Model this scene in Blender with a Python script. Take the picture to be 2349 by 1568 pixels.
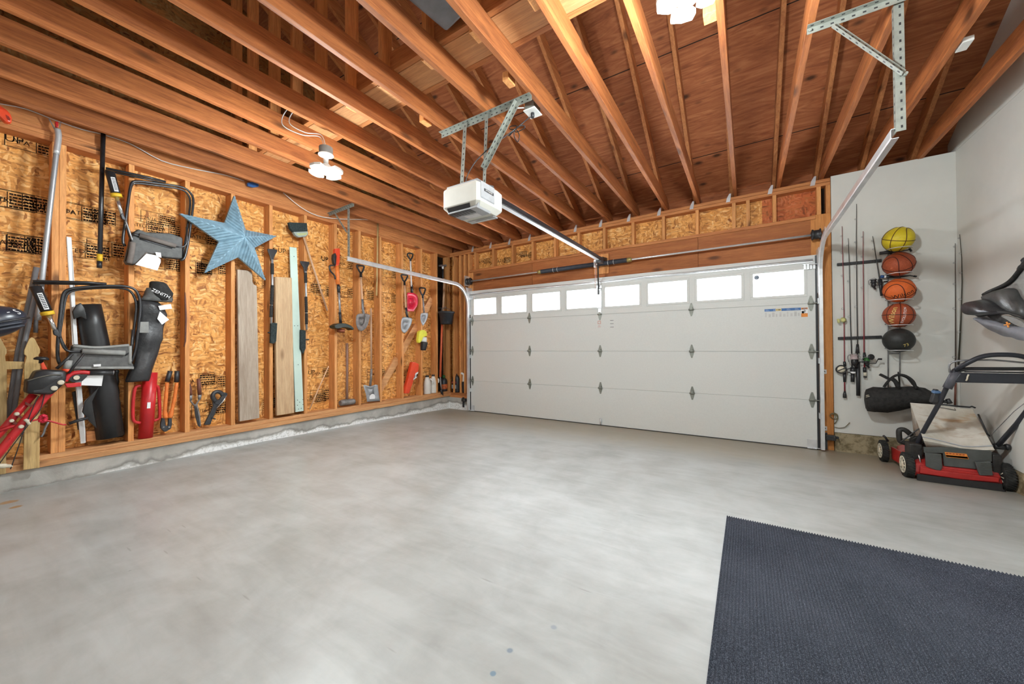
import bpy, bmesh, math, random
from mathutils import Vector, Matrix
random.seed(7)
for o in list(bpy.data.objects): bpy.data.objects.remove(o)
scene = bpy.context.scene
COL = scene.collection

# ---------------------------------------------------------------- camera
cam = bpy.data.cameras.new('camera')
cam.sensor_width = 36.0
cam.lens = 855.706 / 2349 * 36.0
cam.clip_start = 0.02
camo = bpy.data.objects.new('camera', cam)
COL.objects.link(camo)
_r = Vector((0.84591433, 0.53327531, -0.00681187))
_u = Vector((0.01080786, -0.00437132, 0.99993204))
_f = Vector((-0.53320929, 0.84593046, 0.00946132))
camo.matrix_world = Matrix(((_r.x, _u.x, -_f.x, 0), (_r.y, _u.y, -_f.y, 0), (_r.z, _u.z, -_f.z, 1.16818), (0, 0, 0, 1)))
scene.camera = camo

# ---------------------------------------------------------------- world and exposure
w = bpy.data.worlds.new('sky'); scene.world = w; w.use_nodes = True
bg = w.node_tree.nodes['Background']
bg.inputs[0].default_value = (0.93, 0.97, 1.0, 1)
bg.inputs[1].default_value = 26.0
scene.view_settings.view_transform = 'Standard'
scene.view_settings.look = 'None'
scene.view_settings.gamma = 1.0
scene.view_settings.use_curve_mapping = False
scene.view_settings.exposure = 0.45
LAMP_W = 120.0

# ---------------------------------------------------------------- materials
class NT:
    def __init__(s, name):
        s.m = bpy.data.materials.new(name); s.m.use_nodes = True
        s.t = s.m.node_tree; s.b = s.t.nodes['Principled BSDF']
    def n(s, typ, props=None, **ins):
        nd = s.t.nodes.new(typ)
        for k, v in (props or {}).items(): setattr(nd, k, v)
        for k, v in ins.items():
            k2 = int(k[1:]) if k[0] == 'i' and k[1:].isdigit() else k.replace('_', ' ')
            s.set(nd.inputs[k2], v)
        return nd
    def set(s, sock, v):
        if isinstance(v, bpy.types.NodeSocket): s.t.links.new(v, sock)
        else: sock.default_value = v
    def ramp(s, fac, stops, interp='LINEAR'):
        nd = s.t.nodes.new('ShaderNodeValToRGB'); cr = nd.color_ramp; cr.interpolation = interp
        while len(cr.elements) < len(stops): cr.elements.new(0.5)
        for e, (p, c) in zip(cr.elements, stops):
            e.position = p; e.color = (c[0], c[1], c[2], 1) if not isinstance(c, (int, float)) else (c, c, c, 1)
        s.t.links.new(fac, nd.inputs[0]); return nd.outputs[0]
    def mix(s, fac, a, b, mode='MIX'):
        nd = s.t.nodes.new('ShaderNodeMix'); nd.data_type = 'RGBA'; nd.blend_type = mode
        s.set(nd.inputs[0], fac)
        for i, x in ((6, a), (7, b)):
            s.set(nd.inputs[i], x if isinstance(x, bpy.types.NodeSocket) else (x[0], x[1], x[2], 1))
        return nd.outputs[2]
    def math(s, op, a, b=0.0):
        nd = s.t.nodes.new('ShaderNodeMath'); nd.operation = op
        s.set(nd.inputs[0], a); s.set(nd.inputs[1], b); return nd.outputs[0]
    def coord(s, scale=(1, 1, 1), rot=(0, 0, 0), rand=True, src='Object'):
        tc = s.t.nodes.new('ShaderNodeTexCoord'); v = tc.outputs[src]
        if rand:
            oi = s.t.nodes.new('ShaderNodeObjectInfo')
            mu = s.math('MULTIPLY', oi.outputs['Random'], 37.0)
            va = s.n('ShaderNodeVectorMath', {'operation': 'ADD'}); s.set(va.inputs[0], v); s.set(va.inputs[1], mu); v = va.outputs[0]
        mp = s.n('ShaderNodeMapping', Vector=v, Scale=scale, Rotation=rot); return mp.outputs[0]
    def noise(s, vec, scale, detail=4.0, rough=0.55, dist=0.0):
        return s.n('ShaderNodeTexNoise', Vector=vec, Scale=scale, Detail=detail, Roughness=rough, Distortion=dist).outputs[0]
    def bump(s, h, strength=0.3, dist=0.01):
        nd = s.n('ShaderNodeBump', Height=h, Strength=strength, Distance=dist)
        s.t.links.new(nd.outputs[0], s.b.inputs['Normal'])
    def done(s, color=None, rough=0.6, metal=0.0, spec=0.4):
        if color is not None:
            s.set(s.b.inputs['Base Color'], color if isinstance(color, bpy.types.NodeSocket) else (color[0], color[1], color[2], 1))
        s.set(s.b.inputs['Roughness'], rough); s.set(s.b.inputs['Metallic'], metal)
        s.b.inputs['Specular IOR Level'].default_value = spec
        return s.m

def wood(name, axis, c1, c2, knot=(0.10, 0.035, 0.012), knots=True, ring=1.0):
    m = NT(name)
    sc = [7.0, 7.0, 7.0]; sc['xyz'.index(axis)] = 0.45
    v = m.coord(tuple(sc))
    n1 = m.noise(v, 2.2 * ring, 5, 0.6, 1.6)
    n2 = m.noise(v, 15.0, 4, 0.75, 0.5)
    col = m.ramp(n1, [(0.3, c1), (0.48, [(a + b) / 2 for a, b in zip(c1, c2)]), (0.66, c2)])
    col = m.mix(0.34, col, m.ramp(n2, [(0.35, [x * 0.45 for x in c1]), (0.65, c2)]))
    if knots:
        sk = [5.0, 5.0, 5.0]; sk['xyz'.index(axis)] = 1.7
        vk = m.coord(tuple(sk))
        vo = m.n('ShaderNodeTexVoronoi', Vector=vk, Scale=1.0)
        col = m.mix(m.ramp(vo.outputs['Distance'], [(0.07, 0.85), (0.17, 0.0)]), col, knot)
    oi = m.n('ShaderNodeObjectInfo')
    val = m.math('ADD', m.math('MULTIPLY', oi.outputs['Random'], 0.34), 0.84)
    hs = m.n('ShaderNodeHueSaturation', Color=col, Value=val)
    m.bump(n2, 0.12, 0.004)
    return m.done(hs.outputs[0], 0.62, 0, 0.3)

FIR1, FIR2 = (0.34, 0.105, 0.032), (0.60, 0.25, 0.085)
W_X = wood('fir_x', 'x', FIR1, FIR2); W_Y = wood('fir_y', 'y', FIR1, FIR2); W_Z = wood('fir_z', 'z', (0.52, 0.19, 0.052), (0.80, 0.38, 0.135))
W_SILL = wood('sill_wood', 'y', (0.52, 0.225, 0.085), (0.80, 0.43, 0.19))
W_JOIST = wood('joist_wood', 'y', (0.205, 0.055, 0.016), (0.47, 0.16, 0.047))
W_RAFT = wood('rafter_wood', 'y', (0.34, 0.11, 0.035), (0.62, 0.26, 0.09))
W_HEAD = wood('header_plywood', 'x', (0.31, 0.088, 0.026), (0.50, 0.18, 0.055), ring=0.8)
W_GREY = wood('weathered_board', 'z', (0.36, 0.27, 0.20), (0.58, 0.475, 0.375), (0.10, 0.08, 0.05))
W_TAN = wood('tan_board', 'z', (0.50, 0.31, 0.165), (0.70, 0.49, 0.29), (0.2, 0.1, 0.04))
W_PINE = wood('picket_pine', 'z', (0.40, 0.25, 0.09), (0.62, 0.44, 0.20), (0.2, 0.11, 0.05))
W_HANDLE = wood('handle_wood', 'z', (0.50, 0.26, 0.14), (0.75, 0.48, 0.30), knots=False)
W_OLD = wood('old_handle_wood', 'z', (0.16, 0.085, 0.06), (0.30, 0.17, 0.12), knots=False)
W_PLY = wood('plank_plywood', 'x', (0.42, 0.19, 0.075), (0.62, 0.32, 0.14))

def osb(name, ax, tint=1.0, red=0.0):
    m = NT(name)
    def flakes(scale, seedrot):
        v = m.coord((1, 1, 1), rand=False)
        d = m.n('ShaderNodeTexNoise', Vector=v, Scale=5.0, Detail=2.0)
        va = m.n('ShaderNodeVectorMath', {'operation': 'MULTIPLY_ADD'})
        m.set(va.inputs[0], d.outputs['Color']); va.inputs[1].default_value = (0.16, 0.16, 0.16); m.set(va.inputs[2], v)
        mp = m.n('ShaderNodeMapping', Vector=va.outputs[0], Scale=scale, Rotation=seedrot)
        return m.n('ShaderNodeTexVoronoi', Vector=mp.outputs[0], Scale=1.0, Randomness=1.0)
    if ax == 'x': s1, s2, r1, r2 = (1, 16, 62), (1, 58, 20), (0.3, 0, 0), (-0.75, 0, 0)
    else: s1, s2, r1, r2 = (16, 1, 62), (58, 1, 20), (0, 0.3, 0), (0, -0.75, 0)
    a, b = flakes(s1, r1), flakes(s2, r2)
    sep = m.n('ShaderNodeSeparateColor', Color=a.outputs['Color']); sb = m.n('ShaderNodeSeparateColor', Color=b.outputs['Color'])
    sel = m.ramp(m.noise(m.coord((1, 1, 1), rand=False), 13.0, 3), [(0.47, 0.0), (0.53, 1.0)])
    st = [(0.0, (0.25, 0.075, 0.014)), (0.12, (0.56, 0.235, 0.055)), (0.4, (0.78, 0.352, 0.082)), (0.8, (0.88, 0.452, 0.135)), (1.0, (0.95, 0.61, 0.26))]
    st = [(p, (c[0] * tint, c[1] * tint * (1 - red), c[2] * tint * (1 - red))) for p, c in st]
    col = m.mix(sel, m.ramp(sep.outputs[0], st), m.ramp(sb.outputs[1], st))
    e1 = m.ramp(a.outputs['Distance'], [(0.5, 0.0), (0.9, 0.6)])
    col = m.mix(e1, col, (0.36, 0.125, 0.03))
    sk = m.n('ShaderNodeTexVoronoi', Vector=m.coord((1, 20, 34) if ax == 'x' else (20, 1, 34), rand=False), Scale=1.0)
    col = m.mix(m.ramp(sk.outputs['Distance'], [(0.10, 0.8), (0.2, 0.0)]), col, (0.20, 0.065, 0.015))
    big = m.noise(m.coord((1, 1, 1), rand=False), 1.3, 3)
    col = m.mix(m.ramp(big, [(0.4, 0.0), (0.75, 0.3)]), col, (0.52, 0.24, 0.07))
    m.bump(a.outputs['Distance'], 0.1, 0.004)
    return m.done(col, 0.6, 0, 0.3)
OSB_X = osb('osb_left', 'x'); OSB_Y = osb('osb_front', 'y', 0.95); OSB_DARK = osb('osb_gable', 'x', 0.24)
OSB_RED = osb('red_board', 'y', 0.62, 0.55)

def roofdeck():
    m = NT('roof_deck_plywood')
    v = m.coord((0.6, 5, 5), rand=False)
    n = m.noise(v, 3.0, 6, 0.6, 2.5)
    col = m.ramp(n, [(0.3, (0.22, 0.067, 0.024)), (0.5, (0.34, 0.112, 0.041)), (0.7, (0.46, 0.175, 0.07))])
    k = m.n('ShaderNodeTexVoronoi', Vector=m.coord((3.2, 6.5, 6.5), rand=False), Scale=1.0)
    col = m.mix(m.ramp(k.outputs['Distance'], [(0.07, 0.9), (0.2, 0.0)]), col, (0.05, 0.02, 0.01))
    tc = m.n('ShaderNodeTexCoord'); sx = m.n('ShaderNodeSeparateXYZ', Vector=tc.outputs['Object'])
    fr = m.math('FRACT', m.math('MULTIPLY', sx.outputs[1], 0.94)); g = m.math('LESS_THAN', fr, 0.008)
    col = m.mix(g, col, (0.02, 0.01, 0.006))
    return m.done(col, 0.7, 0, 0.25)
DECK = roofdeck()

def concrete(name, kind):
    m = NT(name)
    v = m.coord((1, 1, 1), rand=False)
    n1 = m.noise(v, 0.55, 6, 0.62, 0.5); n2 = m.noise(v, 3.5, 6, 0.6, 0.3)
    vs = m.coord((1.2, 6.0, 1.0), rot=(0, 0, -0.5), rand=False); n3 = m.noise(vs, 2.0, 5, 0.6, 0.6); n4 = m.noise(v, 120, 2)
    if kind == 'floor':
        col = m.ramp(n1, [(0.3, (0.27, 0.275, 0.258)), (0.5, (0.375, 0.388, 0.366)), (0.68, (0.46, 0.478, 0.468))])
        col = m.mix(0.35, col, m.ramp(n3, [(0.32, (0.25, 0.252, 0.24)), (0.62, (0.50, 0.52, 0.505))]))
        col = m.mix(0.42, col, m.ramp(n2, [(0.3, (0.23, 0.222, 0.195)), (0.65, (0.47, 0.485, 0.475))]))
        tc = m.n('ShaderNodeTexCoord'); sx = m.n('ShaderNodeSeparateXYZ', Vector=tc.outputs['Object'])
        edge = m.ramp(m.math('ADD', sx.outputs[1], m.math('MULTIPLY', n2, 0.7)), [(0.0, 0.0), (1.0, 1.0)])
        # dusty tan band of dirt tracked in along the door
        mr = m.n('ShaderNodeMapRange', i0=m.math('ADD', sx.outputs[1], m.math('MULTIPLY', n2, 0.9)), i1=4.45, i2=5.15)
        col = m.mix(m.math('MULTIPLY', mr.outputs[0], 0.85), col, (0.285, 0.24, 0.165))
        sp = m.n('ShaderNodeTexVoronoi', Vector=m.coord((2.1, 2.1, 2.1), rand=False), Scale=1.0)
        col = m.mix(m.ramp(sp.outputs['Distance'], [(0.010, 0.7), (0.017, 0.0)]), col, (0.18, 0.17, 0.16))
        sp2 = m.n('ShaderNodeTexVoronoi', Vector=m.coord((1.3, 11, 2.1), rot=(0, 0, -0.6), rand=False), Scale=1.0)
        col = m.mix(m.ramp(sp2.outputs['Distance'], [(0.03, 0.45), (0.055, 0.0)]), col, (0.2, 0.19, 0.17))
        for (x, y, r, c) in SPOTS:
            d = m.n('ShaderNodeVectorMath', {'operation': 'DISTANCE'}); m.set(d.inputs[0], tc.outputs['Object']); d.inputs[1].default_value = (x, y, FZ(y))
            col = m.mix(m.ramp(m.math('ADD', d.outputs['Value'], m.math('MULTIPLY', m.noise(v, 30, 2), r * 0.6)), [(r * 1.1, 1.0), (r * 1.35, 0.0)]), col, c)
    else:
        col = m.ramp(n2, [(0.3, (0.30, 0.285, 0.255)), (0.5, (0.42, 0.405, 0.37)), (0.68, (0.52, 0.50, 0.46))])
        tc = m.n('ShaderNodeTexCoord'); sx = m.n('ShaderNodeSeparateXYZ', Vector=tc.outputs['Object'])
        if kind == 'curb':
            h = m.math('ADD', sx.outputs[2], m.math('MULTIPLY', n1, 0.55)); h = m.math('ADD', h, m.math('MULTIPLY', n2, 0.12))
            band = m.ramp(h, [(0.435, 1.0), (0.45, 0.25), (0.465, 0.0)])
            wh = m.mix(m.ramp(m.noise(v, 45, 4, 0.7), [(0.35, 0.0), (0.5, 1.0)]), (0.50, 0.49, 0.46), (0.88, 0.88, 0.87))
            col = m.mix(band, col, wh)
            dark = m.ramp(h, [(0.455, 0.0), (0.465, 0.6), (0.49, 0.0)])
            col = m.mix(dark, col, (0.16, 0.15, 0.135))
        else:
            col = m.mix(m.ramp(m.noise(v, 14, 5, 0.7), [(0.42, 0.0), (0.6, 0.85)]), (0.36, 0.295, 0.185), (0.13, 0.10, 0.05))
        m.bump(n2, 0.5, 0.02)
    if kind == 'floor': m.bump(n4, 0.04, 0.002)
    rr = m.ramp(n1, [(0.3, 0.44), (0.7, 0.29)])
    return m.done(col, rr if kind == 'floor' else 0.85, 0, 0.5 if kind == 'floor' else 0.2)

PTS = [(-1.9, 0.095), (0.3, 0.093), (2.1, 0.085), (3.0, 0.07), (4.4, 0.034), (5.3, 0.002), (6.0, -0.01)]
def FZ(y):
    for (a, za), (b, zb) in zip(PTS, PTS[1:]):
        if y <= b: return za + (zb - za) * max(0, y - a) / (b - a)
    return PTS[-1][1]
SPOTS = [(*[(-0.722,1.118,0.090)][0][:2], 0.012, (0.20, 0.245, 0.28)), (*[(-0.719,1.010,0.090)][0][:2], 0.011, (0.16, 0.23, 0.28)),
         (*[(-4.401,0.336,0.090)][0][:2], 0.045, (0.42, 0.25, 0.11)), (*[(-4.224,0.353,0.090)][0][:2], 0.03, (0.42, 0.25, 0.11)),
         (*[(-0.639,1.299,0.090)][0][:2], 0.012, (0.27, 0.30, 0.32))]
M_FLOOR = concrete('concrete_floor', 'floor'); M_CURB = concrete('curb_concrete', 'curb'); M_BASE = concrete('dirty_footing', 'base')

def plain(name, c, rough=0.5, metal=0.0, spec=0.4, var=0.12, sc=18.0, bump=0.0):
    m = NT(name)
    n = m.noise(m.coord((1, 1, 1)), sc, 4, 0.6)
    col = m.ramp(n, [(0.3, [x * (1 - var) for x in c]), (0.7, [min(1, x * (1 + var)) for x in c])])
    if bump: m.bump(n, bump, 0.01)
    return m.done(col, rough, metal, spec)
M_DRY = plain('drywall', (0.67, 0.665, 0.62), 0.75, 0, 0.25, 0.04, 2.5)
M_DOOR = plain('door_white', (0.66, 0.67, 0.645), 0.5, 0, 0.35, 0.025, 60)
M_WHITE = plain('white_plastic', (0.78, 0.775, 0.74), 0.4, 0, 0.45, 0.03)
M_PAPER = plain('white_paper', (0.86, 0.86, 0.86), 0.7, 0, 0.2, 0.02)
M_BLK = plain('black_plastic', (0.022, 0.022, 0.024), 0.42, 0, 0.5, 0.2)
M_BLKM = plain('black_metal', (0.03, 0.03, 0.033), 0.3, 0.3, 0.6, 0.2)
M_BLKF = plain('black_fabric', (0.028, 0.027, 0.026), 0.8, 0, 0.25, 0.35, 30, 0.4)
M_SHEET = plain('black_sheet', (0.02, 0.02, 0.021), 0.38, 0, 0.45, 0.2, 12)
M_GREYF = plain('grey_fabric', (0.125, 0.125, 0.122), 0.8, 0, 0.25, 0.2, 24, 0.3)
M_LGREYF = plain('light_grey_fabric', (0.30, 0.30, 0.285), 0.8, 0, 0.25, 0.15, 14, 0.3)
M_TAUPE = plain('taupe_fabric', (0.165, 0.14, 0.125), 0.75, 0, 0.3, 0.15)
M_BEIGE = None
M_GALV = plain('galvanised_steel', (0.72, 0.735, 0.75), 0.3, 0.55, 0.5, 0.12, 9)
M_GALVD = plain('dull_galvanised_steel', (0.27, 0.28, 0.245), 0.42, 0.4, 0.5, 0.2, 14)
M_CHROME = plain('bright_steel', (0.75, 0.75, 0.75), 0.18, 0.9, 0.5, 0.05)
M_ALU = plain('grey_aluminium', (0.42, 0.43, 0.45), 0.35, 0.5, 0.5, 0.08)
M_PIPE = plain('grey_pipe', (0.24, 0.245, 0.26), 0.5, 0.1, 0.5, 0.2, 5)
M_STEEL = plain('worn_steel', (0.27, 0.27, 0.275), 0.42, 0.5, 0.5, 0.3, 25)
M_IRON = plain('dark_iron', (0.055, 0.057, 0.062), 0.45, 0.5, 0.5, 0.3, 20)
M_DIRTYST = plain('muddy_steel', (0.22, 0.20, 0.19), 0.6, 0.3, 0.4, 0.35, 22)
M_RED = plain('red_paint', (0.52, 0.018, 0.022), 0.35, 0, 0.5, 0.15, 8)
M_REDP = plain('red_plastic', (0.60, 0.015, 0.045), 0.4, 0, 0.5, 0.1)
M_ORED = plain('orange_red_plastic', (0.72, 0.065, 0.02), 0.35, 0, 0.5, 0.08)
M_ORG = plain('orange_paint', (0.75, 0.20, 0.04), 0.45, 0, 0.4, 0.15)
M_YEL = plain('yellow_plastic', (0.78, 0.48, 0.03), 0.45, 0, 0.4, 0.1)
M_LIME = plain('lime_yellow', (0.72, 0.68, 0.06), 0.5, 0, 0.4, 0.08)
M_BROWN = plain('brown_wood_grip', (0.15, 0.055, 0.035), 0.5, 0, 0.4, 0.2)
M_MINT = plain('mint_paint', (0.56, 0.70, 0.62), 0.5, 0, 0.35, 0.06, 6)
M_STARM = plain('blue_grey_star', (0.235, 0.37, 0.46), 0.55, 0.15, 0.4, 0.22, 16)
M_SLATE = plain('blue_grey_plastic', (0.05, 0.056, 0.072), 0.5, 0, 0.35, 0.15)
M_BLUE = plain('blue_tape', (0.03, 0.10, 0.28), 0.5)
M_CABLE = plain('white_cable', (0.72, 0.72, 0.68), 0.5)
M_INK = plain('black_ink', (0.022, 0.013, 0.008), 0.8, 0, 0.1, 0.4)
M_INKB = plain('pure_black_ink', (0.012, 0.012, 0.012), 0.7, 0, 0.2)
M_NET = plain('bristle', (0.035, 0.045, 0.045), 0.9, 0, 0.1, 0.4, 90, 0.8)
M_TIRE = plain('tyre_rubber', (0.028, 0.028, 0.026), 0.8, 0, 0.25, 0.5, 26, 0.6)
M_CREAM = plain('cream_plastic', (0.66, 0.60, 0.47), 0.5, 0, 0.35, 0.12)
M_MOWRED = plain('mower_red', (0.42, 0.025, 0.022), 0.3, 0, 0.5, 0.2, 10)
M_ENG = plain('engine_black', (0.03, 0.028, 0.026), 0.5, 0.2, 0.5, 0.4, 30)
M_FLAP = plain('grey_plastic_flap', (0.085, 0.09, 0.085), 0.6, 0, 0.3, 0.15)
M_BUCK = plain('bucket_black', (0.03, 0.035, 0.042), 0.5, 0, 0.4, 0.1)
M_SHOVEL = plain('grey_painted_steel', (0.36, 0.37, 0.38), 0.42, 0.25, 0.4, 0.12)
M_MOWBAR = plain('dark_handle_paint', (0.026, 0.028, 0.036), 0.42)
M_OPEN = plain('cream_housing', (0.62, 0.605, 0.545), 0.42, 0, 0.4, 0.03)
M_BARGREY = plain('grey_tarp', (0.17, 0.19, 0.21), 0.55, 0, 0.4, 0.2, 9, 0.2)
M_TAN = plain('tan_label', (0.75, 0.62, 0.3), 0.6)
M_LBLUE = plain('label_blue', (0.05, 0.15, 0.38), 0.5)
M_LORG = plain('label_orange', (0.72, 0.24, 0.04), 0.5)
M_GREEN = plain('reel_green', (0.03, 0.13, 0.03), 0.4)
M_BALLY = plain('yellow_rubber', (0.64, 0.50, 0.02), 0.5, 0, 0.35, 0.08, 30)
M_BALLO = plain('orange_rubber', (0.66, 0.13, 0.025), 0.55, 0, 0.3, 0.12, 160, 0.25)
M_BALLB = plain('brown_leather', (0.36, 0.075, 0.028), 0.55, 0, 0.3, 0.2, 140, 0.25)
M_BALLK = plain('charcoal_rubber', (0.024, 0.025, 0.024), 0.5, 0, 0.35, 0.25, 30)
M_GOLD = plain('gold_print', (0.75, 0.58, 0.18), 0.5)
M_NAVY = plain('helmet_navy', (0.03, 0.034, 0.05), 0.3, 0, 0.5, 0.2, 6)

def beige():
    m = NT('stained_beige_fabric')
    v = m.coord((1, 1, 1))
    col = m.ramp(m.noise(v, 4.0, 5, 0.6), [(0.35, (0.46, 0.42, 0.34)), (0.6, (0.66, 0.63, 0.56))])
    st = m.noise(m.coord((2.0, 9, 6)), 1.6, 4, 0.6, 0.5)
    col = m.mix(m.ramp(st, [(0.52, 0.0), (0.66, 0.75)]), col, (0.34, 0.19, 0.08))
    m.bump(m.noise(v, 26, 3), 0.25, 0.01)
    return m.done(col, 0.8, 0, 0.2)
M_BEIGE = beige()
def rugmat():
    m = NT('ribbed_carpet')
    v = m.coord((1, 1, 1), rand=False)
    n = m.noise(v, 260, 3, 0.8); n2 = m.noise(v, 2.2, 3)
    col = m.ramp(n, [(0.38, (0.012, 0.014, 0.021)), (0.52, (0.05, 0.057, 0.074)), (0.68, (0.23, 0.25, 0.30))])
    col = m.mix(0.3, col, m.ramp(n2, [(0.35, (0.03, 0.035, 0.046)), (0.65, (0.10, 0.11, 0.135))]))
    m.bump(n, 0.7, 0.006)
    return m.done(col, 0.95, 0, 0.1)
M_RUG = rugmat()
def frosted():
    m = NT('frosted_pane'); t = m.t
    tr = m.n('ShaderNodeBsdfTranslucent', Color=(0.96, 0.98, 1.0, 1))
    gl = m.n('ShaderNodeBsdfGlossy', Color=(1, 1, 1, 1), Roughness=0.15)
    mx = m.n('ShaderNodeMixShader', Fac=0.05); t.links.new(tr.outputs[0], mx.inputs[1]); t.links.new(gl.outputs[0], mx.inputs[2])
    t.links.new(mx.outputs[0], t.nodes['Material Output'].inputs[0])
    return m.m
M_PANE = frosted()
def glow(name, c, s):
    m = NT(name); m.b.inputs['Emission Color'].default_value = (*c, 1); m.b.inputs['Emission Strength'].default_value = s
    m.b.inputs['Base Color'].default_value = (0.8, 0.8, 0.8, 1); return m.m
M_LED = glow('led_diffuser', (1.0, 1.0, 0.94), 14.0)

# ---------------------------------------------------------------- mesh helpers
class MB:
    def __init__(s): s.v = []; s.f = []; s.mi = []; s.sm = []
    def add(s, vs, fs, m=0, smooth=False):
        b = len(s.v); s.v += [tuple(p) for p in vs]
        for f in fs: s.f.append([i + b for i in f]); s.mi.append(m); s.sm.append(smooth)
        return s
    def box(s, a, b, m=0):
        x0, y0, z0 = [min(p, q) for p, q in zip(a, b)]; x1, y1, z1 = [max(p, q) for p, q in zip(a, b)]
        return s.add([(x0, y0, z0), (x1, y0, z0), (x1, y1, z0), (x0, y1, z0), (x0, y0, z1), (x1, y0, z1), (x1, y1, z1), (x0, y1, z1)],
                     [(0, 3, 2, 1), (4, 5, 6, 7), (0, 1, 5, 4), (1, 2, 6, 5), (2, 3, 7, 6), (3, 0, 4, 7)], m)
    def bar(s, p, q, wv, hv, m=0):
        p, q, wv, hv = Vector(p), Vector(q), Vector(wv) / 2, Vector(hv) / 2
        vs = [c + a * wv + b * hv for c in (p, q) for a, b in ((-1, -1), (1, -1), (1, 1), (-1, 1))]
        return s.add(vs, [(0, 1, 2, 3), (7, 6, 5, 4), (0, 4, 5, 1), (1, 5, 6, 2), (2, 6, 7, 3), (3, 7, 4, 0)], m)
    def tube(s, pts, r, n=8, m=0, closed=False, cap=True):
        P = [Vector(p) for p in pts]
        k = len(P); R = r if isinstance(r, (list, tuple)) else [r] * k
        T = []
        for i in range(k):
            if closed: d = P[(i + 1) % k] - P[i - 1]
            else: d = (P[min(i + 1, k - 1)] - P[max(i - 1, 0)])
            T.append(d.normalized() if d.length > 1e-9 else Vector((0, 0, 1)))
        a = Vector((0, 0, 1)) if abs(T[0].z) < 0.9 else Vector((1, 0, 0))
        u = (a - T[0] * a.dot(T[0])).normalized(); vs = []
        for i in range(k):
            u = (u - T[i] * u.dot(T[i]))
            u = u.normalized() if u.length > 1e-6 else T[i].orthogonal().normalized()
            w_ = T[i].cross(u)
            for j in range(n):
                an = 2 * math.pi * j / n; vs.append(P[i] + (u * math.cos(an) + w_ * math.sin(an)) * R[i])
        fs = []
        for i in range(k if closed else k - 1):
            i2 = (i + 1) % k
            for j in range(n):
                j2 = (j + 1) % n; fs.append((i * n + j, i * n + j2, i2 * n + j2, i2 * n + j))
        s.add(vs, fs, m, True)
        if cap and not closed:
            b = len(s.v) - len(vs)
            for fc in (list(range(n))[::-1], list(range((k - 1) * n, k * n))):
                s.f.append([q + b for q in fc]); s.mi.append(m); s.sm.append(False)
        return s
    def lathe(s, prof, base, axis=(0, 0, 1), n=24, m=0, smooth=True):
        A = Vector(axis).normalized(); u = A.orthogonal().normalized(); w_ = A.cross(u); b = Vector(base); vs = []
        for r, h in prof:
            for j in range(n):
                an = 2 * math.pi * j / n; vs.append(b + A * h + (u * math.cos(an) + w_ * math.sin(an)) * max(r, 1e-5))
        fs = [(i * n + j, i * n + (j + 1) % n, (i + 1) * n + (j + 1) % n, (i + 1) * n + j) for i in range(len(prof) - 1) for j in range(n)]
        s.add(vs, fs, m, smooth)
        b0 = len(s.v) - len(vs)
        for fc in (list(range(n))[::-1], list(range((len(prof) - 1) * n, len(prof) * n))):
            s.f.append([q + b0 for q in fc]); s.mi.append(m); s.sm.append(False)
        return s
    def ell(s, c, rad, M=None, n=20, k=12, m=0):
        c = Vector(c); M = M or Matrix.Identity(3); vs = []
        for i in range(k + 1):
            t = math.pi * i / k
            for j in range(n):
                p = 2 * math.pi * j / n
                vs.append(c + M @ Vector((rad[0] * math.sin(t) * math.cos(p), rad[1] * math.sin(t) * math.sin(p), rad[2] * math.cos(t))))
        return s.add(vs, [(i * n + j, (i + 1) * n + j, (i + 1) * n + (j + 1) % n, i * n + (j + 1) % n) for i in range(k) for j in range(n)], m, True)
    def prism(s, pts, vec, m=0, smooth=False):
        P = [Vector(p) for p in pts]; V = Vector(vec); n = len(P)
        s.add(P + [p + V for p in P], [list(range(n))[::-1], [i + n for i in range(n)]] + [(i, (i + 1) % n, (i + 1) % n + n, i + n) for i in range(n)], m, smooth)
        return s
    def loft(s, rings, m=0, smooth=True, cap=True):
        n = len(rings[0]); vs = [p for r in rings for p in r]; b = len(s.v)
        s.add(vs, [(i * n + j, i * n + (j + 1) % n, (i + 1) * n + (j + 1) % n, (i + 1) * n + j) for i in range(len(rings) - 1) for j in range(n)], m, smooth)
        if cap:
            for fc in (list(range(n))[::-1], list(range((len(rings) - 1) * n, len(rings) * n))):
                s.f.append([q + b for q in fc]); s.mi.append(m); s.sm.append(smooth)
        return s
    def text(s, body, size, M, fn=None, m=0, align='CENTER', lift=0.0):
        cu = bpy.data.curves.new('t', 'FONT'); cu.body = body; cu.size = size; cu.align_x = align; cu.align_y = 'CENTER'; cu.resolution_u = 3
        o = bpy.data.objects.new('t', cu); me = bpy.data.meshes.new_from_object(o)
        vs = [v.co.copy() for v in me.vertices]; fs = [list(p.vertices) for p in me.polygons]
        vs = [fn(v) for v in vs] if fn else [M @ Vector((v.x, v.y, lift)) for v in vs]
        s.add(vs, fs, m)
        bpy.data.objects.remove(o); bpy.data.curves.remove(cu); bpy.data.meshes.remove(me); return s

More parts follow.
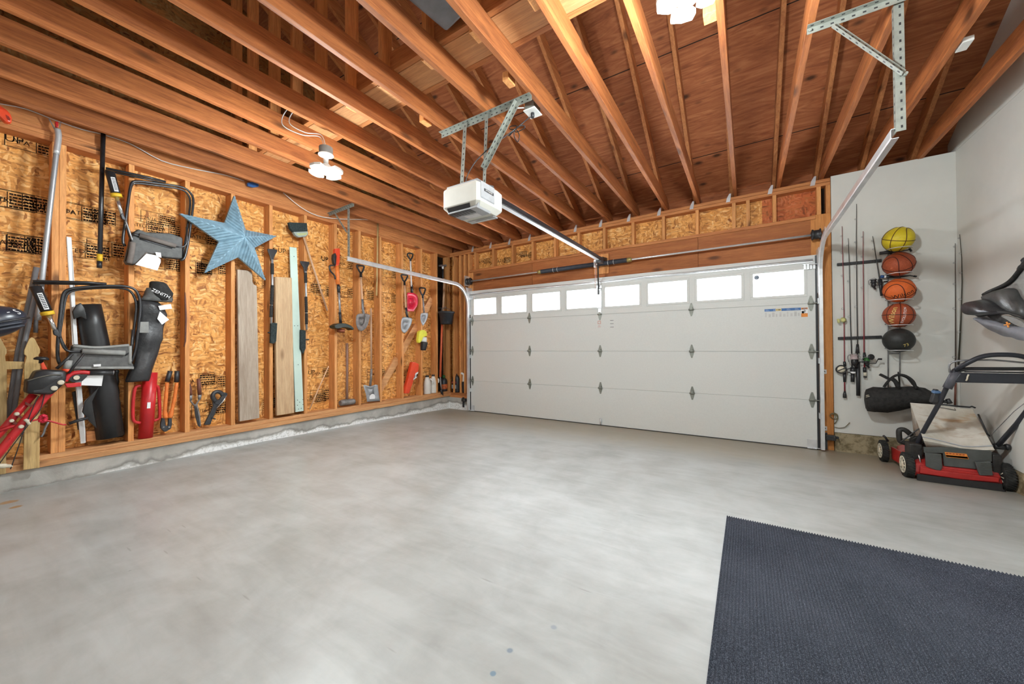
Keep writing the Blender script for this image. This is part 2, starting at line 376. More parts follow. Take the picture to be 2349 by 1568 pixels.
ORG = {}
def build(name, mb, mats, parent=None, label=None, cat=None, group=None, kind=None, bevel=0, origin=None):
    if not isinstance(mats, (list, tuple)): mats = [mats]
    if parent is not None: org = ORG[parent]
    elif origin is not None: org = Vector(origin)
    else:
        xs = [v[0] for v in mb.v]; ys = [v[1] for v in mb.v]; zs = [v[2] for v in mb.v]
        org = Vector(((min(xs) + max(xs)) / 2, (min(ys) + max(ys)) / 2, min(zs)))
    me = bpy.data.meshes.new(name)
    me.from_pydata([(v[0] - org.x, v[1] - org.y, v[2] - org.z) for v in mb.v], [], mb.f)
    for mt in mats: me.materials.append(mt)
    for p, i, sm in zip(me.polygons, mb.mi, mb.sm): p.material_index = i; p.use_smooth = sm
    bm = bmesh.new(); bm.from_mesh(me); bmesh.ops.recalc_face_normals(bm, faces=bm.faces); bm.to_mesh(me); bm.free()
    o = bpy.data.objects.new(name, me); COL.objects.link(o); ORG[o] = org
    if parent is not None: o.parent = parent
    else: o.location = org
    if bevel:
        md = o.modifiers.new('bevel', 'BEVEL'); md.width = bevel; md.segments = 2; md.limit_method = 'ANGLE'; md.angle_limit = 0.6
    tag(o, label, cat, group, kind); return o
def tag(o, label=None, cat=None, group=None, kind=None):
    for k, v in (('label', label), ('category', cat), ('group', group), ('kind', kind)):
        if v: o[k] = v
def thing(name, loc, label=None, cat=None, group=None, kind=None):
    o = bpy.data.objects.new(name, None); COL.objects.link(o); o.empty_display_size = 0.1
    o.location = loc; ORG[o] = Vector(loc); tag(o, label, cat, group, kind); return o
def V(*a): return Vector(a)
def lerp(a, b, t): return Vector(a) * (1 - t) + Vector(b) * t
def smooth(pts, k=4, closed=False):
    P = [Vector(p) for p in pts]; n = len(P); out = []
    for i in range(n if closed else n - 1):
        p0, p1, p2, p3 = (P[(i - 1) % n], P[i], P[(i + 1) % n], P[(i + 2) % n]) if closed else (P[max(i - 1, 0)], P[i], P[i + 1], P[min(i + 2, n - 1)])
        for j in range(k):
            t = j / k
            out.append(0.5 * ((2 * p1) + (p2 - p0) * t + (2 * p0 - 5 * p1 + 4 * p2 - p3) * t * t + (3 * p1 - p0 - 3 * p2 + p3) * t ** 3))
    if not closed: out.append(P[-1])
    return out
def rnd(pts, r, k=3, closed=False):
    # polyline with rounded corners
    P = [Vector(p) for p in pts]; n = len(P); out = []
    for i in range(n):
        if not closed and i in (0, n - 1): out.append(P[i]); continue
        a, b, c = P[i - 1], P[i], P[(i + 1) % n]
        d1 = min(r, (a - b).length * 0.45); d2 = min(r, (c - b).length * 0.45)
        s, e = b + (a - b).normalized() * d1, b + (c - b).normalized() * d2
        for j in range(k + 1):
            t = j / k; out.append(s * (1 - t) ** 2 + b * 2 * t * (1 - t) + e * t * t)
    return out
def shift(pts, d): return [tuple(Vector(p) + Vector(d)) for p in pts]
LW = Matrix(((0, 0, 1), (1, 0, 0), (0, 1, 0)))      # text frame on the left wall (reads along +y)
def TM(origin, xdir, ydir):
    x = Vector(xdir).normalized(); y = Vector(ydir).normalized(); z = x.cross(y)
    return Matrix(((x.x, y.x, z.x, origin[0]), (x.y, y.y, z.y, origin[1]), (x.z, y.z, z.z, origin[2]), (0, 0, 0, 1)))

# ================================================================ the room
XL, XR, YW, YB = -4.72, 1.715, 5.315, -1.85       # left stud face, right drywall face, front framing face, rear wall
def ZP(x): return 2.95 + 0.0135 * (x + 2.0)         # top of the plates, rising a little to the right
YR = 1.75                                            # ridge
def ZR(x, y): return ZP(x) + 0.06 + 0.575 * (5.46 - max(y, 2 * YR - y)) - 0.09   # underside of the rafters

fl = MB(); ys = [-1.95 + i * 0.15 for i in range(51)]
for y in ys: fl.v += [(-5.0, y, FZ(y)), (1.9, y, FZ(y))]
for i in range(len(ys) - 1): fl.f.append([2 * i, 2 * i + 1, 2 * i + 3, 2 * i + 2]); fl.mi.append(0); fl.sm.append(True)
build('floor', fl, M_FLOOR, kind='structure', origin=(0, 0, 0))

# ---- left wall: sheathing, studs, plates, footing
wl = thing('wall_left', (XL, 1.8, 0), kind='structure')
build('sheathing', MB().box((XL - 0.155, -1.95, 0.05), (XL - 0.14, 5.47, ZP(XL))), OSB_X, wl)
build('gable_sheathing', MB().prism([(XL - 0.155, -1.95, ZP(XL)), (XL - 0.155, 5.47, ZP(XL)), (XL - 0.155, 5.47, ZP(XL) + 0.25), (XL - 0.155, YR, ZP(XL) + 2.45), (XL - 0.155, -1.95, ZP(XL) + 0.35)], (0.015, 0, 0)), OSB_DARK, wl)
cb = MB(); ysn = [-1.95 + i * 0.3 for i in range(25)]
cb.box((XL - 0.155, -1.95, -0.05), (XL + 0.0, 5.47, 0.239))
build('footing', cb, M_CURB, wl, bevel=0.006)
build('mud_sill', MB().box((XL - 0.14, -1.95, 0.239), (XL + 0.024, 5.315, 0.288)), W_SILL, wl, bevel=0.003)
build('bottom_plate', MB().box((XL - 0.14, -1.95, 0.288), (XL + 0.002, 5.315, 0.328)), W_SILL, wl, bevel=0.003)
zt = ZP(XL)
build('top_plate', MB().box((XL - 0.14, -1.95, zt - 0.076), (XL, 5.40, zt - 0.039)), W_Y, wl, bevel=0.003)
build('top_plate', MB().box((XL - 0.14, -1.95, zt - 0.038), (XL, 5.40, zt - 0.004)), W_Y, wl, bevel=0.003)
build('rim_board', MB().box((XL - 0.055, -1.95, zt + 0.002), (XL - 0.015, 5.40, zt + 0.14)), W_Y, wl, bevel=0.003)
STUDS = [-1.42, -1.02, -0.61, -0.2, 0.2, 0.559, 0.598, 1.0, 1.402, 1.792, 2.176, 2.582, 2.99, 3.36, 3.725, 4.15, 4.57, 4.94]
for y in STUDS:
    j = random.uniform(-0.003, 0.003)
    build('stud', MB().box((XL - 0.14, y, 0.328), (XL + j, y + 0.038, zt - 0.076)), W_Z, wl, bevel=0.003)
build('stud', MB().box((XL - 0.14, 5.277, 0.328), (XL - 0.003, 5.315, zt - 0.076)), W_Z, wl, bevel=0.003)
build('tar_paper', MB().box((XL - 0.139, 4.982, 0.33), (XL - 0.136, 5.27, zt - 0.08)), M_INK, wl)
# diagonal let-in brace at the far end
bp = MB(); d = Vector((0, 1.35, 2.05)).normalized(); nrm = Vector((0, -d.z, d.y))
for (ya, yb) in ((3.763, 4.15), (4.188, 4.57), (4.608, 4.94)):
    p = V(XL - 0.115, ya, 0.45 + (ya - 3.76) * 1.33); q = V(XL - 0.115, yb, 0.45 + (yb - 3.76) * 1.33)
    build('brace', MB().bar(p, q, (0.04, 0, 0), nrm * 0.115), W_SILL, wl, bevel=0.002)

def stamp(y, z, s, body, rot=0.0, mode=0):
    mb = MB(); T = TM((XL - 0.139, y, z), (0, math.cos(rot), math.sin(rot)), (0, -math.sin(rot), math.cos(rot)))
    if mode == 0: mb.text(body, s, T)
    else:
        # block print: columns of small lines with a rule at each side
        R = random.Random(int(y * 1000 + z * 77)); wdt = s * 3.6; x = -wdt / 2
        mb.text(body, s * 0.62, T @ Matrix.Translation((x + s * 0.9, -0.01, 0)))
        for k in range(5):
            yy = s * 0.62 - k * s * 0.31; xx = x + s * 2.0
            while xx < wdt / 2:
                l = R.uniform(0.06, 0.2) * s * 1.6
                mb.add([T @ Vector((xx, yy - s * 0.085, 0)), T @ Vector((xx + l, yy - s * 0.085, 0)), T @ Vector((xx + l, yy + s * 0.085, 0)), T @ Vector((xx, yy + s * 0.085, 0))], [(0, 1, 2, 3)])
                xx += l + s * 0.05
        for xx in (x - s * 0.1, x + s * 1.85, wdt / 2 + s * 0.06):
            mb.add([T @ Vector((xx, -s * 0.8, 0)), T @ Vector((xx + s * 0.06, -s * 0.8, 0)), T @ Vector((xx + s * 0.06, s * 0.8, 0)), T @ Vector((xx, s * 0.8, 0))], [(0, 1, 2, 3)])
        for yy in (s * 0.86, -s * 0.86):
            mb.add([T @ Vector((x - s * 0.1, yy, 0)), T @ Vector((wdt / 2, yy, 0)), T @ Vector((wdt / 2, yy + s * 0.05, 0)), T @ Vector((x - s * 0.1, yy + s * 0.05, 0))], [(0, 1, 2, 3)])
    build('printed_stamp', mb, M_INK, wl)
SP = [(-4.860,0.386,2.813),(-4.860,0.489,2.817),(-4.860,0.350,2.331),(-4.860,0.421,2.336),(-4.860,0.346,1.993),(-4.860,0.434,2.004),(-4.860,0.503,2.001),(-4.860,0.734,2.335),(-4.860,0.795,2.343),(-4.860,0.755,2.016),(-4.860,0.916,2.061),(-4.860,0.520,2.320)]
bodies = ['UP', 'APA', 'RATED', 'PRP', '24/16', 'APA', 'EXP 1', 'APA', 'SHEATHING', 'RATED', 'APA', 'UP']
for (p, b) in zip(SP, bodies): stamp(p[1], p[2], 0.078, b, 0, 0 if b == 'UP' else 1)
for p, b in zip([(-4.860,1.147,2.340),(-4.860,1.311,2.345),(-4.860,1.282,1.999),(-4.860,1.522,2.002),(-4.860,1.236,2.425)], ['RATED', 'APA', 'APA', 'APA', '24/16']): stamp(p[1], p[2], 0.066, b, 0, 1)
for p, b in zip([(-4.860,1.613,2.336),(-4.860,1.521,2.005),(-4.860,1.723,2.031),(-4.860,2.381,2.357),(-4.860,2.154,1.930),(-4.860,1.548,0.828),(-4.860,1.710,0.797),(-4.860,1.641,0.513),(-4.860,2.730,1.948),(-4.860,2.967,1.936),(-4.860,2.749,0.831),(-4.860,2.898,0.821),(-4.860,2.790,0.488),(-4.860,2.153,0.493),(-4.860,2.154,2.318),(-4.860,2.934,2.357)], ['RATED', 'APA', 'PRP', 'UP', 'APA', 'APA', 'RATED', '24/16', 'APA', 'PRP', 'UP', 'APA', 'RATED', 'APA', 'APA', 'UP']): stamp(p[1], p[2], 0.078, b, 0, 0 if b == 'UP' else 1)
for p, b in zip([(-4.860,2.934,2.367),(-4.860,2.942,1.930),(-4.860,3.275,2.356),(-4.860,3.273,1.942),(-4.860,3.596,1.949),(-4.860,4.059,1.946),(-4.860,4.061,2.346),(-4.860,4.896,1.936),(-4.860,4.888,0.708),(-4.860,3.759,0.748),(-4.860,4.094,0.757),(-4.860,4.015,1.180),(-4.860,4.388,0.750),(-4.860,2.892,0.518)], ['UP', 'APA', 'APA', 'RATED', 'PRP', 'APA', '24/16', 'APA', 'PRP', 'APA', 'UP', 'UP', 'APA', 'RATED']): stamp(p[1], p[2], 0.085, b, 0, 0 if b == 'UP' else 1)

# ---- front wall: framing round the garage door
wf = thing('wall_front', (-1.7, YW, 0), kind='structure')
build('footing', MB().box((XL - 0.15, YW - 0.04, -0.05), (-4.235, YW + 0.14, 0.217)), M_CURB, wf, bevel=0.006)
build('footing', MB().box((0.792, YW - 0.03, -0.06), (XR + 0.1, YW + 0.14, 0.2)), M_BASE, wf, bevel=0.006)
build('sheathing', MB().box((XL - 0.15, YW + 0.14, 0.1), (-4.25, YW + 0.155, 2.95)), OSB_Y, wf)
build('sheathing', MB().box((-4.25, YW + 0.11, 2.10), (0.172, YW + 0.125, 2.97)), OSB_Y, wf)
build('red_sheathing', MB().box((0.17, YW + 0.105, 2.10), (1.05, YW + 0.125, 2.99)), OSB_RED, wf)
build('bottom_plate', MB().box((XL, YW - 0.03, 0.217), (-4.21, YW + 0.14, 0.262)), W_X, wf, bevel=0.003)
build('bottom_plate', MB().box((XL, YW - 0.002, 0.262), (-4.21, YW + 0.14, 0.30)), W_X, wf, bevel=0.003)
def plate(name, x0, x1, dz0, dz1, y0=YW, y1=YW + 0.14, m=W_X, par=None):
    pts = [(x0, y0, ZP(x0) + dz0), (x1, y0, ZP(x1) + dz0), (x1, y0, ZP(x1) + dz1), (x0, y0, ZP(x0) + dz1)]
    return build(name, MB().prism(pts, (0, y1 - y0, 0)), m, par or wf, bevel=0.003)
plate('top_plate', XL, 0.79, -0.038, -0.002); plate('top_plate', XL, 0.79, -0.078, -0.040)
def ZS(x): return 2.535 + 0.0115 * (x + 4.2)          # top of the sill over the header
build('header_sill', MB().prism([(-4.26, YW - 0.012, ZS(-4.26) - 0.04), (0.66, YW - 0.012, ZS(0.66) - 0.04), (0.66, YW - 0.012, ZS(0.66)), (-4.26, YW - 0.012, ZS(-4.26))], (0, 0.13, 0)), W_X, wf, bevel=0.003)
hx = [-4.18, -2.95, -1.74, -0.52, 0.67]
for a, b in zip(hx, hx[1:]):
    build('header_board', MB().prism([(a + 0.002, YW, 2.12), (b - 0.002, YW, 2.12), (b - 0.002, YW, ZS(b) - 0.041), (a + 0.002, YW, ZS(a) - 0.041)], (0, 0.1, 0)), W_HEAD, wf)
for (x, _, _) in [(-4.128,5.315,2.685),(-3.734,5.315,2.695),(-3.330,5.315,2.699),(-2.945,5.315,2.703),(-2.540,5.315,2.700),(-2.146,5.315,2.720),(-1.749,5.315,2.784),(-1.338,5.315,2.740),(-0.935,5.315,2.718),(-0.527,5.315,2.714),(-0.121,5.315,2.725),(0.026,5.315,2.759),(0.287,5.315,2.767),(0.691,5.315,2.761)]:
    build('cripple_stud', MB().box((x - 0.019, YW, ZS(x)), (x + 0.019, YW + 0.1, ZP(x) - 0.078)), W_Z, wf, bevel=0.002)
for x0 in (-4.66, -4.50, -4.395, -4.29): build('stud', MB().box((x0, YW, 0.30), (x0 + 0.038, YW + 0.14, ZP(-4.5) - 0.078)), W_Z, wf, bevel=0.003)
build('jamb_post', MB().box((-4.25, YW - 0.002, 0.0), (-4.165, YW + 0.14, 2.49)), W_Z, wf, bevel=0.003)
build('jamb_post', MB().box((0.615, YW - 0.002, 0.0), (0.79, YW + 0.14, 2.60)), wood('jamb_wood', 'z', (0.48, 0.17, 0.04), (0.66, 0.29, 0.085)), wf, bevel=0.003)
build('stud', MB().box((0.752, YW, 2.60), (0.79, YW + 0.1, ZP(0.77) - 0.078)), W_Z, wf, bevel=0.002)
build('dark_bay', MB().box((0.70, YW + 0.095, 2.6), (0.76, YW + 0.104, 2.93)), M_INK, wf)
build('drywall', MB().prism([(0.793, YW - 0.015, 0.204), (XR + 0.02, YW - 0.015, 0.204), (XR + 0.02, YW - 0.015, ZP(XR) + 0.005), (0.793, YW - 0.015, ZP(0.79) + 0.005)], (0, 0.02, 0)), M_DRY, wf)
build('outer_sheathing', MB().box((0.62, YW + 0.15, -0.1), (XR + 0.1, YW + 0.165, 2.95)), OSB_Y, wf)
build('eave_board', MB().prism([(XL - 0.15, YW + 0.15, 2.85), (XR + 0.1, YW + 0.15, 2.85), (XR + 0.1, YW + 0.15, 3.4), (XL - 0.15, YW + 0.15, 3.4)], (0, 0.02, 0)), DECK, wf)
build('door_stop', MB().box((-4.19, YW - 0.03, 2.085), (0.66, YW, 2.15)), M_DOOR, wf)
for x in [(-4.177,5.315,2.929),(-3.780,5.315,2.940),(-3.389,5.315,2.951),(-2.998,5.315,2.948),(-2.559,5.315,2.958),(-2.194,5.315,2.962),(-1.798,5.315,2.968),(-1.390,5.315,2.966),(-0.985,5.315,2.963),(-0.583,5.315,2.985),(-0.173,5.315,2.982),(0.252,5.315,2.996),(0.645,5.315,3.000)]:
    a = x[0]; z = ZP(a)
    mb = MB().prism([(a - 0.03, YW - 0.004, z - 0.055), (a + 0.012, YW - 0.004, z - 0.055), (a + 0.02, YW - 0.004, z - 0.01), (a + 0.026, YW - 0.004, z + 0.045), (a + 0.006, YW - 0.004, z + 0.045), (a - 0.02, YW - 0.004, z - 0.005)], (0, 0.003, 0))
    build('rafter_tie', mb, M_GALV, wf)

def stampf(x, z, s, body, rot=0.0, y=YW + 0.1085):
    mb = MB(); T = TM((x, y, z), (math.cos(rot), 0, math.sin(rot)), (-math.sin(rot), 0, math.cos(rot))); mb.text(body, s, T)
    R = random.Random(int(x * 1000 + z * 77))
    for k in range(4):
        xx = s * 0.9
        while xx < s * 2.6:
            l = R.uniform(0.1, 0.3) * s; yy = s * 0.5 - k * s * 0.32
            mb.add([T @ Vector((xx, yy - s * 0.09, 0)), T @ Vector((xx + l, yy - s * 0.09, 0)), T @ Vector((xx + l, yy + s * 0.09, 0)), T @ Vector((xx, yy + s * 0.09, 0))], [(0, 1, 2, 3)]); xx += l + s * 0.06
    build('printed_stamp', mb, M_INK, wf)
for (p, b) in zip([(-4.008,5.420,2.689),(-3.583,5.420,2.650),(-3.252,5.420,2.710),(-3.086,5.420,2.673)], ('APA', 'RATED', 'APA', '24/16')): stampf(p[0] - 0.06, p[2], 0.075, b)
for p, b in zip([(-4.695,5.453,1.574),(-4.690,5.453,1.251),(-4.692,5.453,0.889),(-4.701,5.453,2.646)], ('RATED', 'SHEATHING', 'APA', '24/16')): stampf(p[0], p[2], 0.07, b, math.pi / 2, YW + 0.1385)
# ---- right wall and rear wall
wr = thing('wall_right', (XR, 1.8, 0), kind='structure')
zr = ZP(XR)
build('footing', MB().box((XR - 0.008, -1.95, -0.05), (XR + 0.12, YW + 0.17, 0.195)), M_BASE, wr, bevel=0.004)
build('drywall', MB().box((XR, -1.95, 0.2), (XR + 0.016, YW + 0.17, zr + 0.004)), M_DRY, wr)
build('drywall', MB().prism([(XR, -1.95, zr + 0.006), (XR, YW + 0.17, zr + 0.006), (XR, YW + 0.17, zr + 0.25), (XR, YR, zr + 2.4), (XR, -1.95, zr + 0.25)], (0.016, 0, 0)), M_DRY, wr)
build('light_stop', MB().box((XR + 0.017, -1.95, -0.1), (XR + 0.03, YW + 0.17, zr + 0.3)), M_INK, wr)  # unseen sheet added behind the drywall to block light leaking through its seam
build('wall_rear', MB().box((XL - 0.15, YB - 0.02, 0.0), (XR + 0.1, YB, 5.2)), M_DRY, kind='structure')

# ---- roof and ceiling framing
ce = thing('ceiling', (-1.6, YR, 2.95), kind='structure')
JX = [-4.40, -4.045, -3.625, -3.245, -2.875, -2.47, -2.09, -1.668, -1.285, -0.90, -0.51, -0.105, 0.325, 0.715, 1.10, 1.482]
for x in JX:
    z = ZP(x); j = random.uniform(-0.004, 0.004)
    # joist with the slanted heel cut under the roof
    y1 = YW + 0.13
    build('ceiling_joist', MB().prism([(x - 0.019 + j, YB, z), (x - 0.019 + j, y1, z), (x - 0.019 + j, y1, z + 0.08), (x - 0.019 + j, y1 - 0.175, z + 0.156), (x - 0.019 + j, YB, z + 0.156)], (0.038, 0, 0)), W_JOIST, ce, bevel=0.003)
    xr = x - 0.040
    for sgn, ya, yb in ((1, YW + 0.15, YR), (-1, YB, YR)):
        pa = Vector((xr, ya, ZR(x, ya) + 0.04)); pb = Vector((xr, yb, ZR(x, yb) + 0.04))
        za, zb = (ZR(x, YW + 0.15) if sgn > 0 else ZR(x, YB)), ZR(x, YR)
        build('rafter', MB().prism([(xr - 0.019, ya, za), (xr - 0.019, yb, zb), (xr - 0.019, yb, zb + 0.16), (xr - 0.019, ya, za + 0.16)], (0.037, 0, 0)), W_RAFT, ce, bevel=0.003)
    build('king_post', MB().box((x - 0.06, YR - 0.06, z + 0.02), (x - 0.022, YR + 0.03, ZR(x, YR))), W_Z, ce, bevel=0.002)
dk = MB(); x0, x1 = XL - 0.2, XR + 0.15
for a, b in ((YW + 0.3, YR), (YR, YB - 0.2)):
    dk.add([(x0, a, ZR(x0, a) + 0.163), (x1, a, ZR(x1, a) + 0.163), (x1, b, ZR(x1, b) + 0.163), (x0, b, ZR(x0, b) + 0.163)], [(0, 1, 2, 3)])
    dk.add([(x0, a, ZR(x0, a) + 0.185), (x1, a, ZR(x1, a) + 0.185), (x1, b, ZR(x1, b) + 0.185), (x0, b, ZR(x0, b) + 0.185)], [(3, 2, 1, 0)])
build('roof_deck', dk, DECK, ce)
build('ridge_board', MB().prism([(XL - 0.1, YR - 0.02, ZR(XL, YR) - 0.02), (XR, YR - 0.02, ZR(XR, YR) - 0.02), (XR, YR - 0.02, ZR(XR, YR) + 0.17), (XL - 0.1, YR - 0.02, ZR(XL, YR) + 0.17)], (0, 0.04, 0)), W_X, ce)
# strongback lying across the joists: flat plank with an edge board and a light batten
def acr(name, y0, y1, dz0, dz1, m, x0=-4.6, x1=-0.45):
    build(name, MB().prism([(x0, y0, ZP(x0) + 0.157 + dz0), (x1, y0, ZP(x1) + 0.157 + dz0), (x1, y0, ZP(x1) + 0.157 + dz1), (x0, y0, ZP(x0) + 0.157 + dz1)], (0, y1 - y0, 0)), m, ce, bevel=0.002)
acr('strongback_plank', 1.805, 2.03, 0, 0.03, W_PLY, x1=-0.53); acr('strongback_batten', 2.033, 2.073, 0, 0.09, W_X); acr('strongback_board', 1.762, 1.80, 0, 0.14, W_X)
for x, y, _ in ([(-1.354,2.096,2.965)][0], [(-2.156,2.108,2.955)][0]):
    build('scrap_block', MB().box((x - 0.03, y, ZP(x) - 0.0), (x + 0.018, y + 0.09, ZP(x) + 0.06)), W_Z, ce, bevel=0.002)
build('scrap_block', MB().box((-0.19, 2.32, 3.0), (-0.125, 2.40, 3.09)), W_Z, ce, bevel=0.002)

def sticker():
    m = NT('sticker_film'); tr = m.n('ShaderNodeBsdfTranslucent', Color=(0.10, 0.107, 0.115, 1)); m.t.links.new(tr.outputs[0], m.t.nodes['Material Output'].inputs[0]); return m.m
# ================================================================ garage door
YD = 5.262
dr = thing('door_1', (-1.77, YD, 0.0), kind='structure')
dr['label'] = 'white four-section overhead garage door with a row of eight frosted windows'
DX0, DX1 = -4.192, 0.642
for k in range(3):
    z0 = 0.012 + k * 0.5333
    mb = MB().box((DX0, YD, z0 + 0.001), (DX1, YD + 0.048, z0 + 0.5328)).box((DX0, YD + 0.02, z0 + 0.52), (DX1, YD + 0.046, z0 + 0.55))
    build('door_section', mb, M_DOOR, dr, bevel=0.0015)
z0, z1 = 1.6135, 2.145
WX = [(0.067 - 0.5965 * (7 - i), 0.542 - 0.5965 * (7 - i)) for i in range(8)]
WZ0, WZ1 = 1.72, 1.992
mb = MB(); mb.box((DX0, YD, z0), (DX1, YD + 0.048, WZ0)); mb.box((DX0, YD, WZ1), (DX1, YD + 0.048, z1))
xs = [DX0] + [c for ab in WX for c in ab] + [DX1]
for a, b in zip(xs[0::2], xs[1::2]): mb.box((a, YD, WZ0), (b, YD + 0.048, WZ1))
build('door_section', mb, M_DOOR, dr)
for i, (a, b) in enumerate(WX):
    fr = MB()
    for (p, q) in (((a - 0.03, WZ0 - 0.03), (b + 0.03, WZ0)), ((a - 0.03, WZ1), (b + 0.03, WZ1 + 0.03)), ((a - 0.03, WZ0), (a, WZ1)), ((b, WZ0), (b + 0.03, WZ1))):
        fr.box((p[0], YD - 0.006, p[1]), (q[0], YD + 0.002, q[1]))
    f = build('window_frame', fr, M_DOOR, dr, bevel=0.003)
    build('window_pane', MB().box((a, YD + 0.018, WZ0), (b, YD + 0.022, WZ1)), M_PANE, f)
    if i == 7:
        mb = MB().lathe([(0.026, 0), (0.026, 0.0015)], (a + 0.037, YD + 0.015, WZ1 - 0.04), (0, 1, 0), 20)
        for r_ in (0.019, 0.011): mb.tube([(a + 0.037 + r_ * math.cos(t / 10 * math.pi), YD + 0.0145, WZ1 - 0.04 + r_ * 0.8 * math.sin(t / 10 * math.pi)) for t in range(20)], 0.0012, 4, 1, closed=True)
        build('round_sticker', mb, [sticker(), M_STEEL], f)
build('strut', MB().tube([(DX0 + 0.02, YD - 0.02, 2.08), (DX1 - 0.02, YD - 0.02, 2.09)], 0.012, 8).box((DX0 + 0.02, YD - 0.012, 2.067), (DX1 - 0.02, YD, 2.1)), M_GALV, dr)
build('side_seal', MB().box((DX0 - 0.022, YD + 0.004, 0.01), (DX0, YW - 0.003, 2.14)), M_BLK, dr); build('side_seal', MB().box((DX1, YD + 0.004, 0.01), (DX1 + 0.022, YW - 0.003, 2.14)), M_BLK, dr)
build('bottom_seal', MB().box((DX0, YD - 0.003, -0.002), (DX1, YD + 0.05, 0.013)), M_BLK, dr)
def hinge(x, z, edge=0, s=1.0):
    mb = MB(); y = YD - 0.004
    h = 0.085 * s
    for sg in (1, -1):
        a = [(x - 0.026, y, z + sg * 0.008), (x + 0.026, y, z + sg * 0.008), (x + 0.022, y, z + sg * 0.035), (x + 0.008, y, z + sg * h), (x - 0.008, y, z + sg * h), (x - 0.022, y, z + sg * 0.035)]
        mb.prism(a, (0, 0.004, 0)); mb.lathe([(0.005, 0), (0.004, 0.004)], (x, y, z + sg * h * 0.8), (0, -1, 0), 8)
        for dx in (-0.013, 0.013): mb.lathe([(0.0045, 0), (0.004, 0.004)], (x + dx, y, z + sg * 0.026), (0, -1, 0), 8)
    mb.tube([(x - 0.03, y - 0.012, z), (x + 0.03, y - 0.012, z)], 0.011, 8)
    mb.box((x - 0.014, y - 0.026, z - 0.002), (x + 0.014, y, z + 0.03))
    if edge: mb.tube([(x, y - 0.02, z), (x + edge * 0.085, y - 0.02, z)], 0.0055, 6); mb.tube([(x + edge * 0.06, y - 0.02, z), (x + edge * 0.085, y - 0.02, z)], 0.02, 10)
    build('hinge', mb, M_GALVD, dr)
for z in (0.545, 1.079, 1.612):
    hinge(DX0 + 0.04, z, -1)
    hinge(DX1 - 0.04, z, 1)
    for x in (-2.98, -1.805, -0.60): hinge(x, z)
mb = MB().box((-1.825, YD - 0.003, 0.02), (-1.785, YD, 0.11)).tube([(-1.805, YD - 0.012, 0.02), (-1.805, YD - 0.012, 0.11)], 0.009, 6); build('stile_cap', mb, M_GALV, dr)
for x, sg in ((DX0 + 0.045, -1), (DX1 - 0.05, 1)):
    mb = MB().box((x - 0.04, YD - 0.006, 0.012), (x + 0.04, YD, 0.11)).box((x - 0.04, YD - 0.03, 0.012), (x + 0.04, YD, 0.018)); mb.tube([(x, YD - 0.02, 0.02), (x + sg * 0.08, YD - 0.02, 0.02)], 0.006, 6); build('bottom_bracket', mb, M_GALV, dr)
for x, sg in ((DX0 + 0.05, -1), (DX1 - 0.05, 1)):
    mb = MB()
    for k in range(4): mb.box((x - 0.05 + k * 0.027, YD - 0.02, 1.99), (x - 0.03 + k * 0.027, YD, 2.045))
    mb.box((x - 0.06, YD - 0.024, 2.045), (x + 0.05, YD, 2.052)); mb.tube([(x, YD - 0.03, 2.04), (x + sg * 0.09, YD - 0.03, 2.04)], 0.006, 6); build('top_roller_bracket', mb, M_GALV, dr)
# operator bracket in the middle of the top section
mb = MB().box((-1.835, YD - 0.02, 1.70), (-1.775, YD, 1.955)).box((-1.83, YD - 0.03, 1.955), (-1.78, YD, 1.975)).box((-1.84, YD - 0.028, 1.985), (-1.77, YD, 2.03)).box((-1.828, YD - 0.014, 1.62), (-1.782, YD, 1.70)); build('operator_bracket', mb, M_GALV, dr, bevel=0.003)
# stickers on the door
lx = [(0.176,5.262,1.575),(0.514,5.262,1.568),(0.513,5.262,1.540),(0.176,5.262,1.546),(0.282,5.262,1.572),(0.336,5.262,1.572),(0.516,5.262,1.569),(0.573,5.262,1.568),(0.572,5.262,1.465),(0.515,5.262,1.466),(0.515,5.262,1.512),(0.573,5.262,1.512),(0.516,5.262,1.546)]
za, xa, xb = (lx[0][2] + lx[1][2]) / 2, lx[0][0], lx[1][0]; zb = (lx[2][2] + lx[3][2]) / 2
mb = MB().box((xa, YD - 0.0012, zb), (xb, YD, za), 0)
mb.box((lx[4][0], YD - 0.002, zb + 0.001), (lx[5][0], YD, za - 0.001), 1); mb.lathe([(0.005, 0), (0.005, 0.0006)], (lx[4][0] + 0.012, YD - 0.002, (za + zb) / 2), (0, -1, 0), 10, 2)
mb.box((lx[4][0] + 0.022, YD - 0.0024, (za + zb) / 2 - 0.004), (lx[5][0] - 0.006, YD, (za + zb) / 2 + 0.004), 2)
for k in range(5):
    for q in range(3): mb.box((xa + 0.008 + k * 0.075 + (0.05 if k > 1 else 0), YD - 0.0018, zb + 0.005 + q * 0.007), (xa + 0.05 + k * 0.075 - q * 0.008 + (0.05 if k > 1 else 0), YD, zb + 0.0075 + q * 0.007), 3)
for k in range(11): mb.box((xa + 0.005 + k * 0.034, YD - 0.001, zb - 0.065), (xa + 0.02 + k * 0.034 + (k % 3) * 0.004, YD, zb - 0.012 - (k % 2) * 0.02), 4)
build('instruction_label', mb, [M_LBLUE, M_TAN, M_INKB, plain('label_pale_blue', (0.35, 0.45, 0.62)), plain('label_grey', (0.55, 0.545, 0.53))], dr)
xa, xb = lx[6][0], lx[7][0]; zt_, zb_ = (lx[6][2] + lx[7][2]) / 2, (lx[8][2] + lx[9][2]) / 2
mb = MB().box((xa, YD - 0.001, zb_), (xb, YD, zt_), 0).box((xa, YD - 0.0016, zb_), (xb, YD, zb_ + 0.04), 1).box((xa, YD - 0.0016, zt_ - 0.02), (xb, YD, zt_), 1)
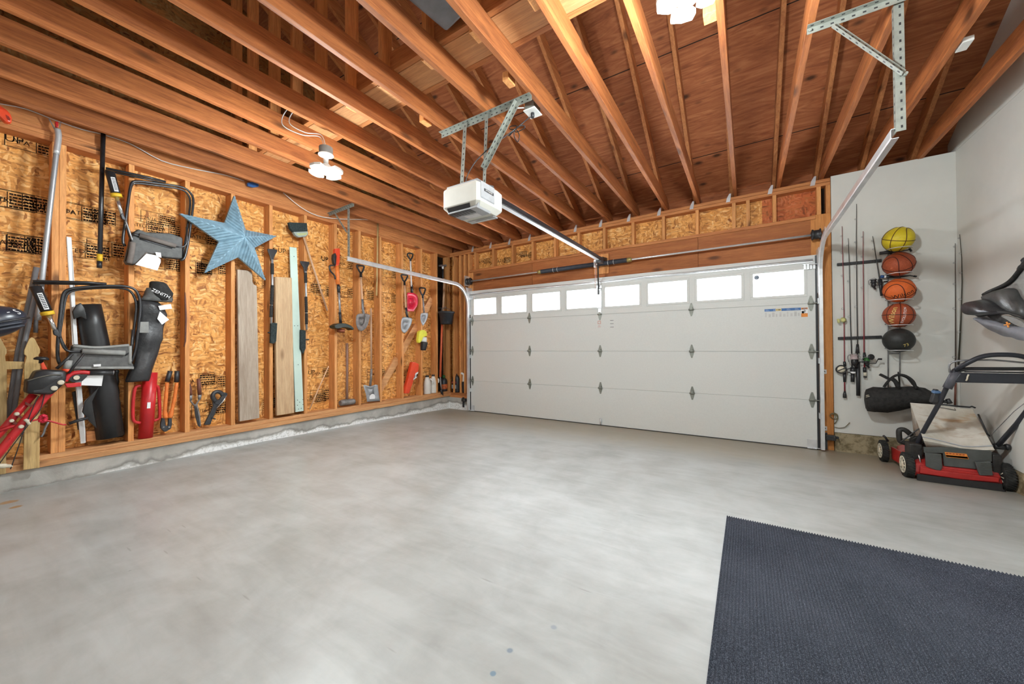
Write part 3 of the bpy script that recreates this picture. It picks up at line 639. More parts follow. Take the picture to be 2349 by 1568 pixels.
xc = (xa + xb) / 2; mb.lathe([(0.005, 0), (0.005, 0.0006)], (xc, YD - 0.001, zt_ - 0.03), (0, -1, 0), 8, 2); mb.bar((xc - 0.014, YD - 0.0015, zt_ - 0.055), (xc + 0.014, YD - 0.0015, zt_ - 0.034), (0, 0.001, 0), (0, 0, 0.007), 2); mb.bar((xc - 0.012, YD - 0.0015, zt_ - 0.034), (xc + 0.008, YD - 0.0015, zt_ - 0.062), (0, 0.001, 0), (0, 0, 0.006), 2)
for q in range(2): mb.box((xa + 0.006, YD - 0.002, zt_ - 0.009 - q * 0.007), (xb - 0.006, YD, zt_ - 0.006 - q * 0.007), 2)
build('warning_label', mb, [M_PAPER, M_LORG, M_INKB], dr)
mb = MB()
for q, wq in enumerate((0.05, 0.05, 0.05)): mb.box((-1.655, YD - 0.001, 1.515 - q * 0.048), (-1.655 + wq, YD, 1.52 - q * 0.048))
build('printed_mark', mb, M_INKB, dr)
mb = MB().box((-1.84, YD - 0.001, 1.47), (-1.79, YD, 1.52))
for q in range(3): mb.box((-1.84 + q * 0.004, YD - 0.001, 1.425 + q * 0.012), (-1.79 - q * 0.006, YD, 1.43 + q * 0.012))
mb.box((-1.828, YD - 0.0014, 1.482), (-1.802, YD, 1.508), 1); build('faded_tag', mb, [plain('faded_red', (0.62, 0.40, 0.35)), M_DOOR], dr)
mb = MB()
for x in ():
    for k in range(7): mb.lathe([(0.006, 0), (0.004, 0.003)], (x, YD, 0.2 + k * 0.26), (0, -1, 0), 8)


# ================================================================ lamps
def ceiling_lamp(c, label, energy, wires=None):
    # c: centre of the LED ring; box above on the joist
    t = thing('ceiling_light', (c[0], c[1], c[2] - 0.03), label, 'lamp', 'LED work lamps under the joists')
    bz = c[2] + 0.125
    build('junction_box', MB().lathe([(0.05, 0.0), (0.052, 0.006), (0.052, 0.058), (0.046, 0.062)], (c[0], c[1], bz), n=20).tube([(c[0] - 0.05, c[1], bz + 0.045), (c[0] - 0.075, c[1], bz + 0.045)], 0.008, 6), M_LGREYF, t)
    build('lamp_holder', MB().lathe([(0.018, -0.075), (0.02, -0.03), (0.024, -0.012), (0.058, -0.008), (0.058, 0.0)], (c[0], c[1], bz), n=24), M_WHITE, t)
    build('lamp_hub', MB().lathe([(0.012, -0.032), (0.045, -0.028), (0.05, 0.0), (0.04, 0.03), (0.02, 0.052)], c, n=24), M_WHITE, t)
    for k in range(4):
        a = math.radians(20 + 90 * k); d = Vector((math.cos(a), math.sin(a), 0)); s = Vector((-d.y, d.x, 0)); C0 = Vector(c)
        p = [C0 + d * 0.045 - s * 0.03, C0 + d * 0.045 + s * 0.03, C0 + d * 0.075 + s * 0.055, C0 + d * 0.125 + s * 0.05, C0 + d * 0.135, C0 + d * 0.125 - s * 0.05, C0 + d * 0.075 - s * 0.055]
        tl = [q + Vector((0, 0, -0.02 - 0.03 * (1 - (q - C0).length / 0.14))) for q in p]
        pa = build('lamp_panel', MB().prism([q + Vector((0, 0, 0.022)) for q in tl], (0, 0, -0.02)), M_WHITE, t, bevel=0.002)
        tl2 = [C0 + (q - C0) * 0.97 for q in tl]
        build('led_diffuser', MB().prism(tl2, (0, 0, -0.006)), M_LED, pa)
    L = bpy.data.lights.new('lamp_light', 'POINT'); L.energy = energy; L.color = (0.89, 0.975, 1.0); L.shadow_soft_size = 0.11
    lo = bpy.data.objects.new('lamp_light', L); COL.objects.link(lo); lo.parent = t; lo.location = (0, 0, -0.06)
    if wires:
        for wv in wires: build('lamp_wire', MB().tube(smooth(wv, 6), 0.0035, 6), M_CABLE, t)
    return t
LA = (-2.91, 1.77, 2.62)
ceiling_lamp(LA, 'glowing LED work lamp hanging by looped white wires above the blue star', LAMP_W,
    [[(-2.895, 1.76, 2.80), (-2.93, 1.74, 2.90), (-3.02, 1.66, 2.91), (-3.10, 1.58, 2.97), (-3.08, 1.60, 3.07), (-2.99, 1.66, 3.12)],
     [(-2.925, 1.765, 2.80), (-2.95, 1.74, 2.89), (-3.05, 1.65, 2.895), (-3.15, 1.55, 2.96), (-3.13, 1.57, 3.08), (-3.03, 1.63, 3.14)]])
ceiling_lamp((-0.215, 1.87, 2.775), 'glowing LED work lamp at the top edge, right of the opener', LAMP_W * 1.3)
ceiling_lamp((0.5, -0.7, 2.75), 'unseen LED fill lamp added behind the camera', LAMP_W * 0.4)  # extra lamp added out of view for soft fill, mostly on the right side

# ================================================================ door hardware
def angle_iron(mb, p, q, side1, side2, wdt=0.03, th=0.003, m=0, holes=True, mh=1, step=0.045):
    # L-section strip with a row of dark slots on both legs
    p, q, s1, s2 = Vector(p), Vector(q), Vector(side1).normalized(), Vector(side2).normalized()
    d = (q - p).normalized(); L = (q - p).length
    mb.bar(p + s1 * wdt / 2, q + s1 * wdt / 2, s1 * wdt, s2 * th, m); mb.bar(p + s2 * wdt / 2, q + s2 * wdt / 2, s2 * wdt, s1 * th, m)
    if holes:
        k = int(L / step)
        for i in range(k):
            c = p + d * (step * (i + 0.5))
            for a, b in ((s1, s2), (s2, s1)):
                mb.bar(c + a * wdt * 0.55 - d * 0.007, c + a * wdt * 0.55 + d * 0.007, a * 0.008, b * (th + 0.0012), mh)
    return mb
def track(name, x, z, yend, sgn, label, hanger):
    t = thing(name, (x, 4.0, 0.0), label, 'track', 'curved steel door tracks')
    prof = []
    path = [V(x, YD - 0.045, 0.02), V(x, YD - 0.045, z - 0.36)]
    for k in range(1, 9):
        a = math.pi / 2 * k / 8; path.append(V(x, YD - 0.045 - 0.36 * (1 - math.cos(a)), z - 0.36 + 0.36 * math.sin(a)))
    path.append(V(x, yend, z + (0.03 if sgn > 0 else 0.02)))
    # C-shaped rail swept along the path
    def sweep(pts):
        rings = []
        for i, p in enumerate(pts):
            dn = (pts[min(i + 1, len(pts) - 1)] - pts[max(i - 1, 0)]).normalized(); nr = Vector((0, -dn.z, dn.y)); sx = Vector((1, 0, 0))
            sec = [(-0.012, -0.028), (0.018, -0.028), (0.022, -0.02), (0.022, 0.02), (0.018, 0.028), (-0.012, 0.028), (-0.012, 0.024), (0.015, 0.024), (0.018, 0.018), (0.018, -0.018), (0.015, -0.024), (-0.012, -0.024)]
            rings.append([p + sx * a * sgn + nr * b for a, b in sec])
        return rings
    build('rail', MB().loft(sweep(path), smooth=False), M_GALV, t)
    hb = MB(); hanger(hb); build('hanger', hb, [M_GALVD, M_BLK], t)
    for zz in (0.35, 0.95, 1.6): build('wall_bracket', MB().box((x + sgn * 0.022, YD - 0.07, zz), (x + sgn * 0.03, YW, zz + 0.06)), M_GALV, t)
    fb = MB().prism([(x + sgn * 0.024, YD - 0.02, 1.72), (x + sgn * 0.024, YW - 0.004, 1.72), (x + sgn * 0.024, YW - 0.004, 2.2), (x + sgn * 0.024, YD - 0.14, 2.2), (x + sgn * 0.024, YD - 0.06, 2.0)], (sgn * 0.003, 0, 0)); build('flag_bracket', fb, M_GALV, t)
    return t
def hangL(mb):
    angle_iron(mb, V(-4.62, 2.85, ZP(-4.6) - 0.004), V(-4.06, 2.83, ZP(-4.1) - 0.004), (0, 0, -1), (0, -1, 0))
    angle_iron(mb, V(-4.235, 2.86, 2.25), V(-4.215, 2.845, 2.90), (1, 0, 0), (0, 1, 0))
    angle_iron(mb, V(-4.24, 2.84, 2.60), V(-4.50, 2.84, 2.90), (1, 0, 0.4), (0, 1, 0), 0.025)
def hangR(mb):
    angle_iron(mb, V(0.31, 2.715, ZP(0.31) - 0.004), V(1.12, 2.735, ZP(1.1) - 0.004), (0, 0, -1), (0, -1, 0), 0.034)
    angle_iron(mb, V(0.685, 2.765, 2.29), V(0.68, 2.75, 2.965), (1, 0, 0), (0, 1, 0), 0.036)
    angle_iron(mb, V(0.70, 2.74, 2.57), V(0.42, 2.72, 2.94), (0.6, 0, 0.7), (0, -1, 0), 0.028)
    mb.lathe([(0.008, 0), (0.008, 0.02)], (0.715, 2.745, 2.57), (0, -1, 0), 8)
    for x in (0.325, 0.70): mb.lathe([(0.009, 0), (0.007, 0.008)], (x, 2.712, ZP(x) - 0.02), (0, -1, 0), 8)
track('door_track', -4.215, 2.235, 2.83, 1, 'steel door track curving up at the left side of the garage door', hangL)
track('door_track', 0.685, 2.27, 2.78, -1, 'steel door track curving up at the right side of the garage door', hangR)

ts = thing('torsion_spring_shaft', (-1.75, 5.22, 2.34), 'steel torsion shaft with black springs and end drums above the garage door', 'spring')
S0, S1 = V(-4.215, 5.22, 2.317), V(0.70, 5.22, 2.358)
def on(x): return lerp(S0, S1, (x - S0.x) / (S1.x - S0.x))
build('shaft', MB().tube([S0, S1], 0.0125, 10), M_GALV, ts)
for a, b in ((-2.74, -1.86), (-1.80, -1.39)):
    p, q = on(a), on(b); k = int((b - a) / 0.0085); pr = []
    for i in range(k):
        h = i * 0.0085; pr += [(0.029, h), (0.0335, h + 0.0028), (0.0335, h + 0.0057)]
    build('spring', MB().lathe(pr, p, q - p, 12), M_SLATE, ts)
for a in (-2.76, -1.37): build('winding_cone', MB().lathe([(0.03, -0.035), (0.034, -0.01), (0.03, 0.03), (0.02, 0.04)], on(a), (1, 0, 0), 14), plain('brass_cone', (0.42, 0.33, 0.12), 0.4, 0.5), ts)
for a in (-2.52, -2.45, -1.66, -1.58): build('spring_clip', MB().tube([on(a) + V(0, 0.036 * math.cos(t * 0.628), 0.036 * math.sin(t * 0.628)) for t in range(10)], 0.004, 5, closed=True), M_GALV, ts)
for a, sg in ((-4.185, 1), (0.655, -1)):
    build('cable_drum', MB().lathe([(0.03, -0.05), (0.058, -0.042), (0.058, -0.03), (0.05, -0.026), (0.05, 0.02), (0.062, 0.026), (0.062, 0.034), (0.025, 0.04)], on(a), (1, 0, 0), 20), M_IRON, ts)
    build('bearing_plate', MB().box((a - sg * 0.065 - 0.002, 5.17, 2.24), (a - sg * 0.065 + 0.002, YW, 2.42)), M_GALV, ts)
mb = MB().box((-1.868, 5.20, 2.29), (-1.835, YW - 0.02, 2.40)).tube([on(-1.85) + V(0, 0.04 * math.cos(t * 0.628), 0.045 * math.sin(t * 0.628)) for t in range(10)], 0.006, 5, closed=True); build('centre_bracket', mb, M_GALV, ts)
build('mounting_block', MB().box((-1.90, YW - 0.025, 2.20), (-1.68, YW, 2.49)), W_Z, ts, bevel=0.002)

# ---- opener
op = thing('garage_door_opener', (-1.76, 2.27, 2.165), 'white and grey garage door opener hung from the joists on slotted steel straps', 'opener')
ox0, ox1, oy0, oy1, oz0, oz1 = -1.945, -1.595, 2.10, 2.42, 2.162, 2.365
def rbox(mb, x0, x1, y0, y1, z0, z1, c, cz, m=0):
    # chamfered housing
    def ring(x0, x1, y0, y1, z, c): return [V(x0 + c, y0, z), V(x1 - c, y0, z), V(x1, y0 + c, z), V(x1, y1 - c, z), V(x1 - c, y1, z), V(x0 + c, y1, z), V(x0, y1 - c, z), V(x0, y0 + c, z)]
    e = cz
    mb.loft([ring(x0 + e, x1 - e, y0 + e, y1 - e, z0, c), ring(x0, x1, y0, y1, z0 + e * 1.1, c), ring(x0, x1, y0, y1, z1 - e * 0.9, c), ring(x0 + e * 0.8, x1 - e * 0.8, y0 + e * 0.8, y1 - e * 0.8, z1, c)], m, False)
    return mb
build('housing', rbox(MB(), ox0, ox1, oy0, oy1, oz0 + 0.006, oz1, 0.022, 0.035), M_OPEN, op, bevel=0.004)
gm = plain('opener_grey', (0.36, 0.365, 0.375), 0.45)
gb = MB(); yy0, yy1 = 2.124, 2.292
gb.prism([(ox1 - 0.035, yy0, oz0), (ox1 - 0.002, yy0, oz0 + 0.06), (ox1 + 0.006, yy0, oz0 + 0.07), (ox1 + 0.006, yy0, oz1 - 0.02), (ox1 - 0.03, yy0, oz1 + 0.006), (ox0 + 0.03, yy0, oz1 + 0.004), (ox0 + 0.04, yy0, oz0)], (0, yy1 - yy0, 0))
build('centre_cover', gb, gm, op, bevel=0.003)
nb = MB().box((ox1 + 0.006, 2.160, 2.283), (ox1 + 0.0075, 2.275, 2.302), 0); nb.text('LIFTMASTER', 0.0165, TM((ox1 + 0.008, 2.2175, 2.292), (0, 1, 0), (0, 0, 1)), m=1); build('name_plate', nb, [M_BLK, M_WHITE], op)
lens = plain('lens_clear', (0.5, 0.51, 0.52), 0.15, 0.4)
build('light_lens', MB().box((ox0 + 0.05, 2.345, oz0 - 0.001), (ox1 - 0.045, 2.405, oz0 + 0.008)).prism([(ox0 + 0.12, 2.36, oz0 - 0.006), (ox1 - 0.06, 2.36, oz0 - 0.006), (ox1 - 0.06, 2.39, oz0 - 0.006), (ox0 + 0.12, 2.39, oz0 - 0.006)], (0, 0, 0.006)), lens, op, bevel=0.003)
gr = MB().box((ox0 + 0.045, oy0 + 0.03, oz0 - 0.003), (ox1 - 0.10, oy0 + 0.10, oz0 + 0.02)).prism([(ox0 + 0.05, oy0 + 0.004, oz0 + 0.036), (ox1 - 0.085, oy0 + 0.004, oz0 + 0.036), (ox1 - 0.10, oy0 + 0.034, oz0 - 0.002), (ox0 + 0.045, oy0 + 0.034, oz0 - 0.002)], (0, 0.01, 0.008))
for k in range(6): gr.box((ox0 + 0.07 + k * 0.028, oy0 + 0.045, oz0 - 0.005), (ox0 + 0.076 + k * 0.028, oy0 + 0.09, oz0 - 0.002), 1)
build('control_panel', gr, [M_BLK, M_STEEL], op)
build('data_label', MB().box((-1.83, 2.225, oz0 - 0.0012), (-1.70, 2.285, oz0 + 0.001)), plain('pale_label', (0.62, 0.6, 0.6)), op)
rl = MB().box((-1.762, 2.40, 2.345), (-1.715, 5.15, 2.375), 0).box((-1.775, 2.40, 2.375), (-1.70, 5.165, 2.388), 1).box((-1.708, 2.4, 2.345), (-1.702, 5.15, 2.38), 1); build('rail', rl, [M_GALV, M_BLK], op)
hb = MB().prism([(-1.775, 5.10, 2.388), (-1.775, 5.10, 2.405), (-1.775, 5.29, 2.425), (-1.775, 5.29, 2.385), (-1.775, 5.17, 2.38)], (0.075, 0, 0)); build('header_bracket', hb, M_BLK, op)
build('trolley', MB().box((-1.775, 5.02, 2.315), (-1.70, 5.14, 2.36)), M_BLK, op, bevel=0.004)
build('door_arm', MB().bar((-1.765, 5.08, 2.32), (-1.812, YD - 0.03, 1.98), (0.018, 0, 0), (0, 0.012, 0)).bar((-1.812, YD - 0.03, 2.0), (-1.815, YD - 0.03, 1.90), (0.02, 0, 0), (0, 0.008, 0)), M_BLK, op)
build('release_cord', MB().tube([(-1.80, 5.06, 2.32), (-1.80, 5.06, 1.9)], 0.003, 5).tube([(-1.79, 5.07, 2.32), (-1.79, 5.07, 2.1)], 0.003, 5), plain('red_white_cord', (0.6, 0.35, 0.3)), op)
hm = MB()
angle_iron(hm, V(-2.15, 2.325, ZP(-2.15) - 0.002), V(-1.285, 2.325, ZP(-1.285) - 0.002), (0, 0, -1), (0, -1, 0), 0.036)
angle_iron(hm, V(-1.93, 2.29, 2.36), V(-1.905, 2.315, 2.945), (1, 0, 0), (0, 1, 0), 0.034)
angle_iron(hm, V(-1.715, 2.31, 2.37), V(-1.69, 2.315, 2.945), (1, 0, 0), (0, 1, 0), 0.028)
angle_iron(hm, V(-1.70, 2.30, 2.53), V(-1.40, 2.31, 2.945), (0.7, 0, -0.6), (0, -1, 0), 0.034)
build('hanging_strap', hm, [M_GALVD, M_BLK], op)
build('strap_foot', MB().box((-1.96, 2.26, 2.35), (-1.88, 2.34, 2.39)), M_GALVD, op)
sb = MB().bar((-1.70, 2.16, 2.378), (-1.62, 2.32, 2.37), (0.006, 0, 0), (0, 0, 0.022), 0); build('slotted_foot', sb, [M_BLK, M_CHROME], op)
oz = ZP(-1.37)
build('power_cord', MB().tube(smooth([(-1.80, 2.22, 2.37), (-1.80, 2.22, 2.45), (-1.75, 2.26, 2.57), (-1.66, 2.31, 2.67), (-1.55, 2.36, 2.75), (-1.46, 2.42, 2.83), (-1.40, 2.47, 2.90), (-1.375, 2.50, oz - 0.03)], 4), 0.004, 6), M_BLK, op)
kb = MB()
for (dx, dz) in ((0.035, -0.06), (0.06, 0.01), (-0.05, 0.015), (-0.045, -0.03)):
    c = V(-1.475, 2.41, 2.815); kb.tube(smooth([c, c + V(dx, 0, dz), c + V(dx * 1.2 + dz * 0.5, 0.01, dz * 1.4 - dx * 0.4), c + V(dz * 0.3, 0.01, dz * 0.5 - dx * 0.4)], 4, True), 0.0035, 5, closed=True)
build('cord_bow', kb, M_BLK, op)
build('plug', MB().lathe([(0.012, 0), (0.015, 0.02), (0.014, 0.045)], (-1.375, 2.50, oz - 0.045), (0, 0, 1), 10), M_BLK, op)

ot = thing('electrical_outlet', (-1.36, 2.50, oz), 'white square outlet plate under a joist with a black plug in it', 'outlet')
build('cover_plate', MB().box((-1.425, 2.44, oz - 0.008), (-1.325, 2.565, oz + 0.0)), M_WHITE, ot, bevel=0.003)
build('outlet_box', MB().box((-1.415, 2.45, oz), (-1.337, 2.555, oz + 0.06)), M_GALVD, ot)
build('supply_cable', MB().tube(smooth([(-1.41, 2.47, oz + 0.03), (-1.50, 2.42, oz + 0.03), (-1.60, 2.40, oz + 0.05), (-1.68, 2.42, oz + 0.1)], 4), 0.005, 6), M_CABLE, ot)

# ---- things overhead
gt = MB(); q = [V(-1.64, 1.02, 3.10), V(-1.40, 1.02, 3.10), V(-1.385, 1.70, 3.11), V(-1.56, 1.735, 3.11)]
gt.loft([[p + V(0, 0, dz) for p in q] for dz in (0.0, 0.05, 0.12)], 0, False); g0 = build('folded_tarp', gt, M_BARGREY, None, 'grey folded tarp resting across the joists at the top edge', 'tarp', bevel=0.02)
g0.data.update()
jb = [(1.152,3.422,3.000),(1.161,3.397,3.000)]
build('junction_box', MB().box((jb[0][0] - 0.025, jb[0][1] - 0.05, 2.99), (jb[0][0] + 0.025, jb[0][1] + 0.05, 3.02)), M_WHITE, None, 'small white electrical box fixed under the joist nearest the right wall but one', 'box', bevel=0.003)
yc = XL - 0.012
cab = [(-4.708,0.310,3.001),(-4.708,0.430,3.026),(-4.708,0.570,3.012),(-4.708,0.721,3.008),(-4.708,0.834,3.022),(-4.708,1.010,3.018),(-4.708,1.218,2.954),(-4.708,1.415,2.966),(-4.708,1.593,2.992),(-4.708,1.747,3.015),(-4.708,1.911,3.015)]
build('cable', MB().tube(smooth(cab, 3), 0.0045, 6), M_CABLE, None, 'white cable stapled along the top of the left wall', 'cable')
cab2 = [(-4.660,2.302,3.007),(-4.660,2.507,2.899),(-4.660,2.729,2.855),(-4.660,3.033,2.902),(-4.660,3.595,3.042),(-4.660,3.917,3.030),(-4.660,4.464,3.029),(-4.660,4.880,3.061)]
build('cable', MB().tube(smooth(cab2, 3), 0.0045, 6), M_CABLE, None, 'white cable sagging behind the left door track hanger', 'cable')
bt = [(-4.690,1.925,2.991),(-4.690,1.981,3.022),(-4.690,2.034,3.026),(-4.690,2.038,2.988),(-4.690,1.981,2.958),(-4.690,1.929,2.959)]
build('tape_wad', MB().prism(bt, (0.03, 0, 0)), M_BLUE, None, 'blue tape wad stuck under the first joist above the star', 'tape', bevel=0.004)
for px, lab, dy in (((*[(0.736,5.300,0.148)][0],), 'black safety sensor low on the right door jamb', 0), ((*[(-4.336,5.260,0.188)][0],), 'black safety sensor low beside the left end of the garage door', 0)):
    x, _, z = px
    s = thing('safety_sensor', (x, 5.24, z), lab, 'sensor', 'door safety sensors')
    build('sensor_body', MB().box((x - 0.03, 5.20, z - 0.02), (x + 0.055, 5.25, z + 0.035)).box((x + 0.02, 5.215, z + 0.0), (x + 0.08, 5.245, z + 0.025)), M_BLK, s, bevel=0.005)
    build('sensor_bracket', MB().box((x - 0.045, 5.25, z - 0.13), (x - 0.01, 5.262, z + 0.05)).box((x - 0.03, 5.25, z - 0.006), (x + 0.06, YW, z + 0.0)), M_IRON, s)
for (px, lab) in (([(0.711,5.305,0.857)][0], 'small white wire clip on the right jamb, upper of the two'), ([(0.708,5.305,0.235)][0], 'small white wire clip on the right jamb, lower of the two')):
    x, y, z = px; s = thing('wire_clip', (x, 5.308, z - 0.02), lab, 'clip', 'wire clips on the jamb')
    build('plate', MB().box((x - 0.024, 5.304, z - 0.024), (x + 0.024, 5.312, z + 0.024)), M_WHITE, s, bevel=0.003)
    build('clip', MB().tube([(x - 0.008, 5.300, z), (x + 0.004, 5.298, z + 0.006), (x + 0.01, 5.300, z - 0.002)], 0.004, 5), M_BLK, s)
cw = [(0.785,5.285,0.417),(0.813,5.285,0.402),(0.819,5.285,0.373),(0.798,5.285,0.346),(0.766,5.285,0.367),(0.757,5.285,0.391),(0.780,5.285,0.411),(0.812,5.285,0.384),(0.812,5.285,0.336),(0.788,5.285,0.297)]
mb = MB().tube(smooth(cw, 4), 0.0035, 5).tube(smooth([(0.780,5.280,0.409),(0.798,5.280,0.383),(0.793,5.280,0.353),(0.770,5.280,0.363),(0.752,5.280,0.385),(0.775,5.280,0.402),(0.802,5.280,0.396),(0.820,5.280,0.367),(0.806,5.280,0.324),(0.792,5.280,0.299)], 4), 0.003, 5)
mb.tube(smooth([(0.793,5.285,0.262),(0.825,5.285,0.256),(0.870,5.285,0.267),(0.893,5.285,0.291),(0.916,5.285,0.324)], 4), 0.0035, 5)
build('wire_coil', mb, plain('olive_wire', (0.16, 0.14, 0.07)), None, 'thin coiled wire hanging low between the right jamb and the drywall', 'wire')

# ================================================================ left wall: things hung and stood in the stud bays
def plank(name, pts, th, m, label, cat, group=None, bevel=0.004):
    return build(name, MB().prism(pts, (-th, 0, 0)), m, None, label, cat, group, bevel=bevel)
# star: five pressed arms with ribs
tips = [(-4.595,1.775,2.781),(-4.595,2.192,2.451),(-4.595,2.076,1.925),(-4.595,1.519,1.918),(-4.595,1.324,2.456)]
inn = [(-4.595,1.880,2.443),(-4.595,1.966,2.266),(-4.595,1.812,2.133),(-4.595,1.636,2.259),(-4.595,1.686,2.466)]
ctr = [(-4.440,1.808,2.324)][0]
st = thing('barn_star', (-4.69, tips[0][1], tips[3][2]), 'blue-grey ribbed metal barn star hanging across the studs', 'star')
for k in range(5):
    tip, a, b = Vector(tips[k]), Vector(inn[k]), Vector(inn[k - 1]); C0 = Vector(ctr)
    mb = MB(); n = 22
    for e in (a, b):
        nr = (e - C0).cross(tip - C0).normalized()
        if nr.x < 0: nr = -nr
        g = []
        for i in range(n + 1):
            t = i / n; p = C0.lerp(tip, t); q = e.lerp(tip, t); o_ = nr * (0.006 if i % 2 else -0.003) * (0 if i in (0, n) else 1)
            g.append([p, p.lerp(q, 0.06) + o_, p.lerp(q, 0.94) + o_, q])
        base = len(mb.v); vs = [x for r in g for x in r]
        mb.add(vs, [(i * 4 + j, (i + 1) * 4 + j, (i + 1) * 4 + j + 1, i * 4 + j + 1) for i in range(n) for j in range(3)])
        # folded rim back to the wall
        bk = V(-0.03, 0, 0); mb.add([e, tip, tip + bk, e + bk], [(0, 1, 2, 3)])
    build('star_arm', mb, M_STARM, st)

# boards leaning in the bays
plank('weathered_board', [(-4.685,1.838,2.017),(-4.685,1.935,2.021),(-4.685,1.981,2.008),(-4.685,1.986,1.899),(-4.685,2.000,1.874),(-4.685,2.028,1.864),(-4.685,2.036,1.438),(-4.685,2.055,0.365),(-4.685,1.860,0.361),(-4.685,1.848,1.259)], 0.042, W_GREY, 'wide weathered grey plank standing below the star', 'board')
plank('tan_board', [(-4.690,2.225,1.997),(-4.690,2.415,2.013),(-4.690,2.427,1.266),(-4.690,2.442,0.364),(-4.690,2.244,0.362),(-4.690,2.231,1.264)], 0.042, W_TAN, 'wide tan plank standing beside the mint-green board', 'board')
mint = plank('painted_board', [(-4.720,2.407,2.394),(-4.720,2.489,2.401),(-4.720,2.537,1.268),(-4.720,2.572,0.365),(-4.720,2.473,0.364),(-4.720,2.442,1.267)], 0.022, M_MINT, 'tall narrow mint-green painted board leaning between two planks', 'board')
for p in [(-4.720,2.455,2.285),(-4.720,2.499,1.432),(-4.720,2.461,1.430),(-4.720,2.504,0.948),(-4.720,2.495,0.511),(-4.720,2.562,0.510),(-4.720,2.495,0.447),(-4.720,2.562,0.448),(-4.720,2.507,0.398),(-4.720,2.541,0.402),(-4.720,2.522,0.482)]: build('nail_hole', MB().lathe([(0.005, 0), (0.005, 0.002)], p, (1, 0, 0), 8), M_IRON, mint)
wt = plank('trim_strip', [*[(-4.715,0.635,2.088),(-4.715,0.663,2.087),(-4.715,0.682,1.689)], *[(-4.735,0.689,1.530),(-4.735,0.704,1.206)], *[(-4.750,0.750,0.467),(-4.750,0.752,0.368),(-4.750,0.723,0.367),(-4.750,0.716,0.470)], *[(-4.735,0.672,1.206),(-4.735,0.660,1.527)], *[(-4.715,0.653,1.685)]], 0.02, M_PAPER, 'long white trim strip leaning behind the lower folding frame', 'trim strip')
# conduits and poles at the far left
def pole(name, pts, r, m, label, cat, group=None): return build(name, MB().tube(pts, r, 10), m, None, label, cat, group)
pole('conduit', [(-4.765,0.490,1.814),(-4.765,0.440,1.423),(-4.765,0.404,1.151),(-4.765,0.354,0.588)], 0.017, M_PIPE, 'longer grey conduit leaning behind the picket panel, nearer the left edge', 'pipe', 'grey conduits leaning at the left')
pole('conduit', [(-4.722,0.501,1.717),(-4.722,0.457,1.422),(-4.722,0.421,1.151),(-4.722,0.373,0.590)], 0.015, M_PIPE, 'grey conduit leaning just right of the longer one behind the pickets', 'pipe', 'grey conduits leaning at the left')
pole('conduit', [(-4.800,0.495,1.563),(-4.800,0.490,1.296)], 0.013, M_PIPE, 'short dark pipe hanging behind the black shock tube of the lower frame', 'pipe', 'grey conduits leaning at the left')
pp = thing('pole_pruner', (-4.66, 0.5, 1.2), 'long silver pole with a red pruner head reaching up to the joists', 'pruner')
build('pole', MB().tube(smooth([*[(-4.660,0.580,2.925),(-4.660,0.584,2.863),(-4.660,0.574,2.727),(-4.660,0.544,2.296),(-4.660,0.506,1.715)], *[(-4.680,0.506,1.680),(-4.680,0.498,1.542),(-4.680,0.489,1.391)]], 3), 0.0165, 10), M_ALU, pp)
build('pole_sleeve', MB().tube(smooth([(-4.660,0.579,2.929),(-4.660,0.584,2.863),(-4.660,0.573,2.725)], 4), 0.019, 10), M_GALV, pp)
build('pruner_head', MB().prism([(-4.650,0.565,2.977),(-4.650,0.583,2.989),(-4.650,0.583,2.944),(-4.650,0.577,2.938),(-4.650,0.570,2.938)], (-0.03, 0, 0)), M_RED, pp, bevel=0.004)
build('pruner_blade', MB().prism([(-4.660,0.533,2.988),(-4.660,0.539,2.991),(-4.660,0.571,2.921),(-4.660,0.566,2.911)], (-0.004, 0, 0)).prism([(-4.660,0.587,2.945),(-4.660,0.597,3.000),(-4.660,0.600,3.000),(-4.660,0.592,2.943)], (-0.004, 0, 0)), M_STEEL, pp)
bp_ = thing('extension_pole', (-4.69, 0.8, 1.9), 'black extension pole with yellow collar hanging left of the upper folding frame', 'pole')
pts = [(-4.690,0.836,3.027),(-4.690,0.826,2.471),(-4.690,0.817,1.860)]
build('tube', MB().tube(pts[:3], 0.0155, 10), M_BLKM, bp_)
cc = [(-4.690,0.818,1.975),(-4.690,0.817,1.915),(-4.690,0.816,1.913),(-4.690,0.816,1.857)]
build('collar', MB().tube(cc[:2], 0.0185, 12), M_YEL, bp_); build('end_cap', MB().tube(cc[2:], 0.0165, 12), M_BLK, bp_)
oc = [(-4.620,0.275,2.914),(-4.620,0.274,2.973),(-4.620,0.304,2.960),(-4.620,0.335,2.942),(-4.620,0.352,2.920),(-4.620,0.359,2.893),(-4.620,0.356,2.861),(-4.620,0.343,2.844),(-4.620,0.325,2.850),(-4.620,0.305,2.874)]
og = build('tool_guard', MB().prism(oc, (-0.06, 0, 0)), M_ORED, None, 'orange-red plastic tool end poking in at the upper left edge', 'tool', bevel=0.014)
build('slot', MB().prism([(-4.619,0.330,2.900),(-4.619,0.343,2.893),(-4.619,0.351,2.876),(-4.619,0.346,2.862),(-4.619,0.336,2.872)], (0.002, 0, 0)), plain('dark_red', (0.25, 0.02, 0.01)), og)

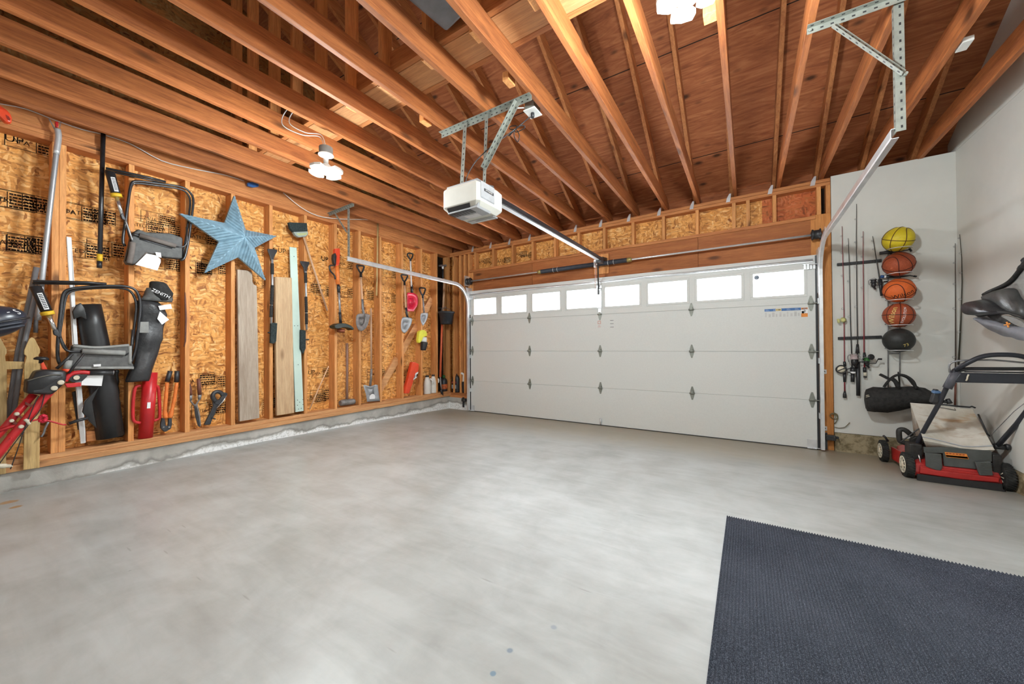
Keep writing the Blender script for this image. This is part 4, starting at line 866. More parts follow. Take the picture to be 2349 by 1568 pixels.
# the two folding frames
def folding_frame(A, label, low):
    t = thing('folding_seat', (-4.66, A['frame'][0][1], min(p[2] for p in A['frame'])), label, 'folding seat', 'folding tube-frame seats on the left wall')
    build('tube_frame', MB().tube(rnd(A['frame'], 0.09, 5), 0.0105, 8).tube(rnd(shift(A['frame2'], (-0.03, 0, 0)), 0.08, 5), 0.0095, 8), M_BLKM, t)
    build('arm_tube', MB().tube(rnd(A['arm'], 0.06, 4), 0.008, 8), M_BLKM, t)
    build('padded_sleeve', MB().tube(A['pad'], 0.021, 12), M_LGREYF if low else M_TAUPE, t)
    build('top_bar', MB().tube(A['top'], 0.011, 8).tube(shift(A['top'], (-0.025, 0, -0.012)), 0.008, 8), M_BLKM, t)
    sh = build('cylinder', MB().tube(A['shock'], 0.031, 14), M_BLK, t)
    d = (Vector(A['shock'][1]) - Vector(A['shock'][0])).normalized(); side = Vector((1, 0, 0)); across = d.cross(side).normalized()
    lb = MB(); p0 = Vector(A['shock'][0]); L = (Vector(A['shock'][1]) - p0).length
    T = lambda a, b: p0 + d * (L * a) + Vector((0.029 * math.cos(b), 0, 0)) + across * (0.031 * math.sin(b))
    for i, (a0, a1) in enumerate(((0.28, 0.93),)):
        vs = []
        for k in range(5):
            b = -0.5 + k * 0.22; vs += [T(a0, b) + V(0.003, 0, 0), T(a1, b) + V(0.003, 0, 0)]
        lb.add(vs, [(2 * k, 2 * k + 1, 2 * k + 3, 2 * k + 2) for k in range(4)], 0)
    for k in range(9):
        a = 0.32 + k * 0.065; lb.add([T(a, -0.4) + V(0.0045, 0, 0), T(a + 0.035, -0.4) + V(0.0045, 0, 0), T(a + 0.035, 0.25) + V(0.0045, 0, 0), T(a, 0.25) + V(0.0045, 0, 0)], [(0, 1, 2, 3)], 1)
    build('print_label', lb, [M_PAPER, M_INKB], sh)
    build('collar', MB().tube([A['shock'][1], Vector(A['shock'][1]) + d * 0.028], 0.037, 14), M_YEL, t)
    build('piston_rod', MB().tube(A['rod'], 0.0135, 10), M_CHROME, t)
    build('pivot_bracket', MB().prism(A['brk'], (-0.03, 0, 0)), M_IRON, t, bevel=0.004)
    fb = MB(); F = A['seat']; k = len(F)
    fb.loft([[Vector(p) + V(0.0, 0, 0) for p in F], [Vector(p) + V(0.022, 0, 0) + (Vector(A['sc']) - Vector(p)) * 0.06 for p in F]], 0, False)
    fb.add([Vector(p) + V(-0.05, 0, 0) for p in F], [list(range(k))])
    fb.loft([[Vector(p) + V(-0.05, 0, 0) for p in F], [Vector(p) for p in F]], 0, False, False)
    build('fabric_seat', fb, M_GREYF, t, bevel=0.012)
    for q in A['fold']: build('fabric_fold', MB().tube(smooth(q[0], 4), q[1], 10), q[2], t)
    for q in A['cards']: build('paper_tag', MB().prism(q, (0.002, 0, 0)), M_PAPER, t)
    if low: t.location.x += 0.02
    return t
folding_frame(dict(
    frame=[(-4.640,0.961,2.068),(-4.640,0.944,2.106),(-4.640,0.966,2.314),(-4.640,0.995,2.633),(-4.640,1.022,2.674),(-4.640,1.340,2.736),(-4.640,1.397,2.722),(-4.640,1.447,2.661),(-4.640,1.404,2.216),(-4.640,1.374,2.034),(-4.640,1.341,2.016)],
    frame2=[(-4.640,1.008,2.124),(-4.640,0.967,2.301),(-4.640,0.985,2.480),(-4.640,1.005,2.636),(-4.640,1.032,2.665),(-4.640,1.343,2.722),(-4.640,1.397,2.706),(-4.640,1.431,2.640),(-4.640,1.392,2.229),(-4.640,1.362,2.039)],
    arm=[(-4.600,1.292,2.130),(-4.600,1.350,2.137),(-4.600,1.381,2.182),(-4.600,1.377,2.340)], pad=[(-4.585,1.038,2.176),(-4.585,1.291,2.135)],
    top=[(-4.630,0.842,2.709),(-4.630,1.118,2.733),(-4.630,1.229,2.734)], shock=[(-4.610,0.861,2.681),(-4.610,0.897,2.505)], rod=[(-4.615,0.901,2.488),(-4.615,0.936,2.332)],
    brk=[(-4.600,0.924,2.332),(-4.600,0.938,2.347),(-4.600,0.957,2.304),(-4.600,0.953,2.286),(-4.600,0.933,2.298)], sc=[(-4.600,1.149,2.093)][0],
    seat=[(-4.620,0.996,2.184),(-4.620,1.039,2.237),(-4.620,1.090,2.222),(-4.620,1.263,2.255),(-4.620,1.353,2.235),(-4.620,1.350,2.027),(-4.620,1.230,2.015),(-4.620,1.090,2.026),(-4.620,1.019,1.911),(-4.620,0.970,1.909),(-4.620,0.958,1.937),(-4.620,0.984,2.094)],
    fold=[([(-4.580,0.996,2.101),(-4.580,0.988,2.007),(-4.580,0.973,1.911)], 0.021, M_TAUPE), ([(-4.605,1.092,2.035),(-4.605,1.056,1.968),(-4.605,1.018,1.909)], 0.012, M_TAUPE), ([(-4.600,0.955,2.283),(-4.600,0.975,2.213),(-4.600,1.000,2.116)], 0.007, M_STEEL), ([(-4.590,1.002,2.177),(-4.590,1.040,2.172)], 0.014, M_BLK), ([(-4.600,1.044,2.147),(-4.600,1.269,2.108)], 0.009, M_BLK)],
    cards=[[(-4.575,1.012,1.907),(-4.575,1.085,2.019),(-4.575,1.148,2.016),(-4.575,1.180,1.988),(-4.575,1.181,1.960),(-4.575,1.158,1.878)], [(-4.570,1.142,2.044),(-4.570,1.180,2.046),(-4.570,1.185,2.001),(-4.570,1.152,2.004)]]),
    'upper black tube-frame folding seat with grey sling, hanging left of the star', False)
folding_frame(dict(
    frame=[*[(-4.630,0.594,1.035),(-4.630,0.577,1.095),(-4.630,0.582,1.286),(-4.630,0.602,1.604),(-4.630,0.635,1.650),(-4.630,0.770,1.686),(-4.630,0.938,1.715),(-4.630,1.024,1.699),(-4.630,1.058,1.588),(-4.630,1.029,1.188),(-4.630,1.010,1.081),(-4.630,0.977,1.003)]],
    frame2=[*[(-4.630,0.629,1.154),(-4.630,0.590,1.262),(-4.630,0.597,1.334),(-4.630,0.621,1.594),(-4.630,0.651,1.640),(-4.630,0.770,1.674),(-4.630,0.938,1.701),(-4.630,1.004,1.676),(-4.630,1.038,1.573),(-4.630,1.005,1.135),(-4.630,0.968,1.017)]],
    arm=[(-4.590,0.945,1.104),(-4.590,0.987,1.135),(-4.590,0.996,1.327)], pad=[(-4.570,0.697,1.146),(-4.570,0.944,1.126)],
    top=[(-4.620,0.455,1.682),(-4.620,0.735,1.712),(-4.620,0.841,1.714)], shock=[(-4.600,0.465,1.644),(-4.600,0.520,1.456)], rod=[(-4.605,0.524,1.447),(-4.605,0.566,1.302)],
    brk=[(-4.590,0.551,1.310),(-4.590,0.573,1.320),(-4.590,0.582,1.285),(-4.590,0.577,1.261),(-4.590,0.555,1.278)], sc=[(-4.580,0.814,1.113)][0],
    seat=[(-4.610,0.650,1.190),(-4.610,0.669,1.204),(-4.610,0.785,1.183),(-4.610,0.963,1.204),(-4.610,0.982,1.188),(-4.610,0.987,1.049),(-4.610,1.009,1.022),(-4.610,1.006,0.982),(-4.610,0.837,0.992),(-4.610,0.638,0.997),(-4.610,0.623,1.034),(-4.610,0.634,1.094)],
    fold=[([(-4.570,0.629,1.076),(-4.570,0.621,1.023)], 0.021, M_LGREYF), ([(-4.590,0.652,1.190),(-4.590,0.790,1.174),(-4.590,0.973,1.194)], 0.012, M_LGREYF), ([(-4.590,0.980,1.188),(-4.590,0.978,1.030)], 0.012, M_LGREYF), ([(-4.580,0.583,1.261),(-4.580,0.617,1.154),(-4.580,0.701,1.143)], 0.008, M_BLKM), ([(-4.585,0.643,1.012),(-4.585,1.001,0.995)], 0.012, M_LGREYF)],
    cards=[[(-4.560,0.758,1.036),(-4.560,0.800,1.038),(-4.560,0.800,1.019),(-4.560,0.760,1.018)]]),
    'lower black tube-frame folding seat with grey sling, behind the red machine', True)

# rolls and bagged things
rp = [(-4.760,0.764,1.543),(-4.760,0.810,1.190),(-4.760,0.856,0.810),(-4.760,0.900,0.388)]
nr_ = 0.098
rl_ = MB(); rl_.tube([rp[0], lerp(rp[0], rp[1], 0.5), rp[1], rp[2], rp[3]], [0.078, 0.082, 0.085, 0.088, 0.088], 20)
rt = build('plastic_roll', rl_, M_SHEET, None, 'big roll of black plastic sheeting leaning behind the lower folding seat', 'roll')
fp = MB().loft([[Vector(p) + V(dx, 0, 0) for p in [(-4.670,0.809,0.845),(-4.670,0.729,0.728),(-4.670,0.716,0.643),(-4.670,0.754,0.562),(-4.670,0.797,0.491),(-4.670,0.779,0.633),(-4.670,0.771,0.723)]] for dx in (0.0, 0.02, 0.03)], 0, True)
build('loose_flap', fp, M_SHEET, rt, bevel=0.004)
fp = MB().loft([[Vector(p) + V(dx, 0, 0) for p in [(-4.680,0.681,1.525),(-4.680,0.706,1.545),(-4.680,0.729,1.502),(-4.680,0.741,1.405),(-4.680,0.706,1.431),(-4.680,0.670,1.408),(-4.680,0.661,1.469)]] for dx in (0.0, 0.03)], 0, True)
build('torn_corner', fp, M_SHEET, rt, bevel=0.005)
wp = MB()
pts = smooth([(-4.830,0.942,0.973),(-4.830,0.944,0.796),(-4.830,0.957,0.591),(-4.830,0.972,0.364)], 6)
wp.tube(pts, [0.021 + 0.004 * math.sin(i * 2.1) for i in range(len(pts))], 9); build('wrapped_pole', wp, M_SHEET, None, 'thin pole wrapped in crinkled black plastic beside the big roll', 'pole')
bs = [(-4.780,0.679,0.802),(-4.780,0.699,0.812),(-4.780,0.746,0.488),(-4.780,0.713,0.482)]
build('black_slat', MB().prism(bs, (-0.02, 0, 0)), M_BLK, None, 'narrow black slat standing left of the big plastic roll', 'slat', bevel=0.003)
blk = [(-4.760,0.756,0.463),(-4.760,0.844,0.456),(-4.760,0.841,0.372),(-4.760,0.759,0.374)]
build('wood_offcut', MB().prism(blk, (-0.06, 0, 0)), W_Y, None, 'rough wood offcut lying on the sill left of the plastic roll', 'offcut', bevel=0.004)
# bagged camp chair
def ring(c, hy, hx, n=16, ph=0.0, wob=0.0):
    return [Vector(c) + V(hx * math.sin(2 * math.pi * k / n), hy * math.cos(2 * math.pi * k / n), 0) * (1 + wob * math.sin(5 * 2 * math.pi * k / n + ph)) for k in range(n)]
bc = thing('chair_bag', (-4.62, 1.25, 1.25), 'bagged black camp chair hanging right of the lower folding seat', 'bag')
cs = [(-4.665,1.107,1.598),(-4.665,1.134,1.546),(-4.665,1.144,1.482),(-4.665,1.142,1.424),(-4.665,1.137,1.366),(-4.665,1.134,1.309),(-4.665,1.129,1.251),(-4.665,1.118,1.201),(-4.665,1.113,1.158),(-4.665,1.108,1.108),(-4.665,1.092,1.037),(-4.665,1.069,0.960),(-4.665,1.054,0.884),(-4.665,1.052,0.866)]
hw = [105, 130, 140, 135, 125, 130, 130, 115, 112, 105, 98, 105, 112, 108]
build('bag_body', MB().loft([ring(c, h * 0.00072, 0.045 + 0.012 * math.sin(i * 1.3), 20, i * 0.8, 0.07) for i, (c, h) in enumerate(zip(cs, hw))]), plain('bag_nylon', (0.03, 0.03, 0.032), 0.38, 0, 0.5, 0.3, 20, 0.5), bc)
cs = [(-4.660,1.170,1.604),(-4.660,1.181,1.630),(-4.660,1.186,1.660),(-4.660,1.181,1.692),(-4.660,1.175,1.721)]
build('bag_collar', MB().loft([ring(c, h, 0.06, 16, i, 0.05) for i, (c, h) in enumerate(zip(cs, (0.115, 0.108, 0.098, 0.085, 0.068)))]), M_GREYF, bc)
cs = [(-4.640,1.208,1.613),(-4.640,1.208,1.654),(-4.640,1.203,1.689),(-4.640,1.192,1.728),(-4.640,1.181,1.770),(-4.640,1.175,1.781)]
build('bag_cap', MB().loft([ring(c, h, 0.055, 14, i, 0.03) for i, (c, h) in enumerate(zip(cs, (0.03, 0.075, 0.085, 0.075, 0.06, 0.045)))]), M_BLKF, bc)
nt_ = MB(); p = [(-4.579,1.149,1.687),(-4.579,1.222,1.652)]; dv = (Vector(p[1]) - Vector(p[0])).normalized(); nt_.text('ZENITH', 0.04, TM(lerp(p[0], p[1], 0.5), dv, V(0, -dv.z, dv.y))); build('bag_print', nt_, M_PAPER, bc)
for q in ([(-4.600,1.171,1.556),(-4.600,1.259,1.582),(-4.600,1.269,1.539),(-4.600,1.182,1.518)], [(-4.610,1.185,1.508),(-4.610,1.251,1.434),(-4.610,1.200,1.385),(-4.610,1.167,1.438)]): build('paper_tag', MB().prism(q, (0.002, 0, 0)), M_PAPER, bc)
build('grey_patch', MB().prism([(-4.620,1.053,1.404),(-4.620,1.110,1.407),(-4.620,1.111,1.307),(-4.620,1.051,1.306)], (0.004, 0, 0)), M_LGREYF, bc)
# post driver
pd = thing('post_driver', (-4.76, 1.12, 0.328), 'red cylindrical post driver with side handles standing on the sill', 'post driver')
a, b = [(-4.770,1.127,0.359),(-4.770,1.160,0.937)]; a = V(a[0], a[1], 0.33)
build('barrel', MB().tube([a, b], 0.052, 22), M_RED, pd)
for q in ([(-4.700,1.078,0.822),(-4.700,1.065,0.826),(-4.700,1.039,0.814),(-4.700,1.027,0.683),(-4.700,1.026,0.522),(-4.700,1.045,0.495),(-4.700,1.076,0.483)], [(-4.770,1.170,0.810),(-4.770,1.198,0.810),(-4.770,1.217,0.797),(-4.770,1.225,0.651),(-4.770,1.229,0.502),(-4.770,1.217,0.487),(-4.770,1.167,0.474)]): build('handle', MB().tube(rnd(q, 0.05, 4), 0.0125, 9), M_RED, pd)
build('sticker', MB().prism([(-4.714,1.127,0.664),(-4.714,1.150,0.663),(-4.714,1.147,0.607),(-4.714,1.123,0.608)], (-0.004, 0, 0)), M_PAPER, pd)
# bolt cutters
bc2 = thing('bolt_cutters', (-4.76, 1.33, 0.33), 'orange bolt cutters with black grips standing jaws down beside the post driver', 'bolt cutters')
for grip, leg in (([(-4.770,1.303,0.943),(-4.770,1.280,0.838)], [(-4.755,1.276,0.831),(-4.755,1.268,0.690),(-4.755,1.260,0.562),(-4.755,1.268,0.492)]), ([(-4.770,1.355,0.940),(-4.770,1.351,0.829)], [(-4.755,1.348,0.825),(-4.755,1.333,0.682),(-4.755,1.313,0.563),(-4.755,1.298,0.487)])):
    build('handle', MB().tube(smooth(leg, 3), [0.0145] * 3 + [0.015] * 4 + [0.019] * 3, 9), M_ORG, bc2); build('grip', MB().tube(grip, 0.0195, 10), M_IRON, bc2)
build('jaw_head', MB().prism([(-4.740,1.237,0.499),(-4.740,1.256,0.489),(-4.740,1.263,0.422),(-4.740,1.281,0.414),(-4.740,1.284,0.485),(-4.740,1.309,0.485),(-4.740,1.309,0.418),(-4.740,1.301,0.383),(-4.740,1.268,0.363),(-4.740,1.252,0.364),(-4.740,1.229,0.399),(-4.740,1.226,0.441)], (-0.03, 0, 0)), M_IRON, bc2, bevel=0.004)
for p in [(-4.739,1.246,0.410),(-4.739,1.287,0.403)]: build('pivot_bolt', MB().lathe([(0.009, 0), (0.008, 0.006)], p, (1, 0, 0), 8), M_STEEL, bc2)
# hedge shears
hs = thing('hedge_shears', (-4.76, 1.5, 0.33), 'old hedge shears with brown wooden grips standing blades down', 'shears')
for g, fe, lg in (([(-4.800,1.455,0.800),(-4.800,1.464,0.740),(-4.800,1.468,0.685)], [(-4.800,1.468,0.685),(-4.800,1.469,0.631)], [(-4.790,1.466,0.632),(-4.790,1.484,0.598),(-4.790,1.506,0.568)]), ([(-4.770,1.525,0.850),(-4.770,1.531,0.767),(-4.770,1.535,0.684)], [(-4.770,1.535,0.684),(-4.770,1.533,0.639)], [(-4.770,1.533,0.639),(-4.770,1.518,0.608),(-4.770,1.500,0.575)])):
    build('grip', MB().tube(g, [0.016, 0.019, 0.017], 12), M_BROWN, hs); build('ferrule', MB().tube(fe, [0.017, 0.014], 12), M_STEEL, hs); build('tang', MB().tube(smooth(lg, 3), 0.008, 8), M_DIRTYST, hs)
build('blade', MB().prism([(-4.765,1.487,0.595),(-4.765,1.516,0.591),(-4.765,1.539,0.473),(-4.765,1.546,0.367),(-4.765,1.533,0.356),(-4.765,1.517,0.372),(-4.765,1.495,0.481)], (-0.006, 0, 0)), M_DIRTYST, hs, bevel=0.002)
build('blade', MB().prism([(-4.757,1.487,0.577),(-4.757,1.507,0.570),(-4.757,1.527,0.453),(-4.757,1.536,0.361),(-4.757,1.525,0.356),(-4.757,1.500,0.458)], (-0.005, 0, 0)), M_IRON, hs, bevel=0.001)
# pipe cutter like tool
pt = thing('pipe_tool', (-4.76, 1.7, 0.33), 'heavy black hand tool with a round jaw, leaning left of the grey plank', 'tool')
body = MB().prism([(-4.760,1.643,0.616),(-4.760,1.701,0.571),(-4.760,1.666,0.472),(-4.760,1.639,0.411),(-4.760,1.624,0.360),(-4.760,1.571,0.368),(-4.760,1.589,0.410),(-4.760,1.620,0.479),(-4.760,1.647,0.550)], (-0.03, 0, 0)); build('body', body, M_IRON, pt, bevel=0.006)
jw = smooth([(-4.765,1.668,0.598),(-4.765,1.646,0.643),(-4.765,1.648,0.676),(-4.765,1.668,0.697),(-4.765,1.699,0.696),(-4.765,1.723,0.677),(-4.765,1.731,0.652)], 4); build('jaw', MB().tube(jw, [0.022] * 8 + [0.02] * (len(jw) - 8), 10), M_IRON, pt)
build('head', MB().prism([(-4.750,1.662,0.624),(-4.750,1.698,0.610),(-4.750,1.718,0.645),(-4.750,1.726,0.682),(-4.750,1.750,0.687),(-4.750,1.774,0.672),(-4.750,1.768,0.644),(-4.750,1.734,0.596),(-4.750,1.698,0.553),(-4.750,1.655,0.578)], (-0.035, 0, 0)), M_IRON, pt, bevel=0.006)
build('wire_bail', MB().tube([(-4.745,1.764,0.650),(-4.745,1.724,0.588),(-4.745,1.672,0.529)], 0.004, 6), M_CHROME, pt); build('trigger', MB().tube([(-4.755,1.629,0.432),(-4.755,1.666,0.414)], 0.006, 6), M_IRON, pt)
build('spring_rod', MB().tube([(-4.705,1.396,1.717),(-4.705,1.398,1.656),(-4.705,1.404,1.456),(-4.705,1.399,1.232),(-4.705,1.389,1.178)], [0.004, 0.0075, 0.009, 0.0075, 0.004], 8), M_BROWN, None, 'rusty rod with twine ends hanging down the stud left of the star', 'rod')

# snow brushes
def brush(label, S, H, fan, br, nub):
    t = thing('snow_brush', (-4.68, S[0][1], br[1][2]), label, 'snow brush', 'snow brushes on the studs')
    build('scraper', MB().prism(fan, (-0.018, 0, 0)), M_BLK, t, bevel=0.003)
    build('shaft', MB().tube(S, 0.0115, 10), M_ALU, t)
    for g in H:
        k = 14; P = [lerp(g[0], g[1], i / k) for i in range(k + 1)]; build('foam_grip', MB().tube(P, [0.018 if i % 2 else 0.0155 for i in range(k + 1)], 10), M_BLKF, t)
    build('brush_head', MB().prism(br, (-0.03, 0, 0)), M_NET, t, bevel=0.004); build('release_knob', MB().tube(nub, 0.009, 8), M_BLK, t)
brush('snow brush with scraper on the stud left of the tan plank', [(-4.665,2.181,2.187),(-4.665,2.182,1.879),(-4.665,2.169,1.443)], [[(-4.665,2.181,2.142),(-4.665,2.181,2.015)], [(-4.665,2.182,1.888),(-4.665,2.172,1.660)], [(-4.665,2.172,1.651),(-4.665,2.167,1.515)]],
      [(-4.680,2.140,2.308),(-4.680,2.241,2.320),(-4.680,2.244,2.297),(-4.680,2.210,2.231),(-4.680,2.200,2.175),(-4.680,2.176,2.170),(-4.680,2.169,2.214),(-4.680,2.140,2.286)], [(-4.655,2.164,1.455),(-4.655,2.232,1.449),(-4.655,2.220,1.236),(-4.655,2.194,1.209),(-4.655,2.157,1.217)], [(-4.675,2.137,1.334),(-4.675,2.178,1.344)])
brush('snow brush with scraper on the stud right of the mint-green board', [(-4.685,2.579,2.119),(-4.685,2.585,1.855),(-4.685,2.592,1.385)], [[(-4.685,2.579,2.099),(-4.685,2.581,1.972)], [(-4.685,2.583,1.800),(-4.685,2.588,1.601)], [(-4.685,2.588,1.591),(-4.685,2.590,1.454)]],
      [(-4.680,2.513,2.237),(-4.680,2.626,2.245),(-4.680,2.626,2.219),(-4.680,2.600,2.161),(-4.680,2.590,2.101),(-4.680,2.563,2.096),(-4.680,2.555,2.154),(-4.680,2.517,2.211)], [(-4.675,2.513,1.382),(-4.675,2.576,1.375),(-4.675,2.576,1.150),(-4.675,2.543,1.083),(-4.675,2.512,1.151)], [(-4.675,2.576,1.258),(-4.675,2.615,1.262)])
# broom
bm_ = thing('broom', (-4.66, 2.62, 1.8), 'broom hanging bristles up with a pale slanting handle', 'broom')
build('bristles', MB().prism([(-4.660,2.364,2.673),(-4.660,2.584,2.724),(-4.660,2.596,2.616),(-4.660,2.428,2.561),(-4.660,2.382,2.603)], (-0.045, 0, 0)), M_NET, bm_, bevel=0.006)
build('broom_head', MB().prism([(-4.655,2.418,2.569),(-4.655,2.593,2.622),(-4.655,2.597,2.584),(-4.655,2.567,2.549),(-4.655,2.481,2.518),(-4.655,2.444,2.532)], (-0.05, 0, 0)), plain('green_grey_plastic', (0.30, 0.34, 0.31)), bm_, bevel=0.006)
build('head_label', MB().prism([(-4.654,2.447,2.557),(-4.654,2.580,2.599),(-4.654,2.576,2.571),(-4.654,2.480,2.539)], (0.002, 0, 0)), plain('olive_label', (0.42, 0.44, 0.22)), bm_)
build('broom_handle', MB().tube([(-4.685,2.551,2.554),(-4.685,2.703,2.109),(-4.685,2.864,1.645)], 0.0125, 10), W_HANDLE, bm_)
pole('dowel', [(-4.720,2.901,0.909),(-4.720,2.772,0.642),(-4.720,2.649,0.377)], 0.0075, W_HANDLE, 'thin pale dowel leaning in the bay right of the mint-green board', 'dowel')
pole('wood_pole', [(-4.700,3.678,3.025),(-4.700,3.666,2.427),(-4.700,3.652,1.932)], 0.013, W_PINE, 'slim wooden pole hanging from the joist behind the left door track', 'pole')
# string trimmer
tr = thing('string_trimmer', (-4.66, 3.0, 1.35), 'orange and black string trimmer hanging on a stud', 'trimmer')
build('battery', MB().prism([(-4.640,2.950,2.479),(-4.640,3.019,2.497),(-4.640,3.024,2.423),(-4.640,3.011,2.278),(-4.640,2.995,2.261),(-4.640,2.953,2.253)], (-0.06, 0, 0)), M_ORED, tr, bevel=0.008)
build('motor_cover', MB().prism([(-4.635,2.929,2.396),(-4.635,2.955,2.423),(-4.635,2.970,2.383),(-4.635,2.962,2.254),(-4.635,2.935,2.278),(-4.635,2.924,2.346)], (-0.06, 0, 0)), M_BLK, tr, bevel=0.008)
build('main_handle', MB().tube([(-4.670,2.996,2.272),(-4.670,3.006,2.009)], 0.026, 12), M_ORG, tr)
build('loop_grip', MB().tube(rnd([(-4.650,2.953,2.255),(-4.650,2.870,2.240),(-4.650,2.881,2.172),(-4.650,2.953,2.113),(-4.650,2.956,2.071)], 0.03, 4), 0.011, 8), M_BLK, tr)
build('shaft_lock', MB().tube([(-4.670,3.011,2.007),(-4.670,3.017,1.968),(-4.670,3.017,1.903)], [0.014, 0.024, 0.018], 12), M_BLK, tr)
build('shaft', MB().tube([(-4.670,3.022,1.897),(-4.670,3.036,1.626)], 0.0135, 10), M_ALU, tr); build('lower_shaft', MB().tube([(-4.670,3.033,1.633),(-4.670,3.039,1.568),(-4.670,3.044,1.490)], [0.02, 0.016, 0.02], 10), M_IRON, tr)
gd = smooth([(-4.570,2.892,1.444),(-4.570,2.963,1.478),(-4.570,3.056,1.479),(-4.570,3.135,1.454),(-4.570,3.175,1.420),(-4.570,3.167,1.395),(-4.570,3.122,1.418),(-4.570,3.024,1.428),(-4.570,2.948,1.405),(-4.570,2.900,1.417)], 3); build('guard', MB().prism(gd, (-0.12, 0, 0)), plain('guard_green', (0.02, 0.03, 0.022), 0.45), tr, bevel=0.008)
p = [(-4.660,3.045,1.410),(-4.660,3.040,1.364)]; build('line_spool', MB().tube(p, 0.05, 16), plain('rust_spool', (0.28, 0.07, 0.03)), tr)
# shovels
def dgrip(P, t, m=M_BLK):
    build('d_grip', MB().tube(rnd(P, 0.03, 4, True), 0.0125, 8, closed=True), m, t)
def blade(pts, depth, m, t, name='blade'):
    c = sum((Vector(p) for p in pts), Vector()) / len(pts); n = len(pts); mb = MB(); rings = []
    for k, f in ((0, 1.0), (1, 0.75), (2, 0.4)): rings.append([c + (Vector(p) - c) * f + V(-depth * (1 - f * f), 0, 0) for p in pts])
    mb.loft(rings, 0, True, False); mb.add(rings[-1], [list(range(n))], 0, True)
    o = build(name, mb, m, t); md = o.modifiers.new('thickness', 'SOLIDIFY'); md.thickness = 0.003; return o
s1 = thing('shovel', (-4.68, 3.42, 1.4), 'muddy round-point shovel hanging by its grip right of the trimmer', 'shovel', 'hanging shovels')
dgrip([(-4.680,3.356,2.227),(-4.680,3.300,2.313),(-4.680,3.310,2.329),(-4.680,3.408,2.332),(-4.680,3.426,2.324),(-4.680,3.391,2.233)], s1); build('grip_socket', MB().tube([(-4.680,3.370,2.234),(-4.680,3.369,2.162)], 0.017, 10), M_BLK, s1)
build('shaft', MB().tube([(-4.680,3.368,2.168),(-4.680,3.381,1.954),(-4.680,3.397,1.728),(-4.680,3.409,1.637)], 0.0145, 10), W_HANDLE, s1); build('socket', MB().tube([(-4.675,3.387,1.848),(-4.675,3.397,1.697),(-4.675,3.420,1.592)], [0.017, 0.017, 0.02], 10), M_STEEL, s1)
blade(smooth([(-4.660,3.297,1.625),(-4.660,3.400,1.643),(-4.660,3.498,1.630),(-4.660,3.488,1.549),(-4.660,3.443,1.447),(-4.660,3.373,1.391),(-4.660,3.305,1.412),(-4.660,3.275,1.478),(-4.660,3.273,1.567)], 3, True), 0.014, M_DIRTYST, s1)
s2_ = thing('scoop_shovel', (-4.72, 3.5, 0.33), 'long-handled square shovel with shiny blade standing on the sill', 'shovel')
build('handle', MB().tube([(-4.730,3.573,1.737),(-4.730,3.576,1.274),(-4.730,3.578,0.818)], 0.0145, 10), W_HANDLE, s2_); build('socket', MB().tube([(-4.725,3.575,0.834),(-4.725,3.567,0.694),(-4.725,3.552,0.578)], [0.016, 0.017, 0.018], 10), M_DIRTYST, s2_)
blade([(-4.700,3.417,0.603),(-4.700,3.443,0.613),(-4.700,3.533,0.581),(-4.700,3.634,0.601),(-4.700,3.666,0.589),(-4.700,3.681,0.480),(-4.700,3.703,0.347),(-4.700,3.478,0.363),(-4.700,3.461,0.473)], 0.015, M_SHOVEL, s2_)
p = [(-4.705,3.573,0.416)][0]; build('sticker', MB().lathe([(0.05, 0), (0.05, 0.002)], p, (1, 0, 0), 20), M_PAPER, s2_)
s3_ = thing('sledgehammer', (-4.75, 3.12, 0.33), 'sledgehammer standing head down on the sill below the trimmer', 'hammer')
build('handle', MB().tube([(-4.770,3.205,1.218),(-4.770,3.207,0.824),(-4.770,3.203,0.416)], [0.019, 0.017, 0.018], 10), W_OLD, s3_)
hd = [(-4.760,3.092,0.392),(-4.760,3.312,0.385)]; build('hammer_head', MB().tube([hd[0], lerp(hd[0], hd[1], 0.12), lerp(hd[0], hd[1], 0.88), hd[1]], [0.036, 0.044, 0.044, 0.036], 8), M_DIRTYST, s3_)
s4_ = thing('shovel', (-4.68, 4.2, 1.3), 'clean grey round-point shovel hanging beside the red scoop', 'shovel', 'hanging shovels')
dgrip([(-4.680,4.156,2.213),(-4.680,4.105,2.302),(-4.680,4.118,2.321),(-4.680,4.232,2.326),(-4.680,4.246,2.316),(-4.680,4.187,2.217)], s4_); build('grip_socket', MB().tube([(-4.680,4.172,2.219),(-4.680,4.176,2.154)], 0.018, 10), M_BLK, s4_)
build('shaft', MB().tube([(-4.680,4.176,2.159),(-4.680,4.192,1.878),(-4.680,4.202,1.725)], 0.0155, 10), W_HANDLE, s4_); build('socket', MB().tube([(-4.675,4.198,1.793),(-4.675,4.211,1.699),(-4.675,4.242,1.624)], [0.018, 0.018, 0.018], 10), M_IRON, s4_)
blade(smooth([(-4.660,4.105,1.622),(-4.660,4.206,1.638),(-4.660,4.309,1.617),(-4.660,4.284,1.513),(-4.660,4.205,1.407),(-4.660,4.143,1.383),(-4.660,4.091,1.421),(-4.660,4.079,1.504)], 3, True), 0.015, M_SHOVEL, s4_)
s5_ = thing('red_scoop', (-4.68, 4.35, 1.5), 'short shovel with a red plastic scoop hanging behind the left door track', 'shovel')
dgrip([(-4.760,4.354,2.624),(-4.760,4.306,2.688),(-4.760,4.325,2.717),(-4.760,4.417,2.729),(-4.760,4.436,2.711),(-4.760,4.398,2.629)], s5_); build('grip_socket', MB().tube([(-4.760,4.377,2.635),(-4.760,4.377,2.593)], 0.017, 10), M_BLK, s5_)
